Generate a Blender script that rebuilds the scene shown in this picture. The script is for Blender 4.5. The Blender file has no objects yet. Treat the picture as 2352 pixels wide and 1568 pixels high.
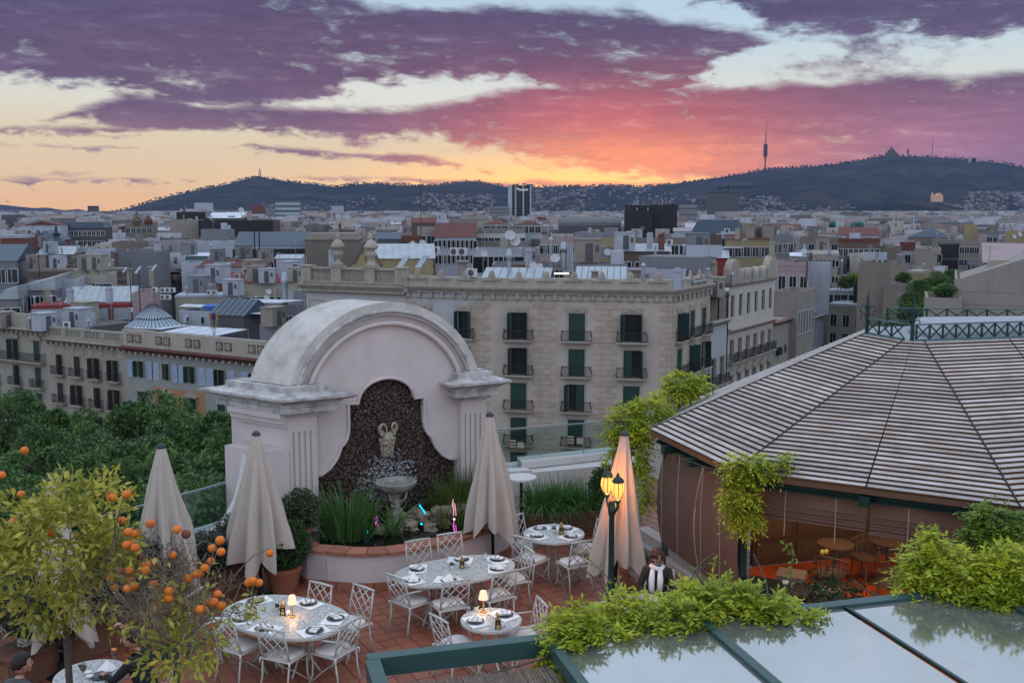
import bpy,bmesh,math,random
import numpy as np
from math import sin,cos,pi,radians,atan,atan2,hypot,sqrt
from mathutils import Vector,Matrix,noise
rnd=random.Random(7)
sc=bpy.context.scene
COL=sc.collection
# camera
FL=2352.0
TH=atan(294.0/FL)
CZ=6.25
camd=bpy.data.cameras.new('camera')
cam=bpy.data.objects.new('camera',camd)
COL.objects.link(cam)
cam.location=(0,0,CZ)
cam.rotation_euler=(pi/2-TH,0,0)
camd.lens=36.0
camd.sensor_width=36.0
camd.clip_start=0.1
camd.clip_end=60000
sc.camera=cam
def ray(x,y):
 u=(x-1176)/FL
 v=(784-y)/FL
 return Vector((u,cos(TH)+v*sin(TH),-sin(TH)+v*cos(TH)))
def at(x,y,d):
 """point seen in direction (x, y), d metres ahead"""
 r=ray(x,y)
 return Vector((0,0,CZ))+r*(d/r.y)
def on(x,y,z=0.0):
 """point seen in direction (x, y) at the height z"""
 r=ray(x,y)
 return Vector((0,0,CZ))+r*((z-CZ)/r.z)
def azel(x,y):
 r=ray(x,y)
 return atan2(r.x,r.y),atan2(r.z,hypot(r.x,r.y))
 # render settings
sc.view_settings.view_transform='Standard'
sc.view_settings.look='None'
sc.view_settings.exposure=0.0
sc.view_settings.gamma=1.0
sc.view_settings.use_curve_mapping=False
sc.render.engine='CYCLES'
cy=sc.cycles
cy.use_denoising=True
cy.max_bounces=6
cy.diffuse_bounces=3
cy.glossy_bounces=3
cy.transmission_bounces=4
cy.transparent_max_bounces=12
cy.volume_bounces=0
cy.caustics_reflective=False
cy.caustics_refractive=False
cy.sample_clamp_indirect=6.0
# node helper
class NB:
 def __init__(self,nt):
  self.nt=nt
 def n(self,typ,**kw):
  nd=self.nt.nodes.new(typ)
  for k,v in kw.items():
   setattr(nd,k,v)
  return nd
 def _in(self,sock,v):
  if isinstance(v,bpy.types.NodeSocket):
   self.nt.links.new(v,sock)
  elif v is not None:
   sock.default_value=v
 def m(self,op,a,b=None,c=None,clamp=False):
  nd=self.n('ShaderNodeMath',operation=op)
  nd.use_clamp=clamp
  self._in(nd.inputs[0],a)
  self._in(nd.inputs[1],b)
  self._in(nd.inputs[2],c)
  return nd.outputs[0]
 def ss(self,a,lo,hi,t0=0.0,t1=1.0):
  nd=self.n('ShaderNodeMapRange',interpolation_type='SMOOTHSTEP')
  self._in(nd.inputs[0],a)
  for i,v in enumerate((lo,hi,t0,t1)):
   self._in(nd.inputs[1+i],v)
  return nd.outputs[0]
 def mix(self,f,a,b,blend='MIX'):
  nd=self.n('ShaderNodeMix',data_type='RGBA',blend_type=blend)
  self._in(nd.inputs[0],f)
  self._in(nd.inputs[6],a if isinstance(a,bpy.types.NodeSocket)else(*a,1))
  self._in(nd.inputs[7],b if isinstance(b,bpy.types.NodeSocket)else(*b,1))
  return nd.outputs[2]
 def noise(self,vec,scale,detail=4,rough=0.55,dist=0.0):
  nd=self.n('ShaderNodeTexNoise')
  if vec is not None:
   self._in(nd.inputs['Vector'],vec)
  nd.inputs['Scale'].default_value=scale
  nd.inputs['Detail'].default_value=detail
  nd.inputs['Roughness'].default_value=rough
  nd.inputs['Distortion'].default_value=dist
  return nd.outputs[0]
 def xyz(self,x,y,z):
  nd=self.n('ShaderNodeCombineXYZ')
  for i,v in enumerate((x,y,z)):
   self._in(nd.inputs[i],v)
  return nd.outputs[0]
 def curve(self,x,pts):
  nd=self.n('ShaderNodeFloatCurve')
  c=nd.mapping.curves[0]
  nd.mapping.use_clip=False
  while len(c.points)<len(pts):
   c.points.new(0.5,0.5)
  for p,(px,py)in zip(c.points,pts):
   p.location=(px,py)
   p.handle_type='VECTOR'
  nd.mapping.update()
  self._in(nd.inputs[1],x)
  return nd.outputs[0]
  # sky
world=bpy.data.worlds.new('World')
sc.world=world
world.use_nodes=True
nt=world.node_tree
nt.nodes.clear()
W=NB(nt)
tc=W.n('ShaderNodeTexCoord')
sep=W.n('ShaderNodeSeparateXYZ')
nt.links.new(tc.outputs['Generated'],sep.inputs[0])
sx,sy,sz=sep.outputs
AZ=W.m('ARCTAN2',sx,sy)
EL=W.m('ARCSINE',sz)
A=W.m('ADD',W.m('DIVIDE',AZ,radians(60)),0.5)
E=W.m('DIVIDE',W.m('ADD',EL,radians(2)),radians(18))
Ac=W.m('MINIMUM',W.m('MAXIMUM',A,0.0),1.0)
def sk(x,y):
 a,e=azel(x,y)
 return a/radians(60)+0.5,(e+radians(2))/radians(18)
vec=W.xyz(W.m('MULTIPLY',A,1.0),W.m('MULTIPLY',E,1.05),0.0)
n_warp=W.noise(vec,5.0,5,0.6)
n_det=W.noise(W.xyz(W.m('ADD',W.m('MULTIPLY',A,1.3),W.m('MULTIPLY',E,0.25)),E,0.7),9.0,9,0.62,0.35)
n_fine=W.noise(W.xyz(W.m('MULTIPLY',A,1.5),W.m('MULTIPLY',E,1.25),3.3),27.0,7,0.62,0.3)
n_big=W.noise(W.xyz(W.m('MULTIPLY',A,0.8),W.m('MULTIPLY',E,1.2),9.1),3.2,4,0.5)
Ew=W.m('ADD',E,W.m('MULTIPLY',W.m('SUBTRACT',n_warp,0.5),0.075))
Ew=W.m('ADD',Ew,W.m('MULTIPLY',W.m('SUBTRACT',n_fine,0.5),0.05))
BANDS=[([(-100,-120),(640,-100),(860,8),(1000,32),(1150,20),(1400,24),(1540,52),(1700,74),(1770,100),(1840,96),(2400,96)],[(-100,214),(200,216),(300,234),(420,262),(540,256),(680,232),(860,198),(1050,178),(1200,188),(1330,226),(1560,226),(1620,172),(1740,112),(1840,60),(2400,60)],0.035),([(-100,330),(110,300),(190,262),(300,226),(520,236),(800,258),(1000,244),(1200,206),(1330,180),(1560,190),(1750,214),(1900,214),(2050,192),(2400,186)],[(-100,330),(110,290),(200,300),(300,314),(420,324),(560,312),(760,324),(1000,322),(1090,338),(1200,366),(1300,384),(1430,402),(1600,408),(2400,440)],0.03),([(-100,316),(250,309),(430,300),(520,312),(2400,318)],[(-100,330),(250,322),(430,312),(520,306),(2400,300)],0.018),([(-100,352),(530,353),(580,341),(720,340),(870,352),(900,344),(1000,346),(1120,378),(1180,390),(2400,390)],[(-100,346),(530,350),(640,362),(860,362),(930,380),(1010,386),(1120,386),(1180,380),(2400,380)],0.016),([(-100,60),(1560,40),(1640,-60),(1800,-120),(2400,-120)],[(-100,0),(1560,10),(1640,0),(1690,30),(1760,70),(1900,92),(2060,98),(2200,128),(2400,120)],0.04),([(-100,425),(640,418),(740,406),(850,406),(1100,416),(1500,418),(2400,425)],[(-100,415),(640,414),(760,416),(1150,430),(1500,432),(2400,415)],0.02),]
bias=None
for up,lo,soft in BANDS:
 U=W.curve(Ac,[(min(max(sk(x,300)[0],0),1),sk(1176,y)[1])for x,y in up])
 L=W.curve(Ac,[(min(max(sk(x,300)[0],0),1),sk(1176,y)[1])for x,y in lo])
 b1=W.m('DIVIDE',W.m('SUBTRACT',U,Ew),soft)
 b2=W.m('DIVIDE',W.m('SUBTRACT',Ew,L),soft)
 b=W.m('MINIMUM',W.m('MINIMUM',b1,b2),1.0)
 bias=b if bias is None else W.m('MAXIMUM',bias,b)
br=W.m('MULTIPLY',W.ss(A,0.66,0.8),W.m('MULTIPLY',W.ss(E,0.34,0.46),W.ss(E,0.78,0.68)))
bias=W.m('MAXIMUM',bias,W.m('SUBTRACT',W.m('MULTIPLY',br,0.78),1.0))
hi=W.ss(E,0.85,1.15)
bias=W.m('MAXIMUM',W.m('SUBTRACT',bias,W.m('MULTIPLY',hi,1.3)),W.m('SUBTRACT',W.m('MULTIPLY',hi,0.62),1.0))
dens=W.m('ADD',W.m('MULTIPLY',W.m('MAXIMUM',bias,-1.5),0.48),W.m('MULTIPLY',W.m('SUBTRACT',n_det,0.5),1.7))
dens=W.m('ADD',dens,W.m('MULTIPLY',W.m('SUBTRACT',n_fine,0.5),1.15))
mask=W.ss(dens,-0.22,0.38)
def gauss(x,y,sxp,syp):
 a0,e0=sk(x,y)
 a1,e1=sk(x+sxp,y-syp)
 p=W.m('DIVIDE',W.m('SUBTRACT',A,a0),a1-a0)
 q=W.m('DIVIDE',W.m('SUBTRACT',E,e0),e1-e0)
 s=W.m('ADD',W.m('MULTIPLY',p,p),W.m('MULTIPLY',q,q))
 return W.m('EXPONENT',W.m('MULTIPLY',s,-1.0))
e=[sk(1176,y)[1]for y in(480,400,320,220,100,-60)]
ramp=W.n('ShaderNodeValToRGB')
W._in(ramp.inputs[0],W.m('DIVIDE',E,3.0))
cols=[(0.96,0.53,0.21),(0.93,0.645,0.32),(0.84,0.68,0.42),(0.76,0.76,0.66),(0.58,0.72,0.80),(0.46,0.62,0.78)]
el_=ramp.color_ramp.elements
while len(el_)<7:
 el_.new(0.5)
for i,(ee,c)in enumerate(zip(e,cols)):
 el_[i].position=max(0.0,ee/3.0)
 el_[i].color=(*c,1)
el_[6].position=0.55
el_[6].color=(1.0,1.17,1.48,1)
clear=ramp.outputs[0]
g_sun=gauss(1330,420,420,70)
clear=W.mix(W.m('MULTIPLY',g_sun,0.98),clear,(1.75,0.88,0.17))
g_ctr=gauss(950,230,520,70)
clear=W.mix(W.m('MULTIPLY',g_ctr,0.45),clear,(0.86,0.86,0.80))
cl=W.mix(W.ss(E,0.15,0.85),(0.21,0.105,0.155),(0.082,0.078,0.165))
g_c1=gauss(800,120,620,105)
cl=W.mix(W.m('MULTIPLY',g_c1,0.65),cl,(0.150,0.076,0.138))
g_r=gauss(2150,320,460,110)
cl=W.mix(W.m('MULTIPLY',g_r,0.95),cl,(0.36,0.155,0.235))
g_w=gauss(1430,290,460,125)
cl=W.mix(W.m('MULTIPLY',g_w,0.95),cl,(0.60,0.135,0.125))
g_o=gauss(1400,375,420,70)
cl=W.mix(W.m('MULTIPLY',g_o,1.0,clamp=True),cl,(1.25,0.36,0.085))
g_l=gauss(250,315,420,34)
cl=W.mix(W.m('MULTIPLY',g_l,0.4),cl,(0.42,0.20,0.15))
n_str=W.noise(W.xyz(W.m('ADD',W.m('MULTIPLY',A,1.0),W.m('MULTIPLY',E,0.35)),W.m('MULTIPLY',E,2.6),5.7),11.0,8,0.66,0.4)
shade=W.m('ADD',0.05,W.m('MULTIPLY',W.m('ADD',W.m('ADD',n_det,n_fine),W.m('MULTIPLY',n_str,1.2)),0.60))
cl=W.mix(1.0,cl,W.xyz(shade,shade,shade),'MULTIPLY')
thin=W.m('MULTIPLY',W.ss(n_str,0.50,0.72),W.ss(n_fine,0.42,0.68))
cl=W.mix(W.m('MULTIPLY',thin,0.30),cl,clear)
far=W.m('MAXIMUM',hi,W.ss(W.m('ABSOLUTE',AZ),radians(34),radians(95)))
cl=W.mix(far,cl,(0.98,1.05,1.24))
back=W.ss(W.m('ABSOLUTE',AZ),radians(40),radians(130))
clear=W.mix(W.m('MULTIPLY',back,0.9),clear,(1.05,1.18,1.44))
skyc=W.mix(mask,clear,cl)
below=W.ss(EL,radians(-1.5),radians(-6))
skyc=W.mix(below,skyc,(0.10,0.11,0.13))
bg=W.n('ShaderNodeBackground')
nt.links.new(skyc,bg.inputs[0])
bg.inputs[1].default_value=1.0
wo=W.n('ShaderNodeOutputWorld')
nt.links.new(bg.outputs[0],wo.inputs[0])
# materials
MATS={}
def mat(name,col,rough=0.8,var=0.0,vscale=3.0,col2=None,bump=0.0,bscale=30.0,metal=0.0,spec=0.3,streak=0.0,streak_col=(0.05,0.045,0.04),rand=0.0,stretch=None,emit=None,estr=0.0,sheen=0.0,trans=0.0):
 """a Principled material: base colour broken by noise, rain streaks, per-object variation, fine relief"""
 if name in MATS:
  return MATS[name]
 m=bpy.data.materials.new(name)
 m.use_nodes=True
 N=NB(m.node_tree)
 m.node_tree.nodes.clear()
 p=N.n('ShaderNodeBsdfPrincipled')
 p.inputs['Roughness'].default_value=rough
 p.inputs['Metallic'].default_value=metal
 p.inputs['Specular IOR Level'].default_value=spec
 base=None
 geo=N.n('ShaderNodeTexCoord').outputs['Object']
 v=geo
 if stretch:
  mp=N.n('ShaderNodeMapping')
  mp.inputs['Scale'].default_value=stretch
  m.node_tree.links.new(geo,mp.inputs[0])
  v=mp.outputs[0]
 if var>0 or col2:
  c2=col2 or tuple(c*0.6 for c in col)
  f=N.noise(v,vscale,6,0.65)
  f=N.ss(f,0.35,0.7)
  base=N.mix(N.m('MULTIPLY',f,var if var>0 else 1.0),col,c2)
 if streak>0:
  mp=N.n('ShaderNodeMapping')
  mp.inputs['Scale'].default_value=(1.6,1.6,0.12)
  m.node_tree.links.new(geo,mp.inputs[0])
  f=N.ss(N.noise(mp.outputs[0],1.3,6,0.7),0.48,0.75)
  base=N.mix(N.m('MULTIPLY',f,streak),base or col,streak_col)
 if rand>0:
  oi=N.n('ShaderNodeObjectInfo')
  k=N.m('ADD',1.0-rand,N.m('MULTIPLY',oi.outputs['Random'],2*rand))
  base=N.mix(1.0,base or col,N.xyz(k,k,k),'MULTIPLY')
 N._in(p.inputs['Base Color'],base if base else(*col,1))
 if bump>0:
  b=N.n('ShaderNodeBump')
  b.inputs['Strength'].default_value=bump
  b.inputs['Distance'].default_value=0.02
  N._in(b.inputs['Height'],N.noise(v,bscale,5,0.65))
  m.node_tree.links.new(b.outputs[0],p.inputs['Normal'])
 if emit:
  p.inputs['Emission Color'].default_value=(*emit,1)
  p.inputs['Emission Strength'].default_value=estr
 out=N.n('ShaderNodeOutputMaterial')
 sh=p.outputs[0]
 if trans>0:
  t=N.n('ShaderNodeBsdfTranslucent')
  N._in(t.inputs[0],base if base else(*col,1))
  mx=N.n('ShaderNodeMixShader')
  mx.inputs[0].default_value=trans
  m.node_tree.links.new(sh,mx.inputs[1])
  m.node_tree.links.new(t.outputs[0],mx.inputs[2])
  sh=mx.outputs[0]
 m.node_tree.links.new(sh,out.inputs[0])
 MATS[name]=m
 return m
def leafmat(name,c1,c2,rough=0.55,trans=0.3,scale=2.0,spec=0.35,vary=0.5):
 """foliage: the colour differs from leaf to leaf and from bough to bough"""
 if name in MATS:
  return MATS[name]
 m=bpy.data.materials.new(name)
 m.use_nodes=True
 N=NB(m.node_tree)
 m.node_tree.nodes.clear()
 p=N.n('ShaderNodeBsdfPrincipled')
 p.inputs['Roughness'].default_value=rough
 p.inputs['Specular IOR Level'].default_value=spec
 g=N.n('ShaderNodeNewGeometry')
 tcn=N.n('ShaderNodeTexCoord')
 f=N.m('ADD',N.m('MULTIPLY',g.outputs['Random Per Island'],vary),N.m('MULTIPLY',N.ss(N.noise(tcn.outputs['Object'],scale,3),0.35,0.65),1-vary))
 base=N.mix(f,c1,c2)
 N._in(p.inputs['Base Color'],base)
 t=N.n('ShaderNodeBsdfTranslucent')
 N._in(t.inputs[0],base)
 mx=N.n('ShaderNodeMixShader')
 mx.inputs[0].default_value=trans
 m.node_tree.links.new(p.outputs[0],mx.inputs[1])
 m.node_tree.links.new(t.outputs[0],mx.inputs[2])
 out=N.n('ShaderNodeOutputMaterial')
 m.node_tree.links.new(mx.outputs[0],out.inputs[0])
 MATS[name]=m
 return m
 # mesh builder
class MB:
 def __init__(s):
  s.v,s.f,s.mi=[],[],[]
  s.k=0
  s.M=None
 def add(s,vs,fs):
  o=len(s.v)
  if s.M is not None:
   vs=[s.M@Vector(v)for v in vs]
  s.v.extend([tuple(v)for v in vs])
  s.f.extend([tuple(i+o for i in f)for f in fs])
  s.mi.extend([s.k]*len(fs))
  return s
 def box(s,x0,x1,y0,y1,z0,z1,M=None):
  vs=[Vector((x,y,z))for z in(z0,z1)for y in(y0,y1)for x in(x0,x1)]
  if M is not None:
   vs=[M@v for v in vs]
  return s.add(vs,[(0,2,3,1),(4,5,7,6),(0,1,5,4),(2,6,7,3),(0,4,6,2),(1,3,7,5)])
 def bar(s,a,b,w,h=None,up=(0,0,1)):
  """square bar from a to b"""
  a,b=Vector(a),Vector(b)
  h=h or w
  d=(b-a).normalized()
  u=Vector(up)
  r=d.cross(u)
  if r.length<1e-4:
   r=d.cross(Vector((1,0,0)))
  r.normalize()
  u=r.cross(d)
  vs=[]
  for p in(a,b):
   for i,j in((-1,-1),(1,-1),(1,1),(-1,1)):
    vs.append(p+r*(i*w/2)+u*(j*h/2))
  return s.add(vs,[(0,1,2,3),(7,6,5,4),(0,4,5,1),(1,5,6,2),(2,6,7,3),(3,7,4,0)])
 def tube(s,pts,r,n=6,cap=True):
  """round tube along points; r a number or one radius per point"""
  pts=[Vector(p)for p in pts]
  m=len(pts)
  rs=[r]*m if isinstance(r,(int,float))else r
  vs,fs=[],[]
  ref=None
  for i,p in enumerate(pts):
   d=(pts[min(i+1,m-1)]-pts[max(i-1,0)])
   d=d.normalized()if d.length>1e-9 else Vector((0,0,1))
   if ref is None:
    ref=Vector((0,0,1))if abs(d.z)<0.9 else Vector((1,0,0))
   a=d.cross(ref)
   if a.length<1e-4:
    a=d.cross(Vector((0,1,0.3)))
   a.normalize()
   b=a.cross(d)
   ref=b
   for k in range(n):
    t=2*pi*k/n
    vs.append(p+a*(cos(t)*rs[i])+b*(sin(t)*rs[i]))
  for i in range(m-1):
   for k in range(n):
    k2=(k+1)%n
    fs.append((i*n+k,i*n+k2,(i+1)*n+k2,(i+1)*n+k))
  if cap:
   fs.append(tuple(range(n-1,-1,-1)))
   fs.append(tuple((m-1)*n+k for k in range(n)))
  return s.add(vs,fs)
 def lathe(s,prof,n=16,c=(0,0,0),wob=None,cap=True):
  """turned form; prof: (radius, z)"""
  vs,fs=[],[]
  m=len(prof)
  for i,(r,z)in enumerate(prof):
   for k in range(n):
    t=2*pi*k/n
    q=r if wob is None else r*wob(t,i)
    vs.append((c[0]+q*cos(t),c[1]+q*sin(t),c[2]+z))
  for i in range(m-1):
   for k in range(n):
    k2=(k+1)%n
    fs.append((i*n+k,i*n+k2,(i+1)*n+k2,(i+1)*n+k))
  if cap:
   fs.append(tuple(range(n-1,-1,-1)))
   fs.append(tuple((m-1)*n+k for k in range(n)))
  return s.add(vs,fs)
 def prism(s,poly,z0,z1):
  """upright prism over a plan polygon (counter-clockwise)"""
  n=len(poly)
  vs=[(p[0],p[1],z0)for p in poly]+[(p[0],p[1],z1)for p in poly]
  fs=[tuple(range(n-1,-1,-1)),tuple(range(n,2*n))]
  fs+=[(i,(i+1)%n,n+(i+1)%n,n+i)for i in range(n)]
  return s.add(vs,fs)
 def slab(s,poly,ext):
  """polygon in space (points) extruded along the vector ext"""
  n=len(poly)
  e=Vector(ext)
  vs=[Vector(p)for p in poly]+[Vector(p)+e for p in poly]
  fs=[tuple(range(n)),tuple(range(2*n-1,n-1,-1))]
  fs+=[((i+1)%n,i,n+i,n+(i+1)%n)for i in range(n)]
  return s.add(vs,fs)
 def ball(s,c,r,nu=10,nv=6,sq=(1,1,1),fn=None):
  vs,fs=[],[]
  for j in range(nv+1):
   ph=-pi/2+pi*j/nv
   for i in range(nu):
    t=2*pi*i/nu
    d=Vector((cos(ph)*cos(t),cos(ph)*sin(t),sin(ph)))
    k=r if fn is None else r*fn(d)
    vs.append((c[0]+d.x*k*sq[0],c[1]+d.y*k*sq[1],c[2]+d.z*k*sq[2]))
  for j in range(nv):
   for i in range(nu):
    i2=(i+1)%nu
    fs.append((j*nu+i,j*nu+i2,(j+1)*nu+i2,(j+1)*nu+i))
  return s.add(vs,fs)
 def mesh(s,name,mats,smooth=False,sharp=None):
  me=bpy.data.meshes.new(name)
  me.from_pydata(s.v,[],s.f)
  for m in(mats if isinstance(mats,(list,tuple))else[mats]):
   me.materials.append(m)
  if any(s.mi):
   me.polygons.foreach_set('material_index',s.mi)
  if smooth:
   me.polygons.foreach_set('use_smooth',[True]*len(me.polygons))
   if sharp:
    me.set_sharp_from_angle(angle=radians(sharp))
  me.validate()
  me.update()
  return me
def link(name,me,parent=None,loc=None,rz=None,M=None,**pr):
 o=bpy.data.objects.new(name,me)
 COL.objects.link(o)
 if parent is not None:
  o.parent=parent
 if M is not None:
  o.matrix_local=M
 if loc is not None:
  o.location=loc
 if rz is not None:
  o.rotation_euler=(0,0,rz)
 if pr.get('cat')and 'kind' not in pr:
  pr['kind']='thing'
 for k,v in pr.items():
  if v is not None:
   o[{'cat':'category'}.get(k,k)]=v
 return o
def obj(name,mb,mats,parent=None,smooth=False,sharp=None,**kw):
 return link(name,mb.mesh(name,mats,smooth,sharp),parent,**kw)
def thing(name,label,cat,loc=(0,0,0),rz=0.0,group=None):
 return link(name,None,None,loc,rz,label=label,cat=cat,group=group)
KIDS={}
def copy_thing(root,name=None,loc=None,rz=None,label=None,group=None,M=None):
 """a copy of a thing with copies of its parts and sub-parts (mesh data shared)"""
 r=root.copy()
 COL.objects.link(r)
 if loc is not None:
  r.location=loc
 if rz is not None:
  r.rotation_euler=(0,0,rz)
 if label:
  r['label']=label
 if group:
  r['group']=group
 for ch in root.children:
  c=ch.copy()
  c.parent=r
  COL.objects.link(c)
  for g in ch.children:
   d=g.copy()
   d.parent=c
   COL.objects.link(d)
 return r
def npmesh(name,v,f,mats,smooth=False,mi=None):
 """mesh from numpy arrays: v (n,3), f (m,3 or 4)"""
 me=bpy.data.meshes.new(name)
 k=f.shape[1]
 me.vertices.add(len(v))
 me.vertices.foreach_set('co',np.ascontiguousarray(v,dtype=np.float32).ravel())
 me.loops.add(f.size)
 me.loops.foreach_set('vertex_index',np.ascontiguousarray(f,dtype=np.int32).ravel())
 me.polygons.add(len(f))
 me.polygons.foreach_set('loop_start',np.arange(0,f.size,k,dtype=np.int32))
 for m in(mats if isinstance(mats,(list,tuple))else[mats]):
  me.materials.append(m)
 if mi is not None:
  me.polygons.foreach_set('material_index',np.ascontiguousarray(mi,dtype=np.int32))
 if smooth:
  me.polygons.foreach_set('use_smooth',np.ones(len(f),dtype=bool))
 me.update(calc_edges=True)
 return me
rng=np.random.default_rng(5)
def unit(a):
 return a/np.maximum(np.linalg.norm(a,axis=-1,keepdims=True),1e-9)
def leaves_at(pts,size,up=0.6,ratio=0.5,nrm=None,jitter=0.35,droop=0.0):
 """a folded leaf (two triangles' worth of blade each side of the rib) at each point; returns v, f (quads)"""
 n=len(pts)
 d=rng.normal(size=(n,3))
 if nrm is not None:
  d=d*0.8+nrm*1.0
 d[:,2]-=droop
 d=unit(d)
 u=rng.normal(size=(n,3))*0.6
 u[:,2]+=up
 s=unit(np.cross(d,u))
 w=unit(np.cross(s,d))
 L=size*(1+jitter*rng.uniform(-1,1,(n,1)))
 Wd=L*ratio*0.5
 base=pts
 tip=pts+d*L
 mid=pts+d*L*0.5
 l_=mid+s*Wd+w*L*0.08
 r_=mid-s*Wd+w*L*0.08
 v=np.stack([base,l_,tip,r_],axis=1).reshape(-1,3)
 i=np.arange(n)[:,None]*4
 f=np.concatenate([i,i+1,i+2,i+3],axis=1)
 return v,f
def rot2(p,a):
 return Vector((p[0]*cos(a)-p[1]*sin(a),p[0]*sin(a)+p[1]*cos(a),p[2]if len(p)>2 else 0))
 # ground and hills
STREET=-22.0
m_ground=mat('city_ground',(0.075,0.072,0.072),0.95,var=0.5,vscale=0.02)
g=MB()
g.add([(-8900,-250,STREET),(8900,-250,STREET),(8900,12400,STREET),(-8900,12400,STREET)],[(0,1,2,3)])
obj('ground',g,m_ground,kind='structure')
m_hill=bpy.data.materials.new('wooded_hill')
m_hill.use_nodes=True
N=NB(m_hill.node_tree)
p=m_hill.node_tree.nodes['Principled BSDF']
p.inputs['Roughness'].default_value=1.0
p.inputs['Specular IOR Level'].default_value=0.0
tcg=N.n('ShaderNodeTexCoord').outputs['Object']
f1=N.ss(N.noise(tcg,0.0035,6,0.65),0.4,0.65)
f2=N.ss(N.noise(tcg,0.02,4,0.7),0.5,0.75)
c=N.mix(f1,(0.016,0.023,0.026),(0.042,0.044,0.042))
c=N.mix(N.m('MULTIPLY',f2,0.5),c,(0.012,0.018,0.014))
N._in(p.inputs['Base Color'],c)
def ridge_mesh(name,sil,d_top,d_foot,z_foot,fold,seed,ncol=420,nrow=36,rough=1.0):
 """a hillside from its foot to its ridge line; sil: ridge line in thumbnail pixels"""
 xs=np.array([p[0]for p in sil],float)
 ys=np.array([p[1]for p in sil],float)
 V=np.zeros((nrow+3,ncol,3))
 for i in range(ncol):
  x=xs[0]+(xs[-1]-xs[0])*i/(ncol-1)
  y=np.interp(x,xs,ys)
  y+=rough*1.1*noise.fractal(Vector((x*0.035,seed,0)),0.8,2.0,5)
  top=at(x,y,d_top*(1+0.07*noise.noise(Vector((x*0.004,seed,2)))))
  foot=at(x,500,d_foot*(1+0.10*noise.noise(Vector((x*0.006,seed,5)))))
  foot.z=z_foot
  for j in range(nrow+1):
   t=j/nrow
   q=foot.lerp(top,t)
   prof=t**1.25
   w=4*t*(1-t)
   n1=noise.fractal(Vector((q.x*0.0011,q.y*0.0007,seed)),0.9,2.1,5)
   n2=abs(noise.noise(Vector((x*0.011+0.4*n1,t*1.2,seed+3))))
   q.z=z_foot+(top.z-z_foot)*prof+w*fold*(n1*0.5+n2-0.35)
   V[j,i]=q
  for k in(1,2):
   V[nrow+k,i]=top+Vector((0,500*k,-120*k*k))
 R=nrow+3
 idx=np.arange(R*ncol).reshape(R,ncol)
 F=np.stack([idx[:-1,:-1],idx[:-1,1:],idx[1:,1:],idx[1:,:-1]],axis=-1).reshape(-1,4)
 me=npmesh(name,V.reshape(-1,3),F,m_hill,smooth=True)
 o=link(name,me,kind='structure')
 return V,o
SIL=[(-500,500),(180,499),(232,492),(262,488),(300,478),(360,459),(420,444),(470,432),(520,424),(556,413),(585,408),(612,410),(650,416),(700,421),(770,429),(812,424),(850,421),(905,425),(960,427),(1010,424),(1060,418),(1098,417),(1130,424),(1165,429),(1205,425),(1240,430),(1290,428),(1340,429),(1400,426),(1460,430),(1500,427),(1560,421),(1620,412),(1680,404),(1730,394),(1762,388),(1800,386),(1850,384),(1900,380),(1960,371),(2010,361),(2045,357),(2100,360),(2150,361),(2200,364),(2225,369),(2270,372),(2310,377),(2352,385),(2480,398),(2700,430)]
HILL,hill_o=ridge_mesh('hills',SIL,7200,4300,-24.0,70.0,1.7,520,40)
FAR=[(-500,470),(0,470),(40,474),(80,478),(110,477),(150,483),(180,480),(210,486),(240,489),(300,495),(500,500)]
ridge_mesh('far_hills',FAR,10500,8000,-24.0,60.0,8.1,160,16,rough=0.6)
FORE=[(1800,515),(1850,506),(1890,498),(1930,487),(1970,478),(2010,469),(2060,464),(2105,462),(2150,466),(2200,476),(2240,490),(2290,503),(2330,515)]
ridge_mesh('wooded_hill',FORE,3900,3200,-24.0,20.0,4.4,180,20,rough=2.0)
# the evening haze
hz_=MB()
hz_.box(-9000,9000,-260,12500,STREET-1,690)
m_hz=bpy.data.materials.new('evening_haze')
m_hz.use_nodes=True
m_hz.node_tree.nodes.clear()
N=NB(m_hz.node_tree)
pv=N.n('ShaderNodeVolumePrincipled')
pv.inputs['Color'].default_value=(0.46,0.58,1.0,1)
pv.inputs['Density'].default_value=2.0e-5
pv.inputs['Anisotropy'].default_value=0.0
ov=N.n('ShaderNodeOutputMaterial')
m_hz.node_tree.links.new(pv.outputs[0],ov.inputs['Volume'])
obj('haze',hz_,m_hz,kind='stuff')
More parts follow.
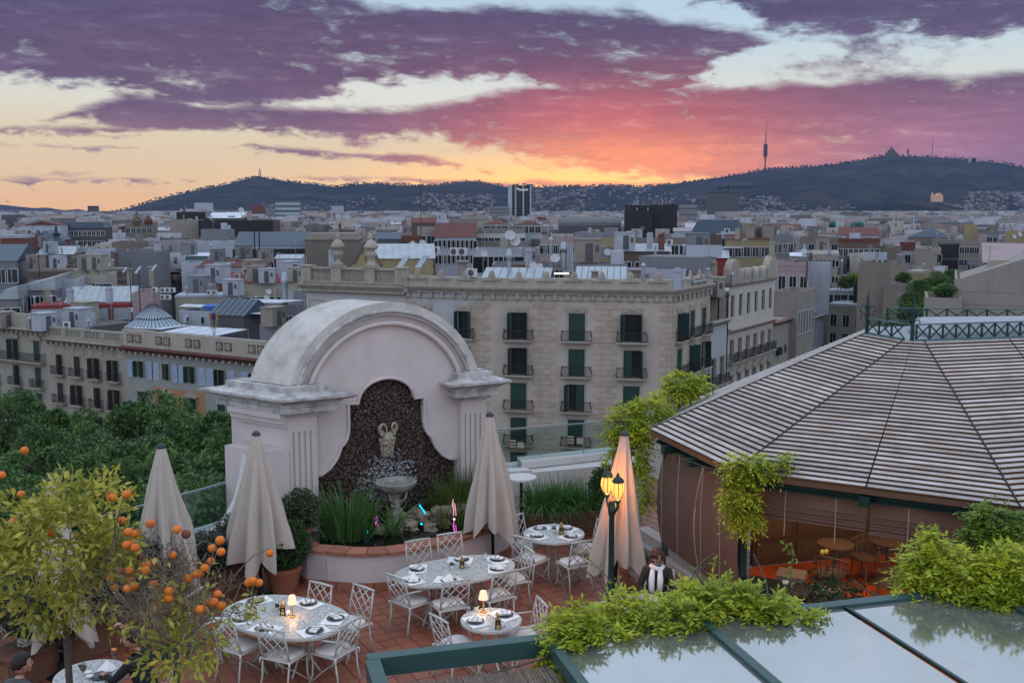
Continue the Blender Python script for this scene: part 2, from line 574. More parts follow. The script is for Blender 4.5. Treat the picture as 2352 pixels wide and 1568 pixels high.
# city: materials and builders
WALL=dict(white=mat('white_render',(0.343,0.372,0.427),0.85,var=0.35,vscale=0.35,streak=0.25,rand=0.08),cream=mat('cream_render',(0.292,0.274,0.230),0.85,var=0.35,vscale=0.3,streak=0.3,rand=0.08),beige=mat('beige_render',(0.237,0.213,0.189),0.85,var=0.35,vscale=0.3,streak=0.3,rand=0.1),tan=mat('tan_render',(0.182,0.156,0.133),0.85,var=0.4,vscale=0.3,streak=0.35,rand=0.1),grey=mat('grey_render',(0.171,0.179,0.197),0.85,var=0.35,vscale=0.3,streak=0.3,rand=0.1),dark=mat('dark_grey_cladding',(0.075,0.078,0.088),0.6,var=0.3,vscale=0.3,rand=0.1),brown=mat('brown_render',(0.106,0.080,0.068),0.85,var=0.4,vscale=0.4,streak=0.3,rand=0.1),brick=mat('weathered_brick',(0.146,0.065,0.048),0.9,var=0.5,vscale=0.8,streak=0.25,rand=0.1),pink=mat('pink_render',(0.306,0.236,0.242),0.85,var=0.3,vscale=0.3,streak=0.2,rand=0.06),yellow=mat('ochre_render',(0.263,0.217,0.121),0.85,var=0.35,vscale=0.3,streak=0.25,rand=0.06),red=mat('red_paint',(0.19,0.03,0.03),0.8,var=0.3,vscale=0.5),black=mat('black_cladding',(0.014,0.015,0.017),0.35,var=0.3,vscale=0.2),slate=mat('blue_slate',(0.038,0.062,0.090),0.55,var=0.35,vscale=0.6,rand=0.08),redroof=mat('red_roof_tile',(0.113,0.042,0.034),0.85,var=0.5,vscale=0.9,rand=0.12),metal=mat('sheet_metal',(0.30,0.34,0.37),0.42,var=0.5,vscale=0.5,metal=0.35,rand=0.1),deck=mat('flat_roof_deck',(0.124,0.118,0.121),0.9,var=0.5,vscale=0.5,rand=0.15),terra=mat('terracotta_roof_deck',(0.153,0.080,0.064),0.9,var=0.5,vscale=0.5,rand=0.12),glass=mat('dark_window_glass',(0.012,0.018,0.022),0.12,spec=0.6),frame=mat('window_frame_white',(0.45,0.46,0.47),0.6),green=mat('green_shutter_paint',(0.016,0.050,0.040),0.5,var=0.3,vscale=4),dbrown=mat('dark_brown_shutter',(0.030,0.024,0.022),0.6),iron=mat('wrought_iron',(0.02,0.022,0.024),0.5),quoin=mat('quoin_stone',(0.385,0.315,0.25),0.9,var=0.4,vscale=1.2,streak=0.2,rand=0.1),stone=mat('dressed_stone',(0.33,0.295,0.25),0.9,var=0.4,vscale=1.2,streak=0.35,rand=0.08),steel=mat('galvanised_steel',(0.30,0.34,0.37),0.35,metal=0.7,var=0.3,vscale=2),dish=mat('dish_white',(0.36,0.37,0.39),0.6),acw=mat('ac_casing',(0.48,0.49,0.50),0.6,rand=0.06),panel=mat('white_panel_roof',(0.50,0.54,0.60),0.4,var=0.4,vscale=0.6,spec=0.4),teal=mat('green_tinted_glass',(0.05,0.11,0.115),0.25,spec=0.5),blue=mat('blue_tarpaulin',(0.02,0.09,0.32),0.6),)
_winmesh={}
def win_mesh(w,h,kind='plain'):
 key=(round(w,2),round(h,2),kind)
 if key not in _winmesh:
  b=MB()
  t=min(0.1,w*0.12)
  b.box(-w/2-t,-w/2,-0.08,0.0,-t,h+t).box(w/2,w/2+t,-0.08,0.0,-t,h+t)
  b.box(-w/2,w/2,-0.08,0.0,h,h+t).box(-w/2,w/2,-0.12,0.0,-t,0)
  if w>0.9:
   b.box(-0.03,0.03,-0.05,0.0,0,h)
  b.k=1
  b.add([(-w/2,-0.02,0),(w/2,-0.02,0),(w/2,-0.02,h),(-w/2,-0.02,h)],[(0,1,2,3)])
  if kind=='blind':
   b.k=0
   b.box(-w/2,w/2,-0.05,-0.03,h*0.45,h)
  _winmesh[key]=b.mesh('window',[WALL['frame'],WALL['glass']])
 return _winmesh[key]
def edge(x0,y,d,yaw,x1):
 p0=at(x0,y,d)
 c,s=cos(yaw),sin(yaw)
 u=(x1-1176)/FL
 ct,st=cos(TH),sin(TH)
 dz=p0.z-CZ
 w=(u*(p0.y*ct-dz*st)-p0.x)/(c-u*s*ct)
 return p0,w
def shell(b,w,dep,H,par=0.7,t=0.22):
 """outer walls with a parapet and a sunken flat roof (roof deck uses material 1)"""
 o=[(0,0),(w,0),(w,dep),(0,dep)]
 i=[(t,t),(w-t,t),(w-t,dep-t),(t,dep-t)]
 b.k=0
 vs=[(x,y,0)for x,y in o]+[(x,y,H)for x,y in o]+[(x,y,H)for x,y in i]+[(x,y,H-par)for x,y in i]
 fs=[]
 for k in range(4):
  k2=(k+1)%4
  fs+=[(k,k2,4+k2,4+k),(4+k,4+k2,8+k2,8+k),(8+k,8+k2,12+k2,12+k)]
 b.add(vs,fs)
 b.k=1
 b.add([(x,y,H-par)for x,y in i],[(0,1,2,3)])
 b.k=0
def roof_mesh(b,kind,w,dep,H,rh,ov=0.25):
 x0,x1,y0,y1=-ov,w+ov,-ov,dep+ov
 if kind=='gx':
  ym=dep/2
  b.add([(x0,y0,H),(x1,y0,H),(x1,y1,H),(x0,y1,H),(x0,ym,H+rh),(x1,ym,H+rh)],[(0,1,5,4),(2,3,4,5),(1,2,5),(3,0,4),(0,3,2,1)])
 elif kind=='gy':
  xm=w/2
  b.add([(x0,y0,H),(x1,y0,H),(x1,y1,H),(x0,y1,H),(xm,y0,H+rh),(xm,y1,H+rh)],[(0,4,5,3),(1,2,5,4),(0,1,4),(2,3,5),(0,3,2,1)])
 elif kind=='hip':
  k=min(w,dep)*0.45
  if w>=dep:
   r=[(k,dep/2,H+rh),(w-k,dep/2,H+rh)]
   fs=[(0,1,5,4),(2,3,4,5),(1,2,5),(3,0,4),(0,3,2,1)]
  else :
   r=[(w/2,k,H+rh),(w/2,dep-k,H+rh)]
   fs=[(0,1,4),(1,2,5,4),(2,3,5),(3,0,4,5),(0,3,2,1)]
  b.add([(x0,y0,H),(x1,y0,H),(x1,y1,H),(x0,y1,H)]+r,fs)
 elif kind=='shed':
  b.add([(x0,y0,H),(x1,y0,H),(x1,y1,H),(x0,y1,H),(x1,y1,H+rh),(x0,y1,H+rh)],[(0,1,4,5),(1,2,4),(3,0,5),(2,3,5,4),(0,3,2,1)])
 elif kind=='shedx':
  b.add([(x0,y0,H),(x1,y0,H),(x1,y1,H),(x0,y1,H),(x1,y0,H+rh),(x1,y1,H+rh)],[(0,1,4),(1,2,5,4),(2,3,5),(3,0,4,5),(0,3,2,1)])
 elif kind=='mans':
  k=rh*0.55
  b.add([(x0,y0,H),(x1,y0,H),(x1,y1,H),(x0,y1,H),(x0+k,y0+k,H+rh),(x1-k,y0+k,H+rh),(x1-k,y1-k,H+rh),(x0+k,y1-k,H+rh)],[(0,1,5,4),(1,2,6,5),(2,3,7,6),(3,0,4,7),(4,5,6,7),(0,3,2,1)])
 elif kind in('barrel','barrely'):
  n=8
  vs=[]
  for i in range(n+1):
   t=pi*i/n
   if kind=='barrel':
    yy,zz=dep/2-cos(t)*(dep/2),H+sin(t)*rh
    vs+=[(x0,yy,zz),(x1,yy,zz)]
   else :
    xx,zz=w/2-cos(t)*(w/2),H+sin(t)*rh
    vs+=[(xx,y1,zz),(xx,y0,zz)]
  fs=[(2*i,2*i+1,2*i+3,2*i+2)for i in range(n)]
  fs+=[tuple(2*i for i in range(n+1)),tuple(2*i+1 for i in range(n,-1,-1))]
  b.add(vs,fs)
def rib_mesh(kind,w,dep,H,rh,step=0.9):
 """standing seams on a pitched roof"""
 b=MB()
 n=max(3,int(w/step))
 for i in range(n+1):
  x=w*i/n
  if kind=='gx':
   b.bar((x,-0.2,H+0.03),(x,dep/2,H+rh+0.04),0.07)
  elif kind=='shed':
   b.bar((x,-0.2,H+0.03),(x,dep,H+rh+0.04),0.07)
 return b
def block(name,label,x0,x1,y,d,col,roof='flat',rc=None,rh=2.0,dep=11.0,yaw=-22,win=None,rwin=None,lwin=None,cat='building',base=None,par=0.7,seams=False,group=None,wk='plain',bands=None,band_col='white',winstuff=False):
 """a building whose front wall's top edge runs from x0 to x1 at height y in the photograph, d metres away"""
 yw=radians(yaw)
 p0,w=edge(x0,y,d,yw,x1)
 zb=STREET if base is None else base
 H=p0.z-zb
 t=thing(name,label,cat,(p0.x,p0.y,zb),yw,group)
 rcm=WALL[rc]if rc else WALL['deck']
 b=MB()
 if roof=='flat':
  shell(b,w,dep,H,par)
  obj('wall',b,[WALL[col],rcm],t)
  if w>5 and dep>6 and d<700:
   rq=random.Random(name)
   for _ in range(int(min(9,w*dep/22))):
    a,c_=rq.uniform(0.8,w-1.6),rq.uniform(0.8,dep-1.6)
    hh=rq.uniform(0.6,2.2)
    z0=H-par+0.003
    q=rq.random()
    b=MB()
    if q<0.3:
     b.lathe([(0.16,0),(0.16,hh),(0.26,hh+0.04),(0.02,hh+0.3)],8,c=(a,c_,z0))
     obj('roof_vent',b,WALL['steel'],t)
    elif q<0.55:
     s_=rq.uniform(0.35,0.7)
     b.box(a,a+s_,c_,c_+s_,z0,z0+hh)
     b.box(a-0.06,a+s_+0.06,c_-0.06,c_+s_+0.06,z0+hh,z0+hh+0.12)
     obj('chimney',b,WALL[rq.choice(['brick','cream','beige','white'])],t)
    elif q<0.75:
     b.tube([(a,c_,z0),(a,c_,z0+2+hh)],0.04,4)
     for j in range(3):
      b.bar((a-0.5,c_,z0+1.5+hh+0.18*j),(a+0.5,c_,z0+1.5+hh+0.18*j),0.04)
     obj('aerial',b,WALL['steel'],t)
    else :
     b.box(a,min(a+rq.uniform(1.2,3.2),w-0.3),c_,min(c_+rq.uniform(1,2.4),dep-0.3),z0,z0+hh+0.3)
     obj('roof_room',b,WALL[rq.choice(['white','grey','cream',col])],t)
 else :
  b.box(0,w,0,dep,0,H)
  obj('wall',b,WALL[col],t)
  r=MB()
  roof_mesh(r,roof,w,dep,H+0.004,rh)
  ro=obj('roof',r,rcm,t)
  if seams:
   s=rib_mesh(roof,w,dep,H,rh)
   if s.v:
    obj('seam',s,WALL['steel'],ro)
 if bands:
  bb=MB()
  for z0,z1 in bands:
   bb.box(-0.06,w+0.06,-0.06,dep*0.5,H-z1,H-z0)
  obj('cornice',bb,WALL[band_col],t)
 def put(spec,face):
  rows,cols,ww,wh,top,pitch=spec
  L=w if face=='f' else dep
  me=win_mesh(ww,wh,wk)
  for r_ in range(rows):
   for c_ in range(cols):
    a=L*(c_+0.5)/cols
    z=H-top-r_*pitch-wh
    if z<0.5:
     continue
    if face=='f':
     M=Matrix.Translation((a,0,z))
    elif face=='r':
     M=Matrix.Translation((w,a,z))@Matrix.Rotation(pi/2,4,'Z')
    else :
     M=Matrix.Translation((0,dep-a,z))@Matrix.Rotation(-pi/2,4,'Z')
    link('window',me,t,M=M)
 for s_,f_ in((win,'f'),(rwin,'r'),(lwin,'l')):
  if s_:
   put(s_,f_)
 return t,w,H
def wall_holes(b,L,z0,z1,holes,reveal=0.35):
 """vertical wall in local x (0..L) and z with rectangular openings and their reveals, facing -y"""
 xs=sorted(set([0,L]+[h[0]for h in holes]+[h[1]for h in holes]))
 zs=sorted(set([z0,z1]+[h[2]for h in holes]+[h[3]for h in holes]))
 for i in range(len(xs)-1):
  for j in range(len(zs)-1):
   cx,cz=(xs[i]+xs[i+1])/2,(zs[j]+zs[j+1])/2
   if any(h[0]<cx<h[1]and h[2]<cz<h[3]for h in holes):
    continue
   b.add([(xs[i],0,zs[j]),(xs[i+1],0,zs[j]),(xs[i+1],0,zs[j+1]),(xs[i],0,zs[j+1])],[(0,1,2,3)])
 for a0,a1,c0,c1 in holes:
  r=reveal
  b.add([(a0,0,c0),(a1,0,c0),(a1,0,c1),(a0,0,c1),(a0,r,c0),(a1,r,c0),(a1,r,c1),(a0,r,c1)],[(0,4,5,1),(1,5,6,2),(2,6,7,3),(3,7,4,0)])
def sweep(b,pts,prof,closed=False):
 """profile (out, z) swept along plan points; out is to the right of the direction of travel"""
 P=[Vector((p[0],p[1],0))for p in pts]
 n=len(P)
 rows=[]
 for i,p in enumerate(P):
  if closed:
   d0,d1=(p-P[i-1]).normalized(),(P[(i+1)%n]-p).normalized()
  else :
   d0=(p-P[i-1]).normalized()if i else(P[1]-p).normalized()
   d1=(P[i+1]-p).normalized()if i<n-1 else d0
  n0,n1=Vector((d0.y,-d0.x,0)),Vector((d1.y,-d1.x,0))
  mt=n0+n1
  mt=mt/max(mt.dot(n0),0.3)
  rows.append([(p.x+mt.x*o,p.y+mt.y*o,z)for o,z in prof])
 m=len(prof)
 vs=[v for r in rows for v in r]
 fs=[]
 for i in range(n if closed else n-1):
  i2=(i+1)%n
  for k in range(m-1):
   fs.append((i*m+k,i2*m+k,i2*m+k+1,i*m+k+1))
 if not closed:
  fs.append(tuple(range(m)))
  fs.append(tuple((n-1)*m+k for k in range(m-1,-1,-1)))
 b.add(vs,fs)
 # parts of the nearer facades (shared meshes)
_pc={}
def piece(key,fn,mats,smooth=False):
 if key not in _pc:
  b=MB()
  fn(b)
  _pc[key]=b.mesh(key[0],mats,smooth)
 return _pc[key]
def shutter_me(w,h,m):
 def f(b):
  b.box(0,w,-0.04,0,0,h)
  n=int(h/0.16)
  for i in range(n):
   z=0.06+(h-0.12)*i/n
   b.box(0.05,w-0.05,-0.065,-0.04,z,z+0.05)
 return piece(('shutter',w,h,m),f,WALL[m])
def railing_me(w,dp,h,style='bulge'):
 def f(b):
  n=int((w+2*dp)/0.15)
  path=[(-w/2,0.0),(-w/2,-dp),(w/2,-dp),(w/2,0.0)]
  seg=[dp,w,dp]
  tot=sum(seg)
  def pt(s):
   if s<dp:
    return Vector((-w/2,-s,0)),Vector((-1,0,0))
   if s<dp+w:
    return Vector((-w/2+s-dp,-dp,0)),Vector((0,-1,0))
   return Vector((w/2,-dp+(s-dp-w),0)),Vector((1,0,0))
  for z,r in((h,0.03),(0.06,0.02)):
   for k in range(3):
    a,c_=path[k],path[k+1]
    b.bar((a[0],a[1],z),(c_[0],c_[1],z),2*r)
  for i in range(n+1):
   p_,o_=pt(tot*i/n)
   if style=='bulge':
    q=[p_+o_*k+Vector((0,0,z))for k,z in((0.0,0.06),(0.13,0.22),(0.10,0.45),(0.0,0.75),(0.0,h))]
    for a,c_ in zip(q[:-1],q[1:]):
     b.bar(a,c_,0.026)
   else :
    b.bar(p_+Vector((0,0,0.06)),p_+Vector((0,0,h)),0.026)
 return piece(('railing',w,dp,h,style),f,WALL['iron'])
def slab_me(w,dp,m='stone'):
 def f(b):
  b.box(-w/2-0.08,w/2+0.08,-dp-0.1,0,-0.16,0)
  b.box(-w/2+0.02,w/2-0.02,-dp+0.02,0,-0.28,-0.16)
 return piece(('balcony',w,dp,m),f,WALL[m])
def surround_me(w,h,t,m,ped):
 def f(b):
  b.box(-w/2-t,-w/2,-0.06,0.02,0,h).box(w/2,w/2+t,-0.06,0.02,0,h)
  b.box(-w/2-t,w/2+t,-0.06,0.02,h,h+t)
  if ped=='panel':
   b.box(-w/2-t-0.05,w/2+t+0.05,-0.12,0.0,h+t,h+t+0.5)
   b.ball((0,-0.12,h+t+0.26),0.2,8,5,(1.6,0.4,0.8))
  elif ped=='tri':
   b.box(-w/2-0.45,w/2+0.45,-0.3,0.0,h+t,h+t+0.14)
   b.slab([(-w/2-0.5,0,h+t+0.14),(0,0,h+t+0.75),(w/2+0.5,0,h+t+0.14)],(0,-0.3,0))
  elif ped=='arc':
   b.box(-w/2-0.45,w/2+0.45,-0.3,0.0,h+t,h+t+0.14)
   pts=[(-(w/2+0.5)*cos(pi*k/8),0,h+t+0.14+0.6*sin(pi*k/8))for k in range(9)]
   b.slab(pts,(0,-0.3,0))
 return piece(('surround',w,h,t,m,ped),f,WALL[m])
def pane_me(w,h):
 def f(b):
  b.k=0
  b.box(-w/2,w/2,0.28,0.30,0,h)
  b.k=1
  for x in(-w/2+0.04,0,w/2-0.04):
   b.box(x-0.035,x+0.035,0.24,0.28,0,h)
  for z in(0.04,h*0.3,h*0.72,h-0.04):
   b.box(-w/2,w/2,0.245,0.275,z-0.03,z+0.03)
 return piece(('pane',w,h),f,[WALL['glass'],WALL['dbrown']])
def facade(root,P0,yaw,L,z0,z1,cols,rows,wmat,wn='wall',sur='stone',ped=None,shut='green',bal=True,rail='bulge',sw=0.16,seed=1,pane2=None):
 """a wall with real openings; cols: x of the openings; rows: (sill z, w, h, pediment, balcony width)"""
 rr=random.Random(seed)
 B=Matrix.Translation(Vector((P0.x,P0.y,0))-Vector((root.location.x,root.location.y,root.location.z)))@Matrix.Rotation(yaw,4,'Z')
 holes=[]
 for(z,w,h,pd,bw)in rows:
  for x in cols:
   holes.append((x-w/2,x+w/2,z,z+h))
 b=MB()
 wall_holes(b,L,z0,z1,holes)
 b.box(0,L,0.36,0.5,z0,z1)
 obj(wn,b,wmat,root,M=B)
 for(z,w,h,pd,bw)in rows:
  for x in cols:
   M=B@Matrix.Translation((x,0,z))
   wo_=link('window',surround_me(w,h,sw,sur,pd),root,M=M)
   link('pane',pane_me(w,h),wo_)
   if shut:
    st=rr.random()
    sh=shutter_me(round(w/2,2),h,shut)
    for sgn in(-1,1):
     r=rr.random()
     if st<0.22:
      a=0.0
     else :
      a=(1.2+0.9*r)if r>0.25 else 0.0
     if sgn<0:
      S=Matrix.Translation((-w/2,0.10 if a==0 else -0.02,0))@Matrix.Rotation(-a if a else 0,4,'Z')
     else :
      S=Matrix.Translation((w/2,0.10 if a==0 else -0.02,0))@Matrix.Rotation(pi+a if a else pi,4,'Z')
      if a==0:
       S=Matrix.Translation((0,0.06,0))@Matrix.Translation((0,0,0))
       S=Matrix.Translation((0,0.10,0))
     link('shutter',sh,wo_,M=S)
   if bw:
    bo=link('balcony',slab_me(bw,0.6),root,M=M)
    link('railing',railing_me(bw,0.6,1.0,rail),bo)
 return B
 # the corner building across the street
m_corner=mat('corner_render',(0.41,0.355,0.30),0.9,var=0.6,vscale=0.22,col2=(0.29,0.27,0.25),streak=0.3,streak_col=(0.20,0.18,0.16))
m_cornerl=mat('pale_blue_render',(0.36,0.375,0.385),0.9,var=0.3,vscale=0.3,streak=0.25,streak_col=(0.22,0.22,0.22))
WALL['corner']=m_corner
cp=[at(935,653.5,107.5),at(1100,658.6,104.5),at(1545,666,101.0),at(1631,653.7,110.5)]
zc=sum(p.z for p in cp)/4
for p in cp:
 p.z=zc
root=thing('corner_building','large cream stone corner building with green shuttered windows, quoins and bulging iron balconies','building',(cp[1].x,cp[1].y,STREET))
R0=Vector(root.location)
back=Vector((6,22,0))
body=MB()
foot=[(p.x-R0.x,p.y-R0.y)for p in cp]
c0,c3=Vector((foot[0][0],foot[0][1],0)),Vector((foot[3][0],foot[3][1],0))
far_=[(foot[3][0]-3,foot[3][1]+12),(foot[0][0]+3,foot[0][1]+18)]
zr=zc-STREET
ins=0.62
cen=Vector((sum(f[0]for f in foot)/4,sum(f[1]for f in foot)/4+6))
ring=[(f[0]+(cen.x-f[0])*0.07,f[1]+(cen.y-f[1])*0.09)for f in foot]+far_
body.prism([ring[0],ring[1],ring[2],ring[3],ring[4],ring[5]],0.0,zr-0.3)
obj('roof_deck',body,WALL['terra'],root)
segs=[(0,1,[0.24,0.79],m_cornerl),(1,2,[0.21,0.515,0.80],m_corner),(2,3,[0.2,0.52,0.84],m_corner)]
PITCH=3.62
ztop_win=zc-2.5
for(i,j,fr,m_)in segs:
 d=cp[j]-cp[i]
 L=hypot(d.x,d.y)
 yw=atan2(d.y,d.x)
 rows=[]
 for r in range(5):
  h=2.75
  zt=ztop_win-r*PITCH
  rows.append((zt-h,1.65 if i==1 else 1.4,h,'panel' if r==0 else None,2.9 if i==1 else 2.3))
 B_=facade(root,cp[i],yw,L,STREET,zc,[f*L for f in fr],rows,m_,seed=11+i)
 lines=[(0.0,1),(L,-1)]+([(L*0.345,1),(L*0.345,-1),(L*0.665,1),(L*0.665,-1)]if i==1 else[])
 for x,sg in lines:
  k=0
  z=zc-1.5
  while z>STREET+4:
   wq=1.15 if k%2==0 else 0.62
   key=('quoin',wq)
   me=piece(key,lambda b,wq=wq:b.box(0,wq,-0.05,0.0,0.015,0.545),WALL['quoin'])
   xx=x if sg>0 else x-wq
   link('quoin',me,root,M=B_@Matrix.Translation((xx,-0.003,z-0.56)))
   z-=0.56
   k+=1
 n=int(L/1.25)
 me=piece(('corbel',),lambda b:b.box(-0.2,0.2,-0.28,0,-0.55,0),WALL['stone'])
 for q in range(n+1):
  link('corbel',me,root,M=B_@Matrix.Translation((0.2+(L-0.4)*q/n,0,zc-0.62)))
 me=piece(('finial',),lambda b:(b.ball((0,-0.05,0.55),0.4,10,6,(0.85,0.35,1.25)),b.slab([(-0.95,0.1,0.0),(0.95,0.1,0.0),(0.5,0.1,0.28),(0,0.1,0.75),(-0.5,0.1,0.28)],(0,-0.3,0)),b.ball((-0.78,-0.05,0.12),0.16,6,4),b.ball((0.78,-0.05,0.12),0.16,6,4)),WALL['stone'])
 n={0:3,1:7,2:4}[i]
 for q in range(n):
  link('finial',me,root,M=B_@Matrix.Translation((L*(q+0.5)/n,-0.22,zc+0.72)))
corn=MB()
pl=[(p.x-R0.x,p.y-R0.y)for p in cp]
sweep(corn,pl,[(0,zr-0.62),(0.28,zr-0.6),(0.3,zr-0.42),(0.42,zr-0.38),(0.62,zr-0.12),(0.66,zr+0.06),(0.3,zr+0.12),(0.26,zr+1.0),(-0.1,zr+1.05),(-0.1,zr-0.6)])
obj('cornice',corn,WALL['stone'],root)
me=piece(('frieze',),lambda b:None,WALL['stone'])
fz=MB()
sweep(fz,pl,[(0,zr-1.28),(0.07,zr-1.27),(0.07,zr-1.14),(0,zr-1.13)])
obj('frieze',fz,WALL['stone'],root)
for(x,y,c)in((1178,1022,0),(1196,1024,1),(1311,1013,0),(1332,1014,1)):
 b=MB()
 for k in range(6):
  b.k=(k%2)if c==0 else(0 if k in(0,5)else 1)
  b.box(-0.33,0.33,-0.03,0,0.15*k,0.15*k+0.148)
 o=obj('balcony_cloth',b,[mat('cloth_maroon',(0.22,0.05,0.05)),mat('cloth_cream',(0.45,0.42,0.32))],None,loc=at(x,y+8,101.9),rz=radians(-10))
 nm=['left','right'][x in(1196,1332)]
 lb={1178:'red and cream striped cloth hung on the balcony above the umbrella tip',1196:'cream cloth with red hem on the balcony just above the umbrella tip',1311:'red and cream striped cloth on the low balcony behind the glass balustrade',1332:'cream cloth with red hem on the low balcony behind the glass balustrade'}[x]
 o['label'],o['category'],o['group']=lb,'cloth','cloths hung over balconies'
 # its neighbour with the balustrade and urns
pa,pb=at(703,650,113.0),at(934,656.8,107.7)
pa.z=pb.z=(pa.z+pb.z)/2
d=pb-pa
L,yw=hypot(d.x,d.y),atan2(d.y,d.x)
t=thing('urn_building','pale classical building with balustrade and stone urns behind the arched fountain wall','building',(pa.x,pa.y,STREET),yw)
zt=pa.z-STREET
b=MB()
b.box(0,L,0,14,0,zt-0.4)
obj('wall',b,mat('pale_stone_facade',(0.40,0.39,0.375),0.9,var=0.3,vscale=0.5,streak=0.2),t)
b=MB()
sweep(b,[(0,12),(0,0),(L,0)],[(0,zt-1.0),(0.3,zt-0.9),(0.35,zt-0.6),(0.7,zt-0.2),(0.75,zt),(0,zt+0.12)])
obj('cornice',b,WALL['stone'],t)
me=piece(('dentil',),lambda b:b.box(-0.14,0.14,-0.5,0,-0.25,0),WALL['stone'])
for q in range(34):
 link('dentil',me,t,M=Matrix.Translation((0.3+(L-0.5)*q/33,0,zt-0.62)))
me=piece(('panel',),lambda b:(b.box(-1.1,1.1,-0.07,0,0,0.09),b.box(-1.1,1.1,-0.07,0,1.5,1.59),b.box(-1.1,-1.0,-0.07,0,0.09,1.5),b.box(1.0,1.1,-0.07,0,0.09,1.5)),WALL['stone'])
for q in range(4):
 link('panel',me,t,M=Matrix.Translation((1.4+(L-2.8)*q/3,0,zt-3.4)))
b=MB()
n=10
b.slab([(1.15*cos(pi*k/n),0,1.15*sin(pi*k/n))for k in range(n+1)],(0,-0.08,0))
ml=b.mesh('arched_light',WALL['teal'])
for q in(0.17,0.5,0.83):
 link('arched_light',ml,t,M=Matrix.Translation((L*q,0,zt-3.6)))
ped_x=[0.35,L*0.335,L*0.665,L-0.5]
b=MB()
for x in ped_x:
 b.box(x-0.62,x+0.62,-0.55,0.45,zt+0.13,zt+1.85)
 b.box(x-0.72,x+0.72,-0.65,0.55,zt+1.85,zt+2.0)
b.box(0,L,-0.4,0.3,zt+0.125,zt+0.35)
b.box(0,L,-0.38,0.28,zt+1.6,zt+1.8)
obj('pedestal',b,WALL['stone'],t)
def baluster(b):
 b.lathe([(0.10,0),(0.10,0.08),(0.05,0.14),(0.13,0.42),(0.12,0.55),(0.05,0.95),(0.09,1.1),(0.10,1.25)],6)
me=piece(('baluster',),baluster,WALL['stone'],True)
for k in range(3):
 a,c_=ped_x[k]+0.75,ped_x[k+1]-0.75
 for q in range(12):
  link('baluster',me,t,M=Matrix.Translation((a+(c_-a)*q/11,-0.05,zt+0.35)))
def urn(b):
 b.lathe([(0.62,0),(0.62,0.2),(0.3,0.45),(0.22,0.75),(0.5,1.05),(0.62,1.35),(0.45,1.55),(0.42,1.75),(0.78,1.95),(0.8,2.1),(0.55,2.5),(0.35,2.75),(0.15,2.85),(0.2,3.0),(0.22,3.2),(0.1,3.4),(0.0,3.5)],14)
me=piece(('urn',),urn,WALL['stone'],True)
for q,nm in((1,'carved stone urn on the balustrade left of the yellow curved gable'),(2,'carved stone urn on the balustrade in front of the yellow curved gable')):
 w_=t.matrix_world if False else Matrix.Translation(t.location)@Matrix.Rotation(yw,4,'Z')
 link('stone_urn',me,None,loc=w_@Vector((ped_x[q],-0.05,zt+2.0)),label=nm,cat='urn',group='urns on the balustrade')
 # the row of facades along the avenue
AV=radians(-30.6)
pB,LB=edge(110,774.6,130,AV,288)
dirA=Vector((cos(AV),sin(AV),0))
pC=pB+dirA*LB
pC,_=edge(288,786,0,AV,620)if False else(pC,0)
LC=edge(288,786,pC.y,AV,640)[1]
LA=15.0
pA=pB-dirA*LA
def rowbuild(name,label,P,L,ztop,wm,parapet,cols,rows,shut,dep=14,sur='stone',seed=3,eave='stone',rail='plain'):
 t=thing(name,label,'building',(P.x,P.y,STREET))
 Bm=facade(t,P,AV,L,STREET,ztop,cols,rows,wm,seed=seed,shut=shut,sur=sur,rail=rail)
 X=Matrix.Translation((0,0,0))@Matrix.Rotation(AV,4,'Z')
 b=MB()
 b.box(0,L,0.5,dep,0,ztop-STREET-0.2)
 obj('roof_deck',b,WALL['deck'],t,M=X)
 b=MB()
 z=ztop-STREET
 sweep(b,[(0,0),(L,0)],[(0,z-0.7),(0.25,z-0.65),(0.3,z-0.4),(0.95,z-0.15),(1.0,z),(0,z+0.12)])
 obj('eave',b,WALL[eave],t,M=X)
 me=piece(('bracket',),lambda b:b.box(-0.12,0.12,-0.75,0,-0.3,0),WALL['stone'])
 n=int(L/1.0)
 for q in range(n):
  link('bracket',me,t,M=X@Matrix.Translation((L*(q+0.5)/n,0,z-0.42)))
 return t,X,z
zB=pB.z
colsB=[LB*f for f in(0.135,0.375,0.615,0.855)]
rowsB=[(zB-4.55-3.65*r,1.25,2.5,None,2.2)for r in range(4)]
t,X,z=rowbuild('balustrade_building','cream apartment building with slotted balustrade and brown shuttered windows above the avenue trees',pB,LB,zB,WALL['cream'],1,colsB,rowsB,'dbrown',seed=4,eave='stone')
b=MB()
b.box(0,LB,-0.35,0.15,z+0.12,z+0.4)
b.box(0,LB,-0.35,0.15,z+1.25,z+1.5)
for q in range(5):
 x=LB*q/4
 b.box(max(x-0.45,0.01),min(x+0.45,LB-0.01),-0.37,0.17,z+0.4,z+1.25)
obj('parapet',b,WALL['cream'],t,M=X)
me=piece(('slat',),lambda b:b.box(-0.09,0.09,-0.28,0.1,0,0.85),WALL['cream'])
for q in range(4):
 a0=LB*q/4+0.45
 a1=LB*(q+1)/4-0.45
 for k in range(8):
  link('baluster',me,t,M=X@Matrix.Translation((a0+(a1-a0)*(k+0.75)/8.5,0,z+0.4)))
me=piece(('frieze_panel',),lambda b:b.box(-0.5,0.5,-0.05,0,0,0.9),WALL['stone'])
for q in range(8):
 link('frieze_panel',me,t,M=X@Matrix.Translation((LB*(q+0.5)/8,0,z-1.75)))
zA=pB.z+0.95
colsA=[LA*f for f in(0.22,0.53,0.84)]
rowsA=[(zA-4.2-3.4*r,1.3,2.6,'arc' if r==0 else None,2.3 if r else None)for r in range(4)]
